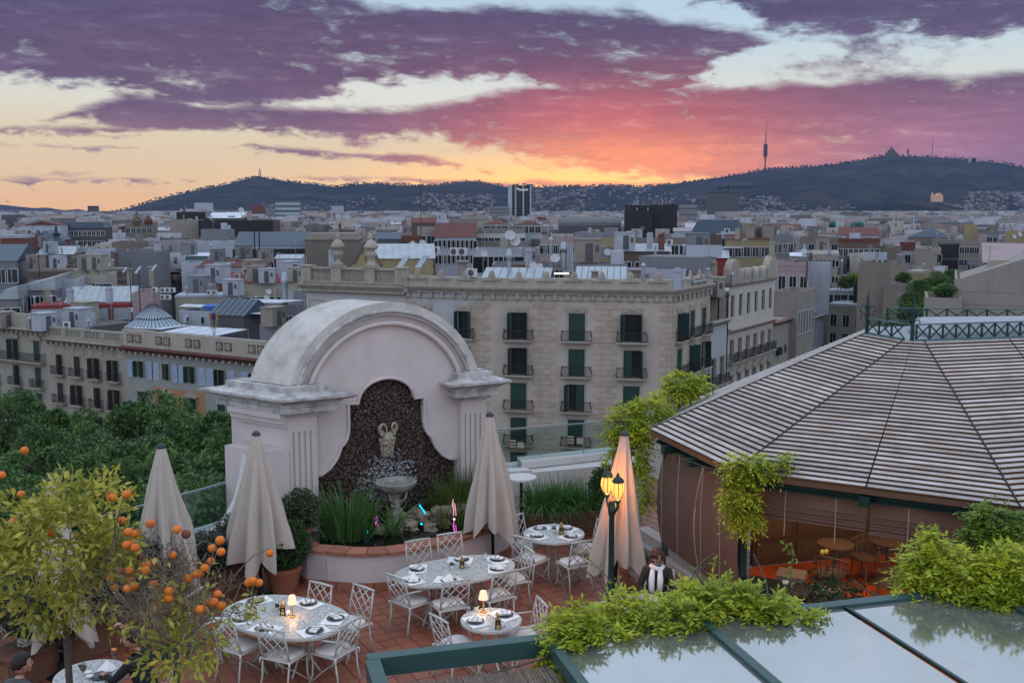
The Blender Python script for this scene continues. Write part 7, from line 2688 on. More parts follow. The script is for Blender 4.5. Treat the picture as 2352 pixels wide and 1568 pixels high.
 # white bar table
bt=on(1197,1221,0)
t=thing('bar_table','tall bar table with round white top beside the parasol','bar table',bt)
b=MB()
b.lathe([(0.30,1.08),(0.305,1.10),(0.30,1.12),(0.0,1.12)],28)
obj('table_top',b,m_white,t,True,40)
b=MB()
b.lathe([(0.2,0),(0.19,0.04),(0.05,0.07),(0.03,0.12),(0.03,0.5),(0.045,0.53),(0.03,0.56),(0.03,1.0),(0.08,1.08)],14)
obj('stem',b,m_pole,t,True,40)
# planting
def fronds(C,D,L,n=7,leaf=0.06,droop=0.35,ratio=0.34):
 """pinnate leaves: C origins, D directions (unit), L lengths"""
 m=len(C)
 L=np.broadcast_to(np.asarray(L,float).reshape(-1,1),(m,1))
 side=unit(np.cross(D,np.array([0,0,1.0])+0.25*rng.normal(size=(m,3))))
 V=[]
 for t in np.linspace(0.12,1.0,n):
  p_=C+D*L*t
  p_[:,2]-=(droop*L*t*t)[:,0]
  for s in((-1,1)if t<0.99 else(0,)):
   d=unit(side*s*0.9+D*(0.55 if s else 1.0)+np.array([0,0,-0.35])+0.18*rng.normal(size=(m,3)))
   w=unit(np.cross(d,np.array([0,0,1.0])+0.3*rng.normal(size=(m,3))))
   l_=leaf*(0.75+0.5*rng.random((m,1)))*(1.0-0.3*abs(t-0.5))
   V.append(np.stack([p_,p_+d*l_*0.45+w*l_*ratio/2,p_+d*l_,p_+d*l_*0.45-w*l_*ratio/2],1))
 v=np.concatenate(V).reshape(-1,3)
 f=np.arange(len(v)).reshape(-1,4)
 return v,f
def ellipsoid_pts(n,c,r,shell=0.5):
 d=unit(rng.normal(size=(n,3)))
 k=(shell+(1-shell)*rng.random((n,1)))**0.6
 return np.array(c)+d*k*np.array(r),d
def cat_vf(L):
 vs,fs,o=[],[],0
 for v,f in L:
  vs.append(v)
  fs.append(f+o)
  o+=len(v)
 return np.concatenate(vs),np.concatenate(fs)
def blades(base,n,h,spread,w,lean=0.5,seg=5,curl=0.5,rad=0.1):
 """long pointed leaves rising from one clump"""
 a=rng.uniform(0,2*pi,n)
 r0=rad*np.sqrt(rng.random(n))
 H=h*(0.55+0.45*rng.random(n))
 out=np.stack([np.cos(a),np.sin(a),0*a],1)
 side=np.stack([-np.sin(a+rng.normal(0,0.6,n)),np.cos(a+rng.normal(0,0.6,n)),0*a],1)
 ln=(0.15+rng.random(n)**1.5*spread)[:,None]
 P0=np.array(base)+out*r0[:,None]
 rows=[]
 for k in range(seg+1):
  t=k/seg
  p_=P0+out*ln*H[:,None]*(t**1.6)*lean
  p_[:,2]+=H*(t-curl*(ln[:,0])*t**2.4)
  ww=w*(1-t)**0.7*(0.6+0.4*min(1,t*4))+0.001
  rows.append((p_-side*ww/2,p_+side*ww/2))
 v=np.stack([q for r in rows for q in r],1)
 k2=2*(seg+1)
 idx=(np.arange(n)*k2)[:,None]
 f=np.concatenate([idx+np.array([[2*k,2*k+1,2*k+3,2*k+2]])for k in range(seg)])
 return v.reshape(-1,3),f
L_wist=leafmat('wisteria_leaf',(0.54,0.56,0.04),(0.17,0.26,0.022),trans=0.35,scale=2.5)
L_wisd=leafmat('wisteria_leaf_green',(0.20,0.30,0.03),(0.07,0.145,0.02),trans=0.3,scale=3)
L_box=leafmat('boxwood_leaf',(0.05,0.11,0.032),(0.02,0.05,0.016),trans=0.15,scale=8)
L_boxg=leafmat('grey_green_leaf',(0.10,0.14,0.07),(0.04,0.06,0.03),trans=0.15,scale=8)
L_iris=leafmat('iris_leaf',(0.10,0.22,0.05),(0.035,0.10,0.035),trans=0.3,scale=3)
L_sedge=leafmat('sedge_leaf',(0.13,0.20,0.04),(0.05,0.09,0.02),trans=0.3,scale=3)
L_grass=leafmat('lily_grass',(0.08,0.20,0.035),(0.028,0.10,0.02),trans=0.25,scale=3)
L_silver=leafmat('silver_leaf',(0.085,0.105,0.09),(0.03,0.045,0.036),trans=0.1,scale=4)
L_plane=leafmat('plane_tree_leaf',(0.12,0.215,0.055),(0.018,0.055,0.02),trans=0.25,scale=0.5,vary=0.3)
L_citrus=leafmat('yellowing_citrus_leaf',(0.56,0.49,0.07),(0.18,0.22,0.035),trans=0.3,scale=5,spec=0.5)
m_bark=mat('grey_bark',(0.085,0.07,0.055),0.9,var=0.6,vscale=14,bump=0.5,bscale=40)
m_pot=mat('terracotta_pot',(0.27,0.105,0.06),0.85,var=0.4,vscale=6,bump=0.15)
def pot(t,r0,r1,h,c=(0,0,0)):
 b=MB()
 b.lathe([(r0,0),(r1*0.96,h*0.82),(r1*1.06,h*0.83),(r1*1.06,h),(r1*0.92,h),(r1*0.9,h*0.93),(0,h*0.93)],28,c=c)
 return obj('pot',b,m_pot,t,True,40)
def boxball(label,c,r,pr,ph,m,leafn):
 t=thing('potted_boxwood',label,'potted plant',c)
 pot(t,pr*0.75,pr,ph)
 p_,d=ellipsoid_pts(leafn,(0,0,ph+r*0.78),(r,r,r*0.92),0.72)
 p_+=0.035*np.sin(p_*31)
 v,f=leaves_at(p_,0.042,nrm=d,ratio=0.6)
 link('foliage',npmesh('foliage',v,f,m),t)
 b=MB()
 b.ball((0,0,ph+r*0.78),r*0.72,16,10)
 obj('branches_or_core',b,mat('shrub_core',(0.012,0.02,0.010),1.0),t)  # dark ball added to close gaps in the leaves, not real branches
pb_=on(652,1352,0)
boxball('large clipped dark green boxwood ball in a floor pot by the planter hatch',pb_,0.46,0.30,0.42,L_box,9000)
q=on(692,1243,0.62)
boxball('smaller loose boxwood ball in a pot standing up on the planter beside the irises',Vector((q.x,q.y,0.62)),0.36,0.20,0.28,L_boxg,6500)
def clump(name,label,x,y,z,parts,m,cat='plant'):
 o=on(x,y,z)
 v,f=cat_vf([blades((dx,dy,0),n,h,sp,w,ln,6,cu,rd)for dx,dy,n,h,sp,w,ln,cu,rd in parts])
 return link(name,npmesh(name,v,f,m),None,loc=o,label=label,cat=cat)
clump('iris_clump','tall dense clump of iris leaves at the left end of the pond',798,1236,0.46,[(0,0,130,1.15,0.8,0.05,0.7,0.2,0.3),(-0.3,0.1,60,0.9,1.1,0.045,0.8,0.35,0.2),(0.3,0,50,0.95,0.8,0.045,0.8,0.2,0.16),(-0.15,-0.15,40,0.5,1.6,0.04,1.2,0.5,0.2)],L_iris)
clump('flax_clump','arching dark strap leaves spreading in the middle of the pond',905,1228,0.46,[(0,0,26,0.8,1.6,0.045,1.1,0.35,0.12),(-0.2,0,60,0.28,1.6,0.014,1.0,0.4,0.14)],L_iris)
clump('reed_clump','short upright reeds near the right end of the pond',1020,1212,0.46,[(0,0,40,0.55,0.3,0.02,0.5,0.1,0.12),(0.25,0.15,25,0.6,0.4,0.02,0.5,0.1,0.1)],L_sedge)
clump('papyrus_clump','feathery papyrus clump against the right side of the niche',1046,1172,0.5,[(0,0,220,0.95,0.9,0.016,0.8,0.45,0.3),(0.15,0.25,120,1.1,0.5,0.018,0.6,0.3,0.14),(-0.3,0,120,0.6,1.2,0.014,1,0.6,0.2)],L_sedge)
clump('sedge_clump','brownish green sedge tuft behind the parasol at the planter end',1082,1180,0.5,[(0,0,160,0.5,1.3,0.012,1,0.7,0.22)],L_sedge)
wk_=on(1318,1222,0)
t=thing('wicker_planter','long woven wicker planter full of lily grass against the street parapet','planter',wk_,radians(12))
m_wick=mat('brown_wicker',(0.15,0.095,0.06),0.8,var=0.6,vscale=20,rand=0.1)
b=MB()
b.box(-0.95,0.95,-0.24,0.24,0.0,0.5)
obj('basket_core',b,mat('wicker_dark',(0.03,0.02,0.015),0.9),t)
b=MB()
for r_ in range(11):
 z=0.03+0.045*r_
 pts=[(-0.97+1.94*k/40,-0.262+0.014*(1 if(k+r_)%2 else -1),z)for k in range(41)]
 b.tube(pts,0.021,5)
 b.tube([(-0.97+0.014*(1 if(k+r_)%2 else -1),-0.25+0.5*k/10,z)for k in range(11)],0.021,5)
o=obj('weave',b,m_wick,t,True)
for x,n,h in((-0.65,520,0.85),(-0.2,560,0.9),(0.2,300,0.75)):
 v,f=blades((x,0,0.46),n,h,1.3,0.018,1.0,6,0.75,0.3)
 link('lily_grass',npmesh('lily_grass',v,f,L_grass),t)
p_,d=ellipsoid_pts(2300,(0.72,0.05,0.85),(0.4,0.32,0.48),0.3)
v,f=leaves_at(p_,0.075,nrm=d,ratio=0.55)
link('leafy_shrub',npmesh('leafy_shrub',v,f,leafmat('fresh_leaf',(0.05,0.12,0.03),(0.02,0.06,0.018))),t)
for i,(fr,r,lb)in enumerate(((0.97,0.42,'silver grey shrub in the planter box next to the arch scroll'),(0.80,0.36,'silver grey shrub behind the parasol in the planter box'),(0.56,0.55,'silver grey shrub in the planter box behind the twigs'),(0.36,0.72,'tall silver grey shrub in the planter box by the hidden parasol'),(0.17,0.8,'silver grey shrub at the left edge of the view'))):
 c=PLB+PLD*fr+PLN*0.25
 p_,d=ellipsoid_pts(5200,(0,0,0.47+r*0.8),(r*1.15,r*1.15,r),0.3)
 v,f=leaves_at(p_,0.06,nrm=d,ratio=0.34)
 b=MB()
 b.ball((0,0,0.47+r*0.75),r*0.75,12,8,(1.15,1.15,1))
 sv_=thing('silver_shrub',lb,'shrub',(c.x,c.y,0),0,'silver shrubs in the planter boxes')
 obj('branches_or_core',b,mat('shrub_core',(0.02,0.03,0.02),1.0),sv_)  # dark filler ball added inside the shrub, hiding the wall behind its leaves
 link('foliage',npmesh('foliage',v,f,L_silver),sv_)
 # trees
def crown_mesh(seed,n=15000,leaf=0.25):
 global rng
 keep,rng=rng,np.random.default_rng(seed)
 P_,D_=[],[]
 for k in range(26):
  a=rng.uniform(0,2*pi)
  zz=rng.uniform(-0.75,0.95)
  rr=sqrt(max(0.05,1-zz*zz))*rng.uniform(0.35,0.95)
  c=np.array([cos(a)*rr*4.4,sin(a)*rr*4.4,zz*3.6])
  s_=rng.uniform(0.9,1.7)
  p_,d=ellipsoid_pts(n//26,c,(s_,s_,s_*0.75),0.6)
  P_.append(p_)
  D_.append(d)
 p_,d=np.concatenate(P_),np.concatenate(D_)
 v,f=leaves_at(p_,leaf,nrm=d,ratio=0.85,up=0.8)
 rng=keep
 return npmesh('crown',v,f,L_plane)
crowns=[crown_mesh(k)for k in(1,2,3)]
b=MB()
b.tube([(0,0,-12),(0.1,0,-6),(0,0.1,-2.5),(0.2,0,1.5)],[0.42,0.34,0.28,0.1],8)
for k in range(6):
 a=k*1.05
 b.tube([(0.05,0.05,-4+0.4*k),(1.3*cos(a),1.3*sin(a),-1.6+0.4*k),(3.0*cos(a),3.0*sin(a),0.3+0.3*k)],[0.2,0.13,0.05],6)
trunk_me=b.mesh('trunk',m_bark,True)
TR=[(25,945,108,'treetop at the left edge below the cream avenue building'),(150,985,100,'treetop below the long black balcony'),(262,1010,96,'treetop in front of the slotted balustrade building'),(372,985,92,'treetop below the orange wall'),(478,1000,88,'treetop nearest the arch scroll, under the pedimented windows'),(75,1075,82,'treetop behind the yellowing orange tree'),(215,1090,78,'treetop above the left glass balustrade'),(345,1095,74,'treetop behind the parasol with bare twigs'),(470,1100,70,'treetop just left of the arched wall'),(20,1190,66,'low treetop at the left edge behind the orange tree'),(170,1200,62,'low treetop behind the hidden parasol'),(320,1200,60,'low treetop behind the glass balustrade'),(450,1215,56,'low treetop under the white arch scroll'),(560,1060,84,'treetop hidden mostly by the arched wall'),(2135,700,150,'street tree below the beige panelled wing'),(2160,672,185,'street tree in front of the netted building'),(2195,650,215,'street tree farther up the far street'),(2108,735,135,'street tree behind the pavilion crest posts'),(2225,590,330,'distant tree at the far end of the street')]
for i,(x,y,d,lb)in enumerate(TR):
 c=at(x,y+(42 if i<14 else 0),d)
 t=thing('plane_tree','green plane '+lb,'tree',(c.x,c.y,c.z),rnd.uniform(0,6),'plane trees along the avenues')
 s_=rnd.uniform(0.95,1.15)*(1.0 if i<14 else 0.85)
 t.scale=(s_,s_,s_*rnd.uniform(0.9,1.05))
 link('crown',crowns[i%3],t)
 link('trunk',trunk_me,t)
for x,y,d,w,lb in((1975,640,200,26,'bushy green bamboo on the black roof terrace'),(1942,648,200,20,'dark shrub on the black roof terrace'),(2170,668,95.5,26,'low planting on the beige panelled wing'),(596,664,168,26,'creeper over the pergola of the red flat roofed house'),(866,625,118,12,'cactus like shrub beside the urn on the balustrade'),(840,628,118,12,'dark rooftop shrub left of the curved gable'),(2075,637,180,18,'roof terrace plants on the brown party wall')):
 r=w*d/FL
 p_,dd=ellipsoid_pts(700,(0,0,0),(r,r*0.7,r*0.6),0.3)
 v,f=leaves_at(p_,0.16+0.0012*d,nrm=dd,ratio=0.6)
 link('roof_shrub',npmesh('roof_shrub',v,f,L_plane if w!=26 or x!=1975 else L_wisd),None,loc=at(x,y,d),label=lb,cat='shrub')
def grow(seed,base,r0,length,depth,up,twig_n,spread=0.75):
 """branching skeleton: list of (points, radii) and the tips"""
 rr=random.Random(seed)
 segs,tips=[],[]
 def rec(p,d,L,r,k):
  pts,rad=[p],[r]
  for j in range(3):
   d=(d+Vector((rr.gauss(0,0.16),rr.gauss(0,0.16),rr.gauss(0,0.12)+up))).normalized()
   p=p+d*(L/3)
   pts.append(p)
   rad.append(r*(1-0.2*(j+1)))
  segs.append((pts,rad))
  tips.append((p,d,k))
  if k==0:
   return
  for j in range(twig_n+(1 if rr.random()<0.4 else 0)):
   q=pts[-1]if j<2 else pts[rr.choice([1,2])]
   nd=(d*(1-spread*0.5)+Vector((rr.gauss(0,1),rr.gauss(0,1),rr.gauss(0,0.7))).normalized()*spread).normalized()
   rec(q,nd,L*rr.uniform(0.62,0.85),rad[-1]*0.72,k-1)
 for k in range(5):
  a=k*2*pi/5+rr.uniform(-0.4,0.4)
  rec(Vector(base),Vector((cos(a),sin(a),rr.uniform(0.1,0.9))).normalized(),length,r0,depth)
 return segs,tips
m_orange=mat('orange_peel',(0.62,0.165,0.018),0.5,var=0.5,vscale=14,col2=(0.48,0.10,0.012),bump=0.15,bscale=120,rand=0.12)
m_rot=mat('rotting_orange',(0.16,0.055,0.03),0.8,var=0.7,vscale=10,rand=0.2)
b=MB()
b.ball((0,0,0),0.0345,16,10,(1,1,0.94))
me_or=b.mesh('orange',m_orange,True)
b=MB()
b.ball((0,0,0),0.034,16,10,(1,1,0.94))
me_rt=b.mesh('orange',m_rot,True)
def citrus(label,trunk_x,c_px,d,rx,rz_,nleaf,fruit,seed,leaf_fn,depth,lsz,lm,tn=2):
 C=at(c_px[0],c_px[1],d)
 foot=at(trunk_x,1560,d)
 foot.z=0
 t=thing('orange_tree',label,'tree',(foot.x,foot.y,0))
 F0_=Vector((foot.x,foot.y,0))
 c=C-F0_
 fork=Vector((c.x*0.6,c.y*0.6,c.z-rz_*0.75))
 b=MB()
 b.tube([(0,0,0),(0.01,0,1.2),(fork.x*0.4,fork.y*0.4,fork.z*0.75),fork],[0.034,0.03,0.028,0.026],10)
 obj('trunk',b,m_bark,t,True)
 segs,tips=grow(seed,fork,0.016,rx*(0.62 if tn==2 else 0.5),depth,0.06,tn)
 fit=lambda p:abs(p.x-c.x)<0.62 and abs(p.y-c.y)<0.7 and p.z<c.z+0.62
 segs=[s_ for s_ in segs if fit(s_[0][-1])]
 tips=[t_ for t_ in tips if fit(t_[0])]
 b=MB()
 for pts,rad in segs:
  b.tube(pts,[max(r,0.0022)for r in rad],5,cap=False)
 FQ=[at(x,y,d+rnd.uniform(-0.3,0.22))-F0_ for x,y,rot in fruit]
 for q in FQ:
  p1=min((tp_[0]for tp_ in tips),key=lambda p:(p-q-Vector((0,0,0.05))).length)
  b.tube([p1,p1.lerp(q,0.5)+Vector((0,0,0.06)),q+Vector((0,0,0.035))],[0.005,0.004,0.003],4,cap=False)
 obj('branches_or_core',b,m_bark if tn==2 else mat('pale_twig_bark',(0.16,0.125,0.09),0.9),t,True)
 p_,d_=leaf_fn(c,tips)
 v,f=leaves_at(p_,lsz,up=0.7,ratio=0.42,nrm=d_,jitter=0.45,droop=0.25)
 link('leaves',npmesh('leaves',v,f,lm),t)
 for k,(x,y,rot)in enumerate(fruit):
  q=FQ[k]
  o=link('orange',me_rt if rot else me_or,t,loc=q,rz=rnd.uniform(0,6))
  s_=rnd.uniform(0.9,1.08)
  o.scale=(s_,s_,s_)
  b2=None
 return t
def full_crown(c,tips):
 P_=[]
 A_=[]
 for k in range(80):
  q,d=ellipsoid_pts(1,c,(0.56,0.58,0.66),0.25)
  n=58
  p_,dd=ellipsoid_pts(n,q[0],(0.13,0.13,0.11),0.2)
  P_.append(p_)
  A_.append(dd*0.6+d*0.8)
 return np.concatenate(P_),np.concatenate(A_)
def sparse_crown(c,tips):
 P_,D_=[],[]
 for p,d,k in tips:
  rel=(p.z-c.z)
  pr_=(0.5 if p.x<c.x+0.15 else 0.12)if rel<-0.18 else 0.035
  if rng.random()<pr_ and k<=1:
   n=9 if rel<-0.18 else 5
   q=np.tile(np.array(p),(n,1))+rng.normal(size=(n,3))*0.045
   P_.append(q)
   D_.append(np.tile(np.array(d),(n,1))+0.5*rng.normal(size=(n,3)))
 q,d=ellipsoid_pts(330,c+Vector((0.0,0,-0.50)),(0.36,0.36,0.17),0.2)
 P_.append(q)
 D_.append(d)
 return np.concatenate(P_),np.concatenate(D_)
Z5=lambda zx,zy:(zx*0.3418,1032.4+zy*0.3418)
FR1=[(*Z5(*p),0)for p in((10,170),(165,5),(142,298),(84,488),(760,322),(850,300),(735,312),(352,555),(820,475))]
FR2=[(*Z5(*p[:2]),p[2]if len(p)>2 else 0)for p in((1010,496),(1190,535),(1250,567,1),(862,552),(905,562),(852,640),(880,632),(910,658),(950,720,1),(1160,708),(1033,752),(1065,785,1),(985,772),(978,810),(805,815,1),(868,812),(747,858),(880,880),(770,928),(855,932),(898,915),(1030,905),(1134,950),(1060,993),(1132,997),(1055,1047),(1115,1085,1),(1268,862),(1328,832),(1375,794),(1418,748),(1425,661),(1485,685),(1479,608),(1812,694),(1668,892),(1700,880),(1740,893),(1462,968),(1402,1027),(1436,1022),(1488,1046),(1340,1072),(1362,1068),(1362,1140,1),(1430,1187))]
citrus('leafy yellow green orange tree with few fruits at the left edge',160,(140,1255),7.8,0.62,0.72,0,FR1,3,full_crown,3,0.07,L_citrus)
citrus('nearly bare orange tree full of small oranges in front of the parasols',398,(405,1350),7.5,0.72,0.62,0,FR2,8,sparse_crown,4,0.07,L_citrus,3)
# the roofed pavilion
m_dkgreen=mat('dark_green_steel',(0.009,0.032,0.028),0.4,var=0.2,vscale=4)
m_grsteel=mat('blue_green_steel',(0.055,0.12,0.115),0.4,var=0.25,vscale=4)
m_ptop=mat('silvered_plank',(0.40,0.375,0.36),0.75,var=0.75,vscale=2.5,col2=(0.26,0.215,0.18),rand=0.2,bump=0.3,bscale=20,stretch=(1,1,1))
m_pside=mat('brown_plank_edge',(0.135,0.072,0.040),0.8,var=0.5,vscale=6,rand=0.2)
m_under=mat('dark_roof_board',(0.05,0.032,0.024),0.9)
m_blind=mat('brown_wood_blind',(0.17,0.10,0.075),0.75,var=0.5,vscale=9,col2=(0.075,0.045,0.036),stretch=(1,1,30))
ZE,ZK=2.4,4.0
E0,E1,E2=on(1494,987,ZE),on(1690.8,1082.6,ZE),on(2342.7,1166.4,ZE)
aB=atan2(E2.y-E1.y,E2.x-E1.x)
dB,dC,dA=(Vector((cos(aB+k),sin(aB+k),0))for k in(0,pi/4,-pi/4))
E3=E2+dC*4.2
d_=(E0-E1).normalized()
dZ=Vector((cos(aB-pi/2+0.1),sin(aB-pi/2+0.1),0))
Em=E0-dZ*3.4
K1=on(2076.6,782.5,ZK)
K2=K1+dB*0.33
K0=on(1990.8,767,ZK)
K3=K2+dC*4.2+(E3-E2-dC*4.2)
Km=K0-dZ*1.3
pav=thing('pavilion','octagonal pavilion with a silvered wooden plank roof, brown blinds and dark green frame','pavilion',(E1.x,E1.y,0))
PO=Vector((E1.x,E1.y,0))
NR=38
for fi,(P0,P1,Q0,Q1,cuts)in enumerate(((E0,E1,K0,K1,[0,1]),(E1,E2,K1,K2,[0,0.49,1]),(E2,E3,K2,K3,[0,0.42,1]),(Em,E0,Km,K0,[0,1]))):
 P0,P1,Q0,Q1=(p-PO for p in(P0,P1,Q0,Q1))
 nrm=(P1-P0).cross(Q0-P0).normalized()
 if nrm.z<0:
  nrm=-nrm
 b=MB()
 b.slab([P0-nrm*0.01,P1-nrm*0.01,Q1-nrm*0.01,Q0-nrm*0.01],-nrm*0.05)
 obj('roof_board',b,m_under,pav)
 mer=MB()
 for k in range(NR):
  f0,f1=k/NR,(k+0.74)/NR
  for c0,c1 in zip(cuts[:-1],cuts[1:]):
   def pt(c,f):
    a,z=P0.lerp(Q0,f),P1.lerp(Q1,f)
    return a.lerp(z,c)
   e=0.0035
   a0,a1=pt(c0+e,f0),pt(c1-e,f0)
   u0,u1=pt(c0+e,f1),pt(c1-e,f1)
   jit=rnd.uniform(-0.002,0.002)
   hi_,lo_=0.034+jit,0.018
   V_=[a0,a1,u1,u0,a0+nrm*hi_,a1+nrm*hi_,u1+nrm*lo_,u0+nrm*lo_]
   b=mer if fi==3 else MB()
   b.k=0
   b.add(V_,[(4,5,6,7)])
   b.k=1
   o_=len(b.v)-8
   for q in((0,1,5,4),(1,2,6,5),(2,3,7,6),(3,0,4,7)):
    b.f.append(tuple(i+o_ for i in q))
    b.mi.append(1)
   if fi!=3:
    obj('plank',b,[m_ptop,m_pside],pav)
 if fi==3:
  o=obj('plank',mer,[m_ptop,m_pside],pav)
  o['kind']='stuff'
 ds=(P1-P0).normalized()
 inn=Vector((-ds.y,ds.x,0))
 b=MB()
 b.slab([P0+Vector((0,0,-0.01)),P1+Vector((0,0,-0.01)),P1+Vector((0,0,-0.09)),P0+Vector((0,0,-0.09))],inn*0.03)
 obj('fascia',b,m_pside,pav)
 b=MB()
 b.bar(P0+inn*0.22+Vector((0,0,-0.13)),P1+inn*0.22+Vector((0,0,-0.13)),0.12,0.2)
 b.bar(P0+inn*0.13+Vector((0,0,-0.215)),P1+inn*0.13+Vector((0,0,-0.215)),0.06,0.03)
 obj('eave_beam',b,m_dkgreen,pav)
 if fi<2:
  me=piece(('bracket',fi),lambda b:b.box(-0.07,0.07,-0.36,0.0,-0.13,0.0),m_grsteel if False else m_dkgreen)
  for f in((0.24,0.55)if fi==0 else(0.49,)):
   M=Matrix.Translation(P0.lerp(P1,f)+inn*0.26+Vector((0,0,-0.12)))@Matrix.Rotation(atan2(ds.y,ds.x),4,'Z')
   link('bracket',me,pav,M=M)
 for(c0,c1,zb)in{0:((0.03,0.485,0.32),(0.51,0.97,0.30)),1:((0.06,0.485,1.72),(0.50,0.96,1.68)),2:((0.04,0.5,1.7),),3:()}[fi]:
  b=MB()
  a,c_=P0.lerp(P1,c0)+inn*0.22,P0.lerp(P1,c1)+inn*0.22
  z=ZE-0.24
  j=0
  H=z-zb
  while z>zb:
   t_=(ZE-0.24-z)/H
   bow=(0.16*sin(pi*t_*0.9)if fi==0 else 0.05*t_)-0.05
   st=0.024 if(fi==0 or t_<0.45)else 0.03
   off=-inn*(bow+(0.0 if j%2 else 0.006)+(0.02*(j%3)if fi and t_>0.5 else 0))
   zz=Vector((0,0,z-ZE))
   b.slab([a+off+zz,c_+off+zz,c_+off+zz-Vector((0,0,st*0.86)),a+off+zz-Vector((0,0,st*0.86))],inn*0.012)
   z-=st
   j+=1
  bl=obj('blind',b,m_blind,pav,loc=(0,0,0))
  bl.location=(0,0,0)
  for f in(0.3,0.75):
   b=MB()
   q=a.lerp(c_,f)-inn*(0.20 if fi==0 else 0.08)
   b.tube([q+Vector((0,0,-0.2)),q+Vector((0,0,-0.9))-inn*0.03,q+Vector((0,0,zb-ZE))],0.006,4)
   obj('cord',b,mat('pale_cord',(0.35,0.32,0.29),0.8),bl)
for P in(E0,E1,E2):
 q=P-PO+Vector((0.18,0.26,0))if P is not E0 else P-PO+Vector((0.3,-0.05,0))
 b=MB()
 b.lathe([(0.14,0),(0.13,0.12),(0.085,0.2),(0.075,1.9),(0.11,2.0),(0.12,2.2)],14,c=(q.x,q.y,0))
 obj('column',b,m_dkgreen,pav,True,40)
b=MB()
for a,c_ in((E1,K1),(E2,K2),(E0,K0)):
 b.bar(a-PO+Vector((0,0,0.02)),c_-PO+Vector((0,0,0.02)),0.018,0.045)
obj('hip_rafter',b,m_under,pav)
KR=[Km,K0,K1,K2,K3]
K=[k-PO for k in KR]
bk=K3-PO+Vector((0.4,1.7,0))
b=MB()
pol=[K[0],K[1],K[2],K[3],K[4],bk]
b.prism([(p.x,p.y)for p in pol],ZK-0.05,ZK+0.012)
obj('crown_deck',b,mat('sky_grey_deck',(0.20,0.25,0.27),0.35),pav)
cen=sum((p for p in pol),Vector())/6
b=MB()
p2=[p.lerp(cen,0.42)for p in pol]
b.prism([(p.x,p.y)for p in p2],ZK+0.01,ZK+0.09)
n=len(p2)
p3=[p.lerp(cen,0.5)for p in pol]
vs=[(p.x,p.y,ZK+0.09)for p in p2]+[(p.x,p.y,ZK+0.26)for p in p3]
b.add(vs,[(i,(i+1)%n,n+(i+1)%n,n+i)for i in range(n)]+[tuple(range(n,2*n))])
obj('skylight',b,mat('skylight_white',(0.27,0.30,0.33),0.35),pav)
def lattice(a,c_,n,z0=ZK+0.03,h=0.27):
 up=Vector((0,0,1))
 A_,C_=Vector((a.x,a.y,z0)),Vector((c_.x,c_.y,z0))
 b=MB()
 b.bar(A_+up*h,C_+up*h,0.04,0.022)
 b.bar(A_,C_,0.035,0.022)
 obj('crest_rail',b,m_grsteel,pav)
 me=[]
 for k in range(n):
  f0,f1=A_.lerp(C_,k/n),A_.lerp(C_,(k+1)/n)
  b=MB()
  b.bar(f0,f0+up*h,0.03)
  b.bar(f0+up*0.01,f1+up*(h-0.01),0.02)
  b.bar(f0+up*(h-0.01),f1+up*0.01,0.02)
  obj('lattice',b,m_dkgreen,pav)
lattice(K[1],K[2],3)
lattice(K[2]+(K[3]-K[2])*0.6,K[4],16)
lattice(K[0]+Vector((0.6,0.9,0)),bk,10)
for q in(K[1],K[2]+(K[3]-K[2])*0.4):
 b=MB()
 b.bar((q.x,q.y,ZK),(q.x,q.y,ZK+0.45),0.055)
 b.lathe([(0.03,0.45),(0.036,0.52),(0.004,0.82)],4,c=(q.x,q.y,ZK))
 for s_ in(-1,1):
  for z0,r_ in((0.32,0.06),(0.46,0.07)):
   b.tube([(q.x+s_*(0.03+r_*(1-cos(t))*(1-0.06*t)),q.y,ZK+z0+r_*sin(t)*(1-0.08*t)*1.2)for t in[0.5*k for k in range(10)]],0.009,4)
 obj('finial',b,m_dkgreen,pav)
a,c_=on(1468,1238,0.12),on(1650,1352,0.12)
d=(c_-a).normalized()
b=MB()
n_=Vector((-d.y,d.x,0))
b.slab([a-PO-d*0.3+n_*-0.12,c_-PO+n_*-0.12,c_-PO+n_*0.4,a-PO-d*0.3+n_*0.4],(0,0,-0.125))
b.slab([a-PO-d*0.2+n_*0.05+Vector((0,0,0.004)),c_-PO+n_*0.05+Vector((0,0,0.004)),c_-PO+n_*0.3+Vector((0,0,0.004)),a-PO-d*0.2+n_*0.3+Vector((0,0,0.004))],(0,0,0.16))
obj('step',b,mat('pale_marble',(0.40,0.36,0.335),0.5,var=0.3,vscale=3),pav)
wa,wb=on(1728,1300,0.05),on(2260,1250,0.05)
b=MB()
cp_=[E1+Vector((0.2,0.5,0)),E1+dB*0.4+Vector((-0.5,-0.7,0)),E2+Vector((-0.3,-1.4,0)),E2+Vector((1.9,0.5,0)),wb,wa]
b.prism([(p.x-PO.x,p.y-PO.y)for p in cp_],0.002,0.04)
obj('carpet',b,mat('orange_carpet',(0.50,0.085,0.012),0.95,var=0.3,vscale=5),pav)
d=wb-wa
n_=Vector((-d.y,d.x,0)).normalized()
b=MB()
wz=lambda f,z:wa-PO+d*f+Vector((0,0,z))
b.slab([wz(0,0),wz(1,0),wz(1,2.3),wz(0,2.3)],n_*0.1)
obj('inner_wall',b,mat('dark_wood_panel',(0.075,0.043,0.022),0.5,var=0.4,vscale=5),pav)
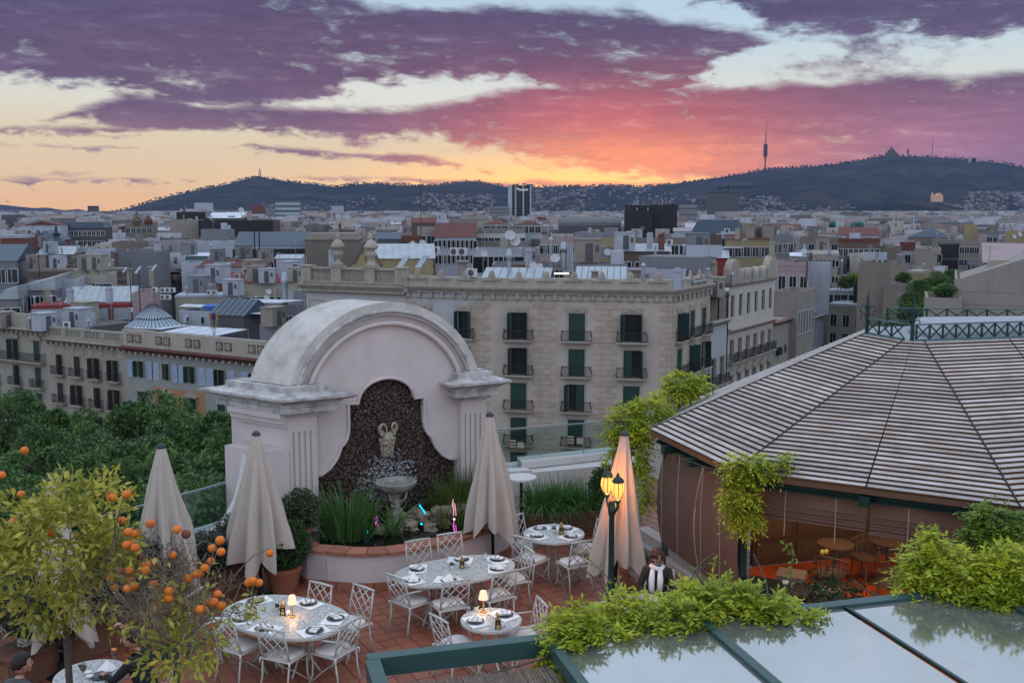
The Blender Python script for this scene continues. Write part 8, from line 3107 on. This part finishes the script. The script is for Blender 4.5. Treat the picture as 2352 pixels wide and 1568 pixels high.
for k in range(6):
 b=MB()
 f0,f1=(k+0.08)/6,(k+0.92)/6
 for z0,z1 in((0.15,0.4),(0.5,2.1)):
  b.slab([wz(f0,z0),wz(f1,z0),wz(f1,z1),wz(f0,z1)],-n_*0.02)
  f2,f3=f0+0.02,f1-0.02
  b.slab([wz(f2,z0+0.06)-n_*0.021,wz(f3,z0+0.06)-n_*0.021,wz(f3,z1-0.06)-n_*0.021,wz(f2,z1-0.06)-n_*0.021],-n_*0.012)
 obj('panel',b,mat('wood_panel',(0.10,0.060,0.028),0.45,var=0.4,vscale=5),pav)
for x,y in((1900,1240),(2090,1225)):
 q=on(x,y,1.9)
 q=at(x,y,16.0 if x<2000 else 15.3)
 lt=thing('ceiling_lamp','small warm ceiling lamp inside the pavilion, '+('nearer the lemon tree' if x<2000 else 'farther to the right'),'lamp',Vector((q.x,q.y,2.45)),0,'warm lamps inside the pavilion')
 b=MB()
 b.lathe([(0.03,0.0),(0.11,-0.12),(0.10,-0.125),(0.0,-0.03)],12,cap=False)
 obj('shade',b,m_brass,lt,True)
 ld=bpy.data.lights.new('bulb','POINT')
 ld.energy=55
 ld.color=(1.0,0.60,0.30)
 ld.shadow_soft_size=0.1
 link('bulb',ld,lt,loc=(0,0,-0.2))
m_wov=mat('woven_brown',(0.14,0.09,0.065),0.8,var=0.6,vscale=40,col2=(0.06,0.04,0.03))
m_tan=mat('beige_seat_cushion',(0.24,0.185,0.15),0.95,var=0.3,vscale=10)
for x,y,lb in((1818,1318,'square stool with a beige cushion by the black low counter'),(1893,1360,'square stool with a beige cushion beside the lemon tree stem'),(1872,1396,'square stool with a beige cushion nearest the glass roof beam')):
 t=thing('stool',lb,'stool',on(x,y,0.55)*1.0,radians(-24),'stools in the pavilion')
 t.location.z=0.04
 b=MB()
 b.box(-0.22,0.22,-0.22,0.22,0.44,0.53)
 o=obj('cushion',b,m_tan,t)
 for sx2 in(-1,1):
  for sy2 in(-1,1):
   b=MB()
   b.tube([(0.19*sx2,0.19*sy2,0.44),(0.16*sx2,0.16*sy2,0.2),(0.2*sx2,0.2*sy2,0)],0.018,6)
   obj('leg',b,m_pole,t)
q=on(1790,1345,0.7)
t=thing('low_counter','low black counter with a white ashtray at the pavilion edge','counter',(q.x,q.y,0.02),aB)
b=MB()
b.box(-0.5,0.5,-0.25,0.25,0.62,0.68)
b.box(-0.42,0.42,-0.2,0.2,0.0,0.62)
obj('counter_top',b,m_pole,t)
b=MB()
b.lathe([(0.045,0),(0.05,0.04),(0.04,0.04),(0.035,0.01),(0,0.01)],12)
obj('ashtray',b,m_white,None,True,loc=on(1804,1340,0.70),label='small white ashtray on the low black counter',cat='ashtray')
for x,y,h,r,lb in((2036,1336,0.75,0.3,'round brown pavilion table with a flared foot near the middle'),(1915,1345,0.75,0.3,'round brown pavilion table behind the lemon tree'),(2104,1300,0.75,0.32,'round brown pavilion table half hidden by wisteria')):
 q=on(x,y,0.05)
 b=MB()
 b.lathe([(0.33,0),(0.3,0.03),(0.06,0.16),(0.035,0.3),(0.035,h-0.05),(r,h-0.03),(r,h),(0,h)],20)
 obj('pavilion_table',b,m_wov,None,True,30,loc=(q.x,q.y,0.04),label=lb,cat='table',group='tables in the pavilion')
for x,y,rz_,lb in((2050,1318,0.5,'woven brown armchair in the middle of the pavilion'),(1908,1318,-0.6,'woven brown armchair behind the lemon tree'),(1985,1282,2.2,'woven brown armchair near the panelled wall')):
 q=on(x,y,0.45)
 t=thing('woven_armchair',lb,'chair',(q.x,q.y,0.04),rz_,'woven chairs in the pavilion')
 b=MB()
 b.lathe([(0.23,0.42),(0.24,0.45),(0,0.45)],14)
 obj('seat',b,m_wov,t)
 b=MB()
 for z,rr_ in((0.66,0.27),(0.55,0.25)):
  b.tube([(rr_*cos(a),rr_*sin(a)-0.02,z+0.12*max(0,-sin(a)))for a in[pi*0.95+k*pi*1.1/12 for k in range(13)]],0.016,5)
 for k in range(9):
  a=pi*1.0+k*pi/8
  b.tube([(0.23*cos(a),0.23*sin(a),0.43),(0.27*cos(a),0.27*sin(a)-0.02,0.66+0.12*max(0,-sin(a)))],0.010,4)
 obj('backrest',b,m_wov,t)
 for k in range(4):
  a=pi/4+k*pi/2
  b=MB()
  b.tube([(0.18*cos(a),0.18*sin(a),0.42),(0.22*cos(a),0.22*sin(a),0)],0.016,5)
  obj('leg',b,m_wov,t)
q=on(1925,1395,0.0)
q=at(1922,1300,13.6)
t=thing('lemon_tree','small dark lemon tree with two yellow lemons at the pavilion opening','tree',(q.x,q.y,0))
pot(t,0.14,0.19,0.3)
b=MB()
segs,tips=grow(21,(0,0,0.75),0.014,0.26,2,0.12,2)
b.tube([(0,0,0.25),(0.02,0,0.5),(0,0,0.76)],[0.02,0.018,0.016],7)
for pts,rad in segs:
 b.tube(pts,rad,5)
obj('trunk',b,m_bark,t,True)
p_=np.concatenate([np.tile(np.array(p),(11,1))+rng.normal(size=(11,3))*0.06 for p,d,k in tips])
v,f=leaves_at(p_,0.085,ratio=0.5,droop=0.3)
link('leaves',npmesh('leaves',v,f,leafmat('lemon_leaf',(0.025,0.055,0.018),(0.012,0.03,0.012))),t)
m_lem=mat('lemon_peel',(0.60,0.36,0.03),0.45)
for x,y in((1889,1267),(1898,1266)):
 b=MB()
 b.ball((0,0,0),0.032,10,7,(1,1,1.1))
 obj('lemon',b,m_lem,t,True,loc=at(x,y,13.5)-Vector(t.location))
 # glass and reed roofed pergola in front
ZP=2.6
PC=on(843,1508,ZP)
pE=on(2112,1364,ZP)
aP=atan2(pE.y-PC.y,pE.x-PC.x)
pg=thing('pergola','green steel pergola with mirror bright glass panes and a reed mat bay','pergola',PC,aP)
m_gsteel=mat('green_painted_steel',(0.030,0.078,0.072),0.4,var=0.25,vscale=3)
Pi=Matrix.Rotation(-aP,4,'Z')
loc_=lambda x,y,z=ZP:Pi@(on(x,y,z)-PC)
LX=9.0
b=MB()
b.box(0,LX,-0.05,0.07,-0.16,0.0)
obj('beam',b,m_gsteel,pg)
b=MB()
b.box(-0.02,0.10,-3.4,-0.052,-0.16,-0.002)
obj('beam',b,m_gsteel,pg)
xs=[loc_(1290,1502).x,loc_(1662,1463).x,loc_(1980,1412).x]
xs.append(xs[2]+(xs[2]-xs[1])*1.05)
xs.append(xs[3]+(xs[2]-xs[1])*1.05)
for k,x in enumerate(xs):
 w=0.085 if k in(0,1,3)else 0.03
 b=MB()
 b.box(x-w/2,x+w/2,-3.4,-0.053,-0.12 if w>0.05 else -0.04,0.004 if w>0.05 else -0.012)
 obj('rafter',b,m_gsteel if w>0.05 else m_dkgreen,pg)
m_mir=mat('reflective_roof_glass',(0.43,0.45,0.44),0.07,metal=0.80,var=0.45,vscale=0.9,col2=(0.33,0.35,0.335))
for k in range(4):
 b=MB()
 b.box(xs[k]+0.045,xs[k+1]-0.045,-3.4,-0.054,-0.045,-0.03)
 obj('glass_pane',b,m_mir,pg)
m_reed=mat('grey_reed',(0.20,0.165,0.135),0.9,var=0.7,vscale=30,col2=(0.09,0.07,0.06))
b=MB()
x=0.16
while x<xs[0]-0.06:
 y0=-0.26+rnd.uniform(-0.05,0.04)
 b.bar((x,y0,-0.15+rnd.uniform(-0.012,0.012)),(x+rnd.uniform(-0.09,0.09),-3.3,-0.16+rnd.uniform(-0.012,0.012)),rnd.uniform(0.004,0.009))
 x+=0.0068
o=obj('reed_mat',b,m_reed,pg)
o['kind']='stuff'
b=MB()
for x in(0.04,xs[0],xs[1],xs[3]):
 b.box(x-0.04,x+0.04,-0.04,0.04,-2.6-0.0,-0.161)
obj('post',b,m_gsteel,pg)
# wisteria
def wisteria(label,blobs,m,leaf=0.078,L=(0.2,0.34),vines=()):
 """blobs: (x, y, depth, rx px, ry px, number of fronds)"""
 o0=at(blobs[0][0],blobs[0][1],blobs[0][2])
 t=thing('wisteria',label,'climbing plant',o0,0,'wisteria growing over the roofs')
 parts=[]
 for x,y,d,rx,ry,n in blobs:
  n=int(n*(1.7 if d<12 else 1.35))
  c=at(x,y,d)-o0
  k=d/FL
  p_,dd=ellipsoid_pts(n,c,(rx*k,min(rx,ry)*k*0.9,ry*k),0.35)
  D=unit(dd*0.9+rng.normal(size=(n,3))*0.45+np.array([0,-0.25,0.05]))
  parts.append(fronds(p_,D,rng.uniform(L[0],L[1],n),7,leaf,0.5,0.4))
 v,f=cat_vf(parts)
 link('foliage',npmesh('foliage',v,f,m),t)
 b=MB()
 for pts in vines:
  P=catmull([at(*q)-o0 for q in pts],5)
  b.tube(P,[0.011*(1-0.7*i/len(P))+0.002 for i in range(len(P))],5)
 for x,y,d,rx,ry,n in blobs:
  c=at(x,y,d)-o0
  b.tube([c+Vector((-rx*d/FL,0,0)),c,c+Vector((rx*d/FL,0,-0.05))],0.012,5)
 obj('vine',b,m_bark,t,True)
wisteria('bright yellow green wisteria tuft hanging on the pergola beam nearest the reed mat',[(1325,1440,8.6,42,30,60),(1318,1490,8.5,50,40,90),(1335,1530,8.4,42,20,45)],L_wist,vines=[[(1280,1500,8.4),(1220,1520,8.2),(1130,1545,8.0)],[(1330,1420,8.7),(1300,1370,9),(1290,1320,9.2)]])
wisteria('longest mound of yellow green wisteria along the pergola beam below the seated woman',[(1450,1420,9.0,55,45,90),(1540,1440,8.9,80,55,170),(1660,1395,9.2,80,48,190),(1760,1420,9.1,70,40,140),(1840,1440,9.0,45,18,50),(1560,1500,8.7,60,25,80),(1440,1480,8.7,55,35,70),(1610,1370,9.4,55,20,60)],L_wist,vines=[[(1400,1380,9),(1380,1340,9.1),(1330,1300,9.2)],[(1640,1370,9.2),(1600,1310,9.4),(1640,1270,9.5)],[(1760,1400,9.1),(1760,1340,9.4),(1730,1270,9.6)],[(1840,1440,9),(1920,1470,8.8),(1960,1490,8.6)],[(1700,1460,8.8),(1780,1500,8.5),(1850,1530,8.4)]])
wisteria('big bank of wisteria at the right end of the pergola',[(2110,1400,9.5,60,18,60),(2160,1320,9.8,70,55,170),(2250,1350,9.6,90,65,240),(2330,1330,9.6,70,70,190),(2290,1430,9.3,70,35,110),(2130,1270,9.9,25,35,40)],L_wist,vines=[[(2080,1390,9.6),(2000,1360,9.7),(1960,1330,9.8)]])
wisteria('wisteria spilling over the far left corner of the pavilion roof',[(1440,968,18.6,30,34,120),(1492,938,18.8,34,20,110),(1462,1030,18.3,18,48,100),(1412,1020,18.5,14,22,34),(1476,1120,18.2,9,50,45)],L_wist,0.095,(0.22,0.36))
wisteria('wisteria crest rising behind the far edge of the pavilion roof',[(1566,882,19.6,28,18,100),(1608,878,19.8,14,8,26),(1540,902,19.4,18,12,40)],L_wist,0.095,(0.22,0.36))
wisteria('green wisteria wrapped round the front pavilion column',[(1715,1066,14.8,46,10,80),(1702,1132,14.8,32,26,100),(1708,1180,14.8,24,26,70),(1790,1060,14.8,22,6,24)],L_wist,0.085,(0.17,0.28),vines=[[(1730,1050,14.9),(1660,1080,14.6),(1560,1050,14.8)]])
wisteria('green wisteria hanging by the right hand pavilion column',[(2285,1190,12.9,45,25,80),(2300,1260,12.8,50,50,130),(2260,1230,12.9,40,40,90),(2340,1290,12.6,30,60,80)],L_wisd,0.085,(0.2,0.34))
for i,(pts,lb)in enumerate((([(1480,1410,9.2),(1420,1350,9.4),(1340,1270,9.7)],'thin flowering twig reaching across the lamp post'),([(1830,1400,9.5),(1815,1330,9.7),(1822,1265,9.8),(1806,1248,9.8)],'pale bare twig standing before the orange carpet'),([(1560,1380,9.3),(1600,1310,9.5),(1655,1285,9.6)],'budding twig over the woman and the blinds'))):
 o0=at(*pts[0])
 t=thing('stray_twig',lb,'twig',o0,0,'stray twigs above the pergola')
 P=catmull([at(*q)-o0 for q in pts],5)
 b=MB()
 b.tube(P,[0.006*(1-0.6*k/len(P))+0.001 for k in range(len(P))],5)
 obj('stem',b,m_bark,t,True)
 q=np.array([list(p)for p in P[3:]]*3)+rng.normal(size=(3*len(P[3:]),3))*0.03
 v,f=leaves_at(q,0.05,ratio=0.5)
 link('leaves',npmesh('leaves',v,f,L_wisd),t)
 # people
m_skin=mat('skin',(0.36,0.20,0.145),0.55,var=0.2,vscale=30,col2=(0.30,0.15,0.11))
def skin_mesh(name,pts,edges,mats,split=None,sub=2):
 """one continuous surface grown round a skeleton; pts: (x, y, z, radius)"""
 me=bpy.data.meshes.new(name)
 me.from_pydata([p[:3]for p in pts],edges,[])
 o=bpy.data.objects.new(name,me)
 COL.objects.link(o)
 md=o.modifiers.new('Skin','SKIN')
 md.use_smooth_shade=True
 for i,p in enumerate(pts):
  sv=me.skin_vertices[0].data[i]
  r=p[3]
  sv.radius=r if isinstance(r,tuple)else(r,r)
  sv.use_root=(i==0)
 o.modifiers.new('Sub','SUBSURF').levels=sub
 o.modifiers['Sub'].render_levels=sub
 dg=bpy.context.evaluated_depsgraph_get()
 out=bpy.data.meshes.new_from_object(o.evaluated_get(dg))
 bpy.data.objects.remove(o)
 out.name=name
 out.materials.clear()
 for m in mats:
  out.materials.append(m)
 if split:
  for pl in out.polygons:
   pl.material_index=split(pl.center)
 return out
def hand(t,wrist,elbow,curl,sgn,name='hand'):
 """palm, four bent fingers of unequal length, thumb from the side of the palm"""
 w,e=Vector(wrist),Vector(elbow)
 d=(w-e).normalized()
 s=d.cross(Vector((0,0,1))).normalized()*sgn
 n=s.cross(d)*sgn
 pts=[(*w,0.025),(*(w+d*0.045),(0.038,0.018)),(*(w+d*0.085),(0.040,0.015))]
 edges=[(0,1),(1,2)]
 for k,(off,ln)in enumerate(((0.027,0.070),(0.009,0.080),(-0.009,0.075),(-0.027,0.058))):
  b0=w+d*0.088+s*off
  a1,a2=curl*0.6,curl*1.5
  p1=b0+(d*cos(a1)-n*sin(a1))*ln*0.5
  p2=p1+(d*cos(a2)-n*sin(a2))*ln*0.5
  i=len(pts)
  pts+=[(*p1,0.0095),(*p2,0.0075)]
  pts.insert(len(pts)-2,(*b0,0.010))
  edges+=[(2,i),(i,i+1),(i+1,i+2)]
 i=len(pts)
 tb_=w+d*0.03+s*0.032
 pts+=[(*tb_,0.013),(*(tb_+s*0.025+d*0.03-n*0.01),0.0105),(*(tb_+s*0.03+d*0.06-n*0.02),0.008)]
 edges+=[(1,i),(i,i+1),(i+1,i+2)]
 link(name,skin_mesh(name,pts,edges,[m_skin],sub=1),t)
def head(t,c,yaw,tilt,hair_m,long_hair):
 M=Matrix.Translation(c)@Matrix.Rotation(yaw,4,'Z')@Matrix.Rotation(-tilt,4,'X')
 def f(d):
  k=1.0
  k*=1+0.10*max(0,-d.z)*max(0,d.y)-0.20*max(0,-d.z)*abs(d.x)
  k+=0.04*max(0,-d.y)
  return k
 b=MB()
 b.M=M
 b.ball((0,0,0),0.1,22,16,(0.76,0.96,1.16),fn=f)
 b.ball((0,0.098,-0.012),0.017,8,6,(0.8,1.1,1.5))
 b.ball((0,0.104,-0.026),0.013,8,6,(1.2,1,0.8))
 for s in(-1,1):
  b.ball((s*0.077,-0.005,-0.008),0.022,8,6,(0.45,0.8,1.3))
  b.ball((s*0.032,0.079,0.020),0.018,8,5,(1.2,0.6,0.5))
  b.ball((s*0.043,0.07,-0.03),0.024,8,6,(1,0.7,1))
 b.ball((0,0.076,-0.088),0.022,8,6,(1.2,0.8,0.8))
 h=obj('head',b,m_skin,t,True)
 b=MB()
 b.M=M
 for s in(-1,1):
  b.ball((s*0.032,0.086,0.006),0.009,7,5,(1.2,0.5,0.7))
  b.bar((s*0.018,0.092,0.026),(s*0.048,0.082,0.028),0.007)
 obj('eyes',b,mat('eye_dark',(0.02,0.015,0.012),0.3),h,True)
 b=MB()
 b.M=M
 b.ball((0,0.088,-0.055),0.018,8,5,(1.2,0.5,0.35))
 obj('mouth',b,mat('lips',(0.30,0.11,0.09),0.5),h,True)
 b=MB()
 b.M=M
 rr=random.Random(3)
 def hf(d):
  k=1.12+0.09*noise.noise(d*7)+(0.07 if d.z>0.5 and not long_hair else 0)
  if d.y>0.25 and d.z<0.42:
   k=0.8
  if not long_hair and d.z<-0.15-0.45*max(0,-d.y):
   k=0.8
  return k
 b.ball((0,-0.008,0.006),0.1,26,18,(0.80,0.98,1.14),fn=hf)
 if long_hair:
  for q in range(26):
   a=pi*(1.02+0.96*q/25)
   x,y=0.084*cos(a),0.092*sin(a)-0.0
   b.tube([(x*0.8,y*0.8,0.06),(x*1.12,y*1.08,-0.02),(x*1.2,y*1.1,-0.10),(x*(1.05+0.2*rr.random()),y*1.0,-0.17-0.03*rr.random())],[0.02,0.022,0.018,0.006],6)
  for q in range(7):
   x=-0.05+0.1*q/6
   b.tube([(x*0.7,0.05,0.10),(x,0.092,0.075),(x*1.1,0.099,0.035)],[0.012,0.012,0.005],5)
 obj('hair',b,hair_m,h,True)
def sitter(label,foot,yaw,zs,lean,arms,coat,legs,hair_m,long_hair,hyaw,htilt,extra=None):
 t=thing('person',label,'person',(foot.x,foot.y,0),yaw)
 hip=(0,0,zs+0.09,0.155)
 ch=(0,lean*0.75,zs+0.40,(0.17,0.115))
 up=(0,lean,zs+0.53,(0.14,0.095))
 nk=(0,lean*1.08,zs+0.61,0.058)
 nt=(0,lean*1.2+0.01,zs+0.67,0.05)
 pts=[hip,(0,lean*0.35,zs+0.22,(0.155,0.115)),ch,up,nk,nt]
 edges=[(0,1),(1,2),(2,3),(3,4),(4,5)]
 for s,(el,wr)in zip((-1,1),arms):
  i=len(pts)
  pts+=[(s*0.17,lean,zs+0.53,0.068),(*el,0.05),(*wr,0.034)]
  edges+=[(3,i),(i,i+1),(i+1,i+2)]
 for s in(-1,1):
  i=len(pts)
  pts+=[(s*0.1,0.02,zs+0.06,0.10),(s*0.12,0.43,zs+0.07,0.068),(s*0.12,0.40,0.10,0.045),(s*0.13,0.52,0.04,0.038)]
  edges+=[(0,i),(i,i+1),(i+1,i+2),(i+2,i+3)]
 me=skin_mesh('body',pts,edges,[coat,legs,m_skin],split=lambda c:(1 if(c.z<zs+0.11 and c.y>-0.02)or c.z<zs-0.05 else(2 if c.z>zs+0.635 and abs(c.x)<0.075 else 0)))
 link('body',me,t)
 head(t,Vector((0,lean*1.25+0.045,zs+0.78)),hyaw,htilt,hair_m,long_hair)
 for s,(el,wr),cu in zip((-1,1),arms,(0.8,0.9)):
  hand(t,wr,el,cu,-s)
 return t
m_black=mat('black_cloth',(0.012,0.014,0.018),0.85,var=0.4,vscale=12)
m_navy=mat('dark_trousers',(0.02,0.022,0.03),0.9)
m_greyj=mat('grey_jacket',(0.07,0.075,0.082),0.9,var=0.3,vscale=20)
m_olive=mat('dark_olive_coat',(0.028,0.028,0.02),0.9,var=0.4,vscale=14)
m_jean=mat('blue_denim',(0.03,0.045,0.10),0.9)
m_hdk=mat('black_hair',(0.014,0.010,0.008),0.5)
m_hbr=mat('brown_hair',(0.055,0.028,0.016),0.5,var=0.4,vscale=30)
fw=lambda p,q:atan2(q[1]-p[1],q[0]-p[0])-pi/2
hp=at(68,1520,10.9)
p1=Vector((hp.x-0.12,hp.y-0.05,0))
y1=fw(p1,T5)
t=sitter('dark haired man in a grey jacket seated at the round pierced table, seen in profile',p1,y1,hp.z-0.80,0.02,(((-0.24,0.18,hp.z-0.55),(-0.14,0.40,hp.z-0.50)),((0.24,0.18,hp.z-0.55),(0.14,0.40,hp.z-0.50))),m_greyj,m_navy,m_hdk,False,-0.35,0.05)
b=MB()
b.tube([(0.05,0.09,hp.z-0.27),(0.02,0.125,hp.z-0.36),(0,0.13,hp.z-0.45)],[0.02,0.028,0.03],7)
obj('shirt',b,mat('dark_red_shirt',(0.035,0.012,0.018),0.8),t,True)
p2=at(336,1556,11.5)
p2=Vector((p2.x,p2.y+0.1,0))
y2=fw(p2,(T5[0],T5[1]+0.05))
zs2=0.46
sitter('man in a black jacket with his back turned, drinking behind the bare orange tree',p2,y2,zs2,0.14,(((-0.25,0.32,zs2+0.34),(-0.12,0.52,zs2+0.33)),((0.33,0.26,zs2+0.62),(0.17,0.42,zs2+0.82))),m_black,m_navy,m_hdk,False,0.1,0.1)
p3=at(1505,1292,14.6)
p3=Vector((p3.x+0.05,p3.y+0.1,0))
y3=radians(165)
zs3=0.47
t=sitter('woman with brown hair and white scarf in a dark coat, seated and reading',p3,y3,zs3,0.05,(((-0.25,0.12,zs3+0.26),(-0.06,0.33,zs3+0.24)),((0.25,0.12,zs3+0.26),(0.06,0.33,zs3+0.24))),m_olive,m_jean,m_hbr,True,-0.25,0.5)
m_scarf=mat('white_scarf',(0.68,0.68,0.66),0.95,var=0.2,vscale=20)
b=MB()
b.tube([(0.085*cos(a),0.075+0.085*sin(a),zs3+0.60+0.012*sin(2*a))for a in[2*pi*k/14 for k in range(15)]],0.035,8)
for x,e in((-0.055,0.22),(0.05,0.12)):
 b.tube([(x,0.15,zs3+0.58),(x*1.2,0.195,zs3+0.45),(x*1.1,0.20,zs3+e+0.05)],[0.034,0.045,0.042],8)
obj('scarf',b,m_scarf,t,True)
pw=Matrix.Translation(Vector((p3.x,p3.y,0)))@Matrix.Rotation(y3,4,'Z')
b=MB()
b.slab([(-0.09,0,0),(0.09,0,0),(0.09,0.13,0.03),(-0.09,0.13,0.03)],(0,0,0.006))
obj('menu',b,m_paper,None,loc=pw@Vector((0,0.40,zs3+0.24)),rz=y3,label='white menu card held by the seated woman',cat='menu')
o=copy_thing(ch_p,loc=(p3.x+0.0,p3.y-0.02,0),rz=y3,label='chair under the reading woman with the white scarf',group='chair of the reading woman')
tp_=pw@Vector((0.15,0.75,0))
table('round_table','round metal table before the reading woman, hidden by wisteria',(tp_.x,tp_.y),0.8,0.8,0)
q5=lambda x,y:tp(x,y)
for x,y,lb in((192,1551,'stemmed glass of dark red drink by the succulent on the pierced table'),(263,1517,'tall stemmed glass of dark drink with orange slice in front of the man in black')):
 t=thing('stem_glass',lb,'glass',q5(x,y+6))
 b=MB()
 b.lathe([(0.032,0),(0.03,0.004),(0.004,0.008),(0.004,0.085),(0.03,0.105),(0.046,0.15),(0.043,0.20),(0.036,0.215)],14,cap=False)
 obj('bowl',b,m_clear,t,True)
 b=MB()
 b.lathe([(0.004,0.088),(0.028,0.108),(0.043,0.15),(0.0,0.151)],14)
 obj('drink',b,mat('dark_red_drink',(0.05,0.008,0.010),0.15),t,True)
 if x==263:
  b=MB()
  b.tube([(0.01,-0.02,0.19),(0.013,-0.02,0.20)],0.032,12)
  obj('orange_slice',b,mat('orange_peel',(0,0,0)),t)
for x,y,lb in((203,1546,'small bowl of nuts nearer the succulent'),(206,1555,'small bowl of crisps beside the first one')):
 b=MB()
 b.lathe([(0.02,0),(0.045,0.03),(0.04,0.03),(0.0,0.022)],14)
 obj('snack_bowl',b,mat('white_ceramic',(0,0,0)),None,True,loc=q5(x,y),label=lb,cat='bowl')
link('plate',me_pl,None,loc=q5(232,1552)+Vector((0,0,0.003)),label='plate with a napkin by the hand of the man in black',cat='plate')
link('napkin',me_nb,None,loc=q5(246,1536)+Vector((0,0,0.004)),label='crumpled white napkin between the two men',cat='napkin')
mp=[on(x,y,0.004)for x,y in((330,1500),(420,1478),(476,1466),(440,1500),(370,1516))]
c=sum(mp,Vector())/5
b=MB()
b.slab([p-c for p in mp],(0,0,0.012))
obj('floor_mat',b,mat('dark_green_mat',(0.008,0.035,0.025),0.9),None,loc=c,label='dark green mat on the tiles behind the man in black',cat='mat')
mp=[on(x,y,0.004)for x,y in((1358,1398),(1392,1376),(1420,1384),(1404,1408))]
c=sum(mp,Vector())/4
b=MB()
b.slab([p-c for p in mp],(0,0,0.03))
obj('base_plate',b,m_white,None,loc=c,label='pale square slab on the tiles at the foot of the lamp post',cat='slab')
for x,y,lb,sp_ in((1447,1350,'terracotta pot half hidden by the leaning parasol',0),(1478,1385,'pot with an upright rosemary bush beside the reading woman',1)):
 q=on(x,y,0)
 t=thing('terracotta_planter',lb,'potted plant',q)
 pot(t,0.15,0.2,0.4)
 p_,d=ellipsoid_pts(900,(0,0,0.62),(0.13,0.13,0.3),0.2)
 v,f=leaves_at(p_,0.05,up=0.9,ratio=0.25)
 link('foliage',npmesh('foliage',v,f,L_boxg),t)
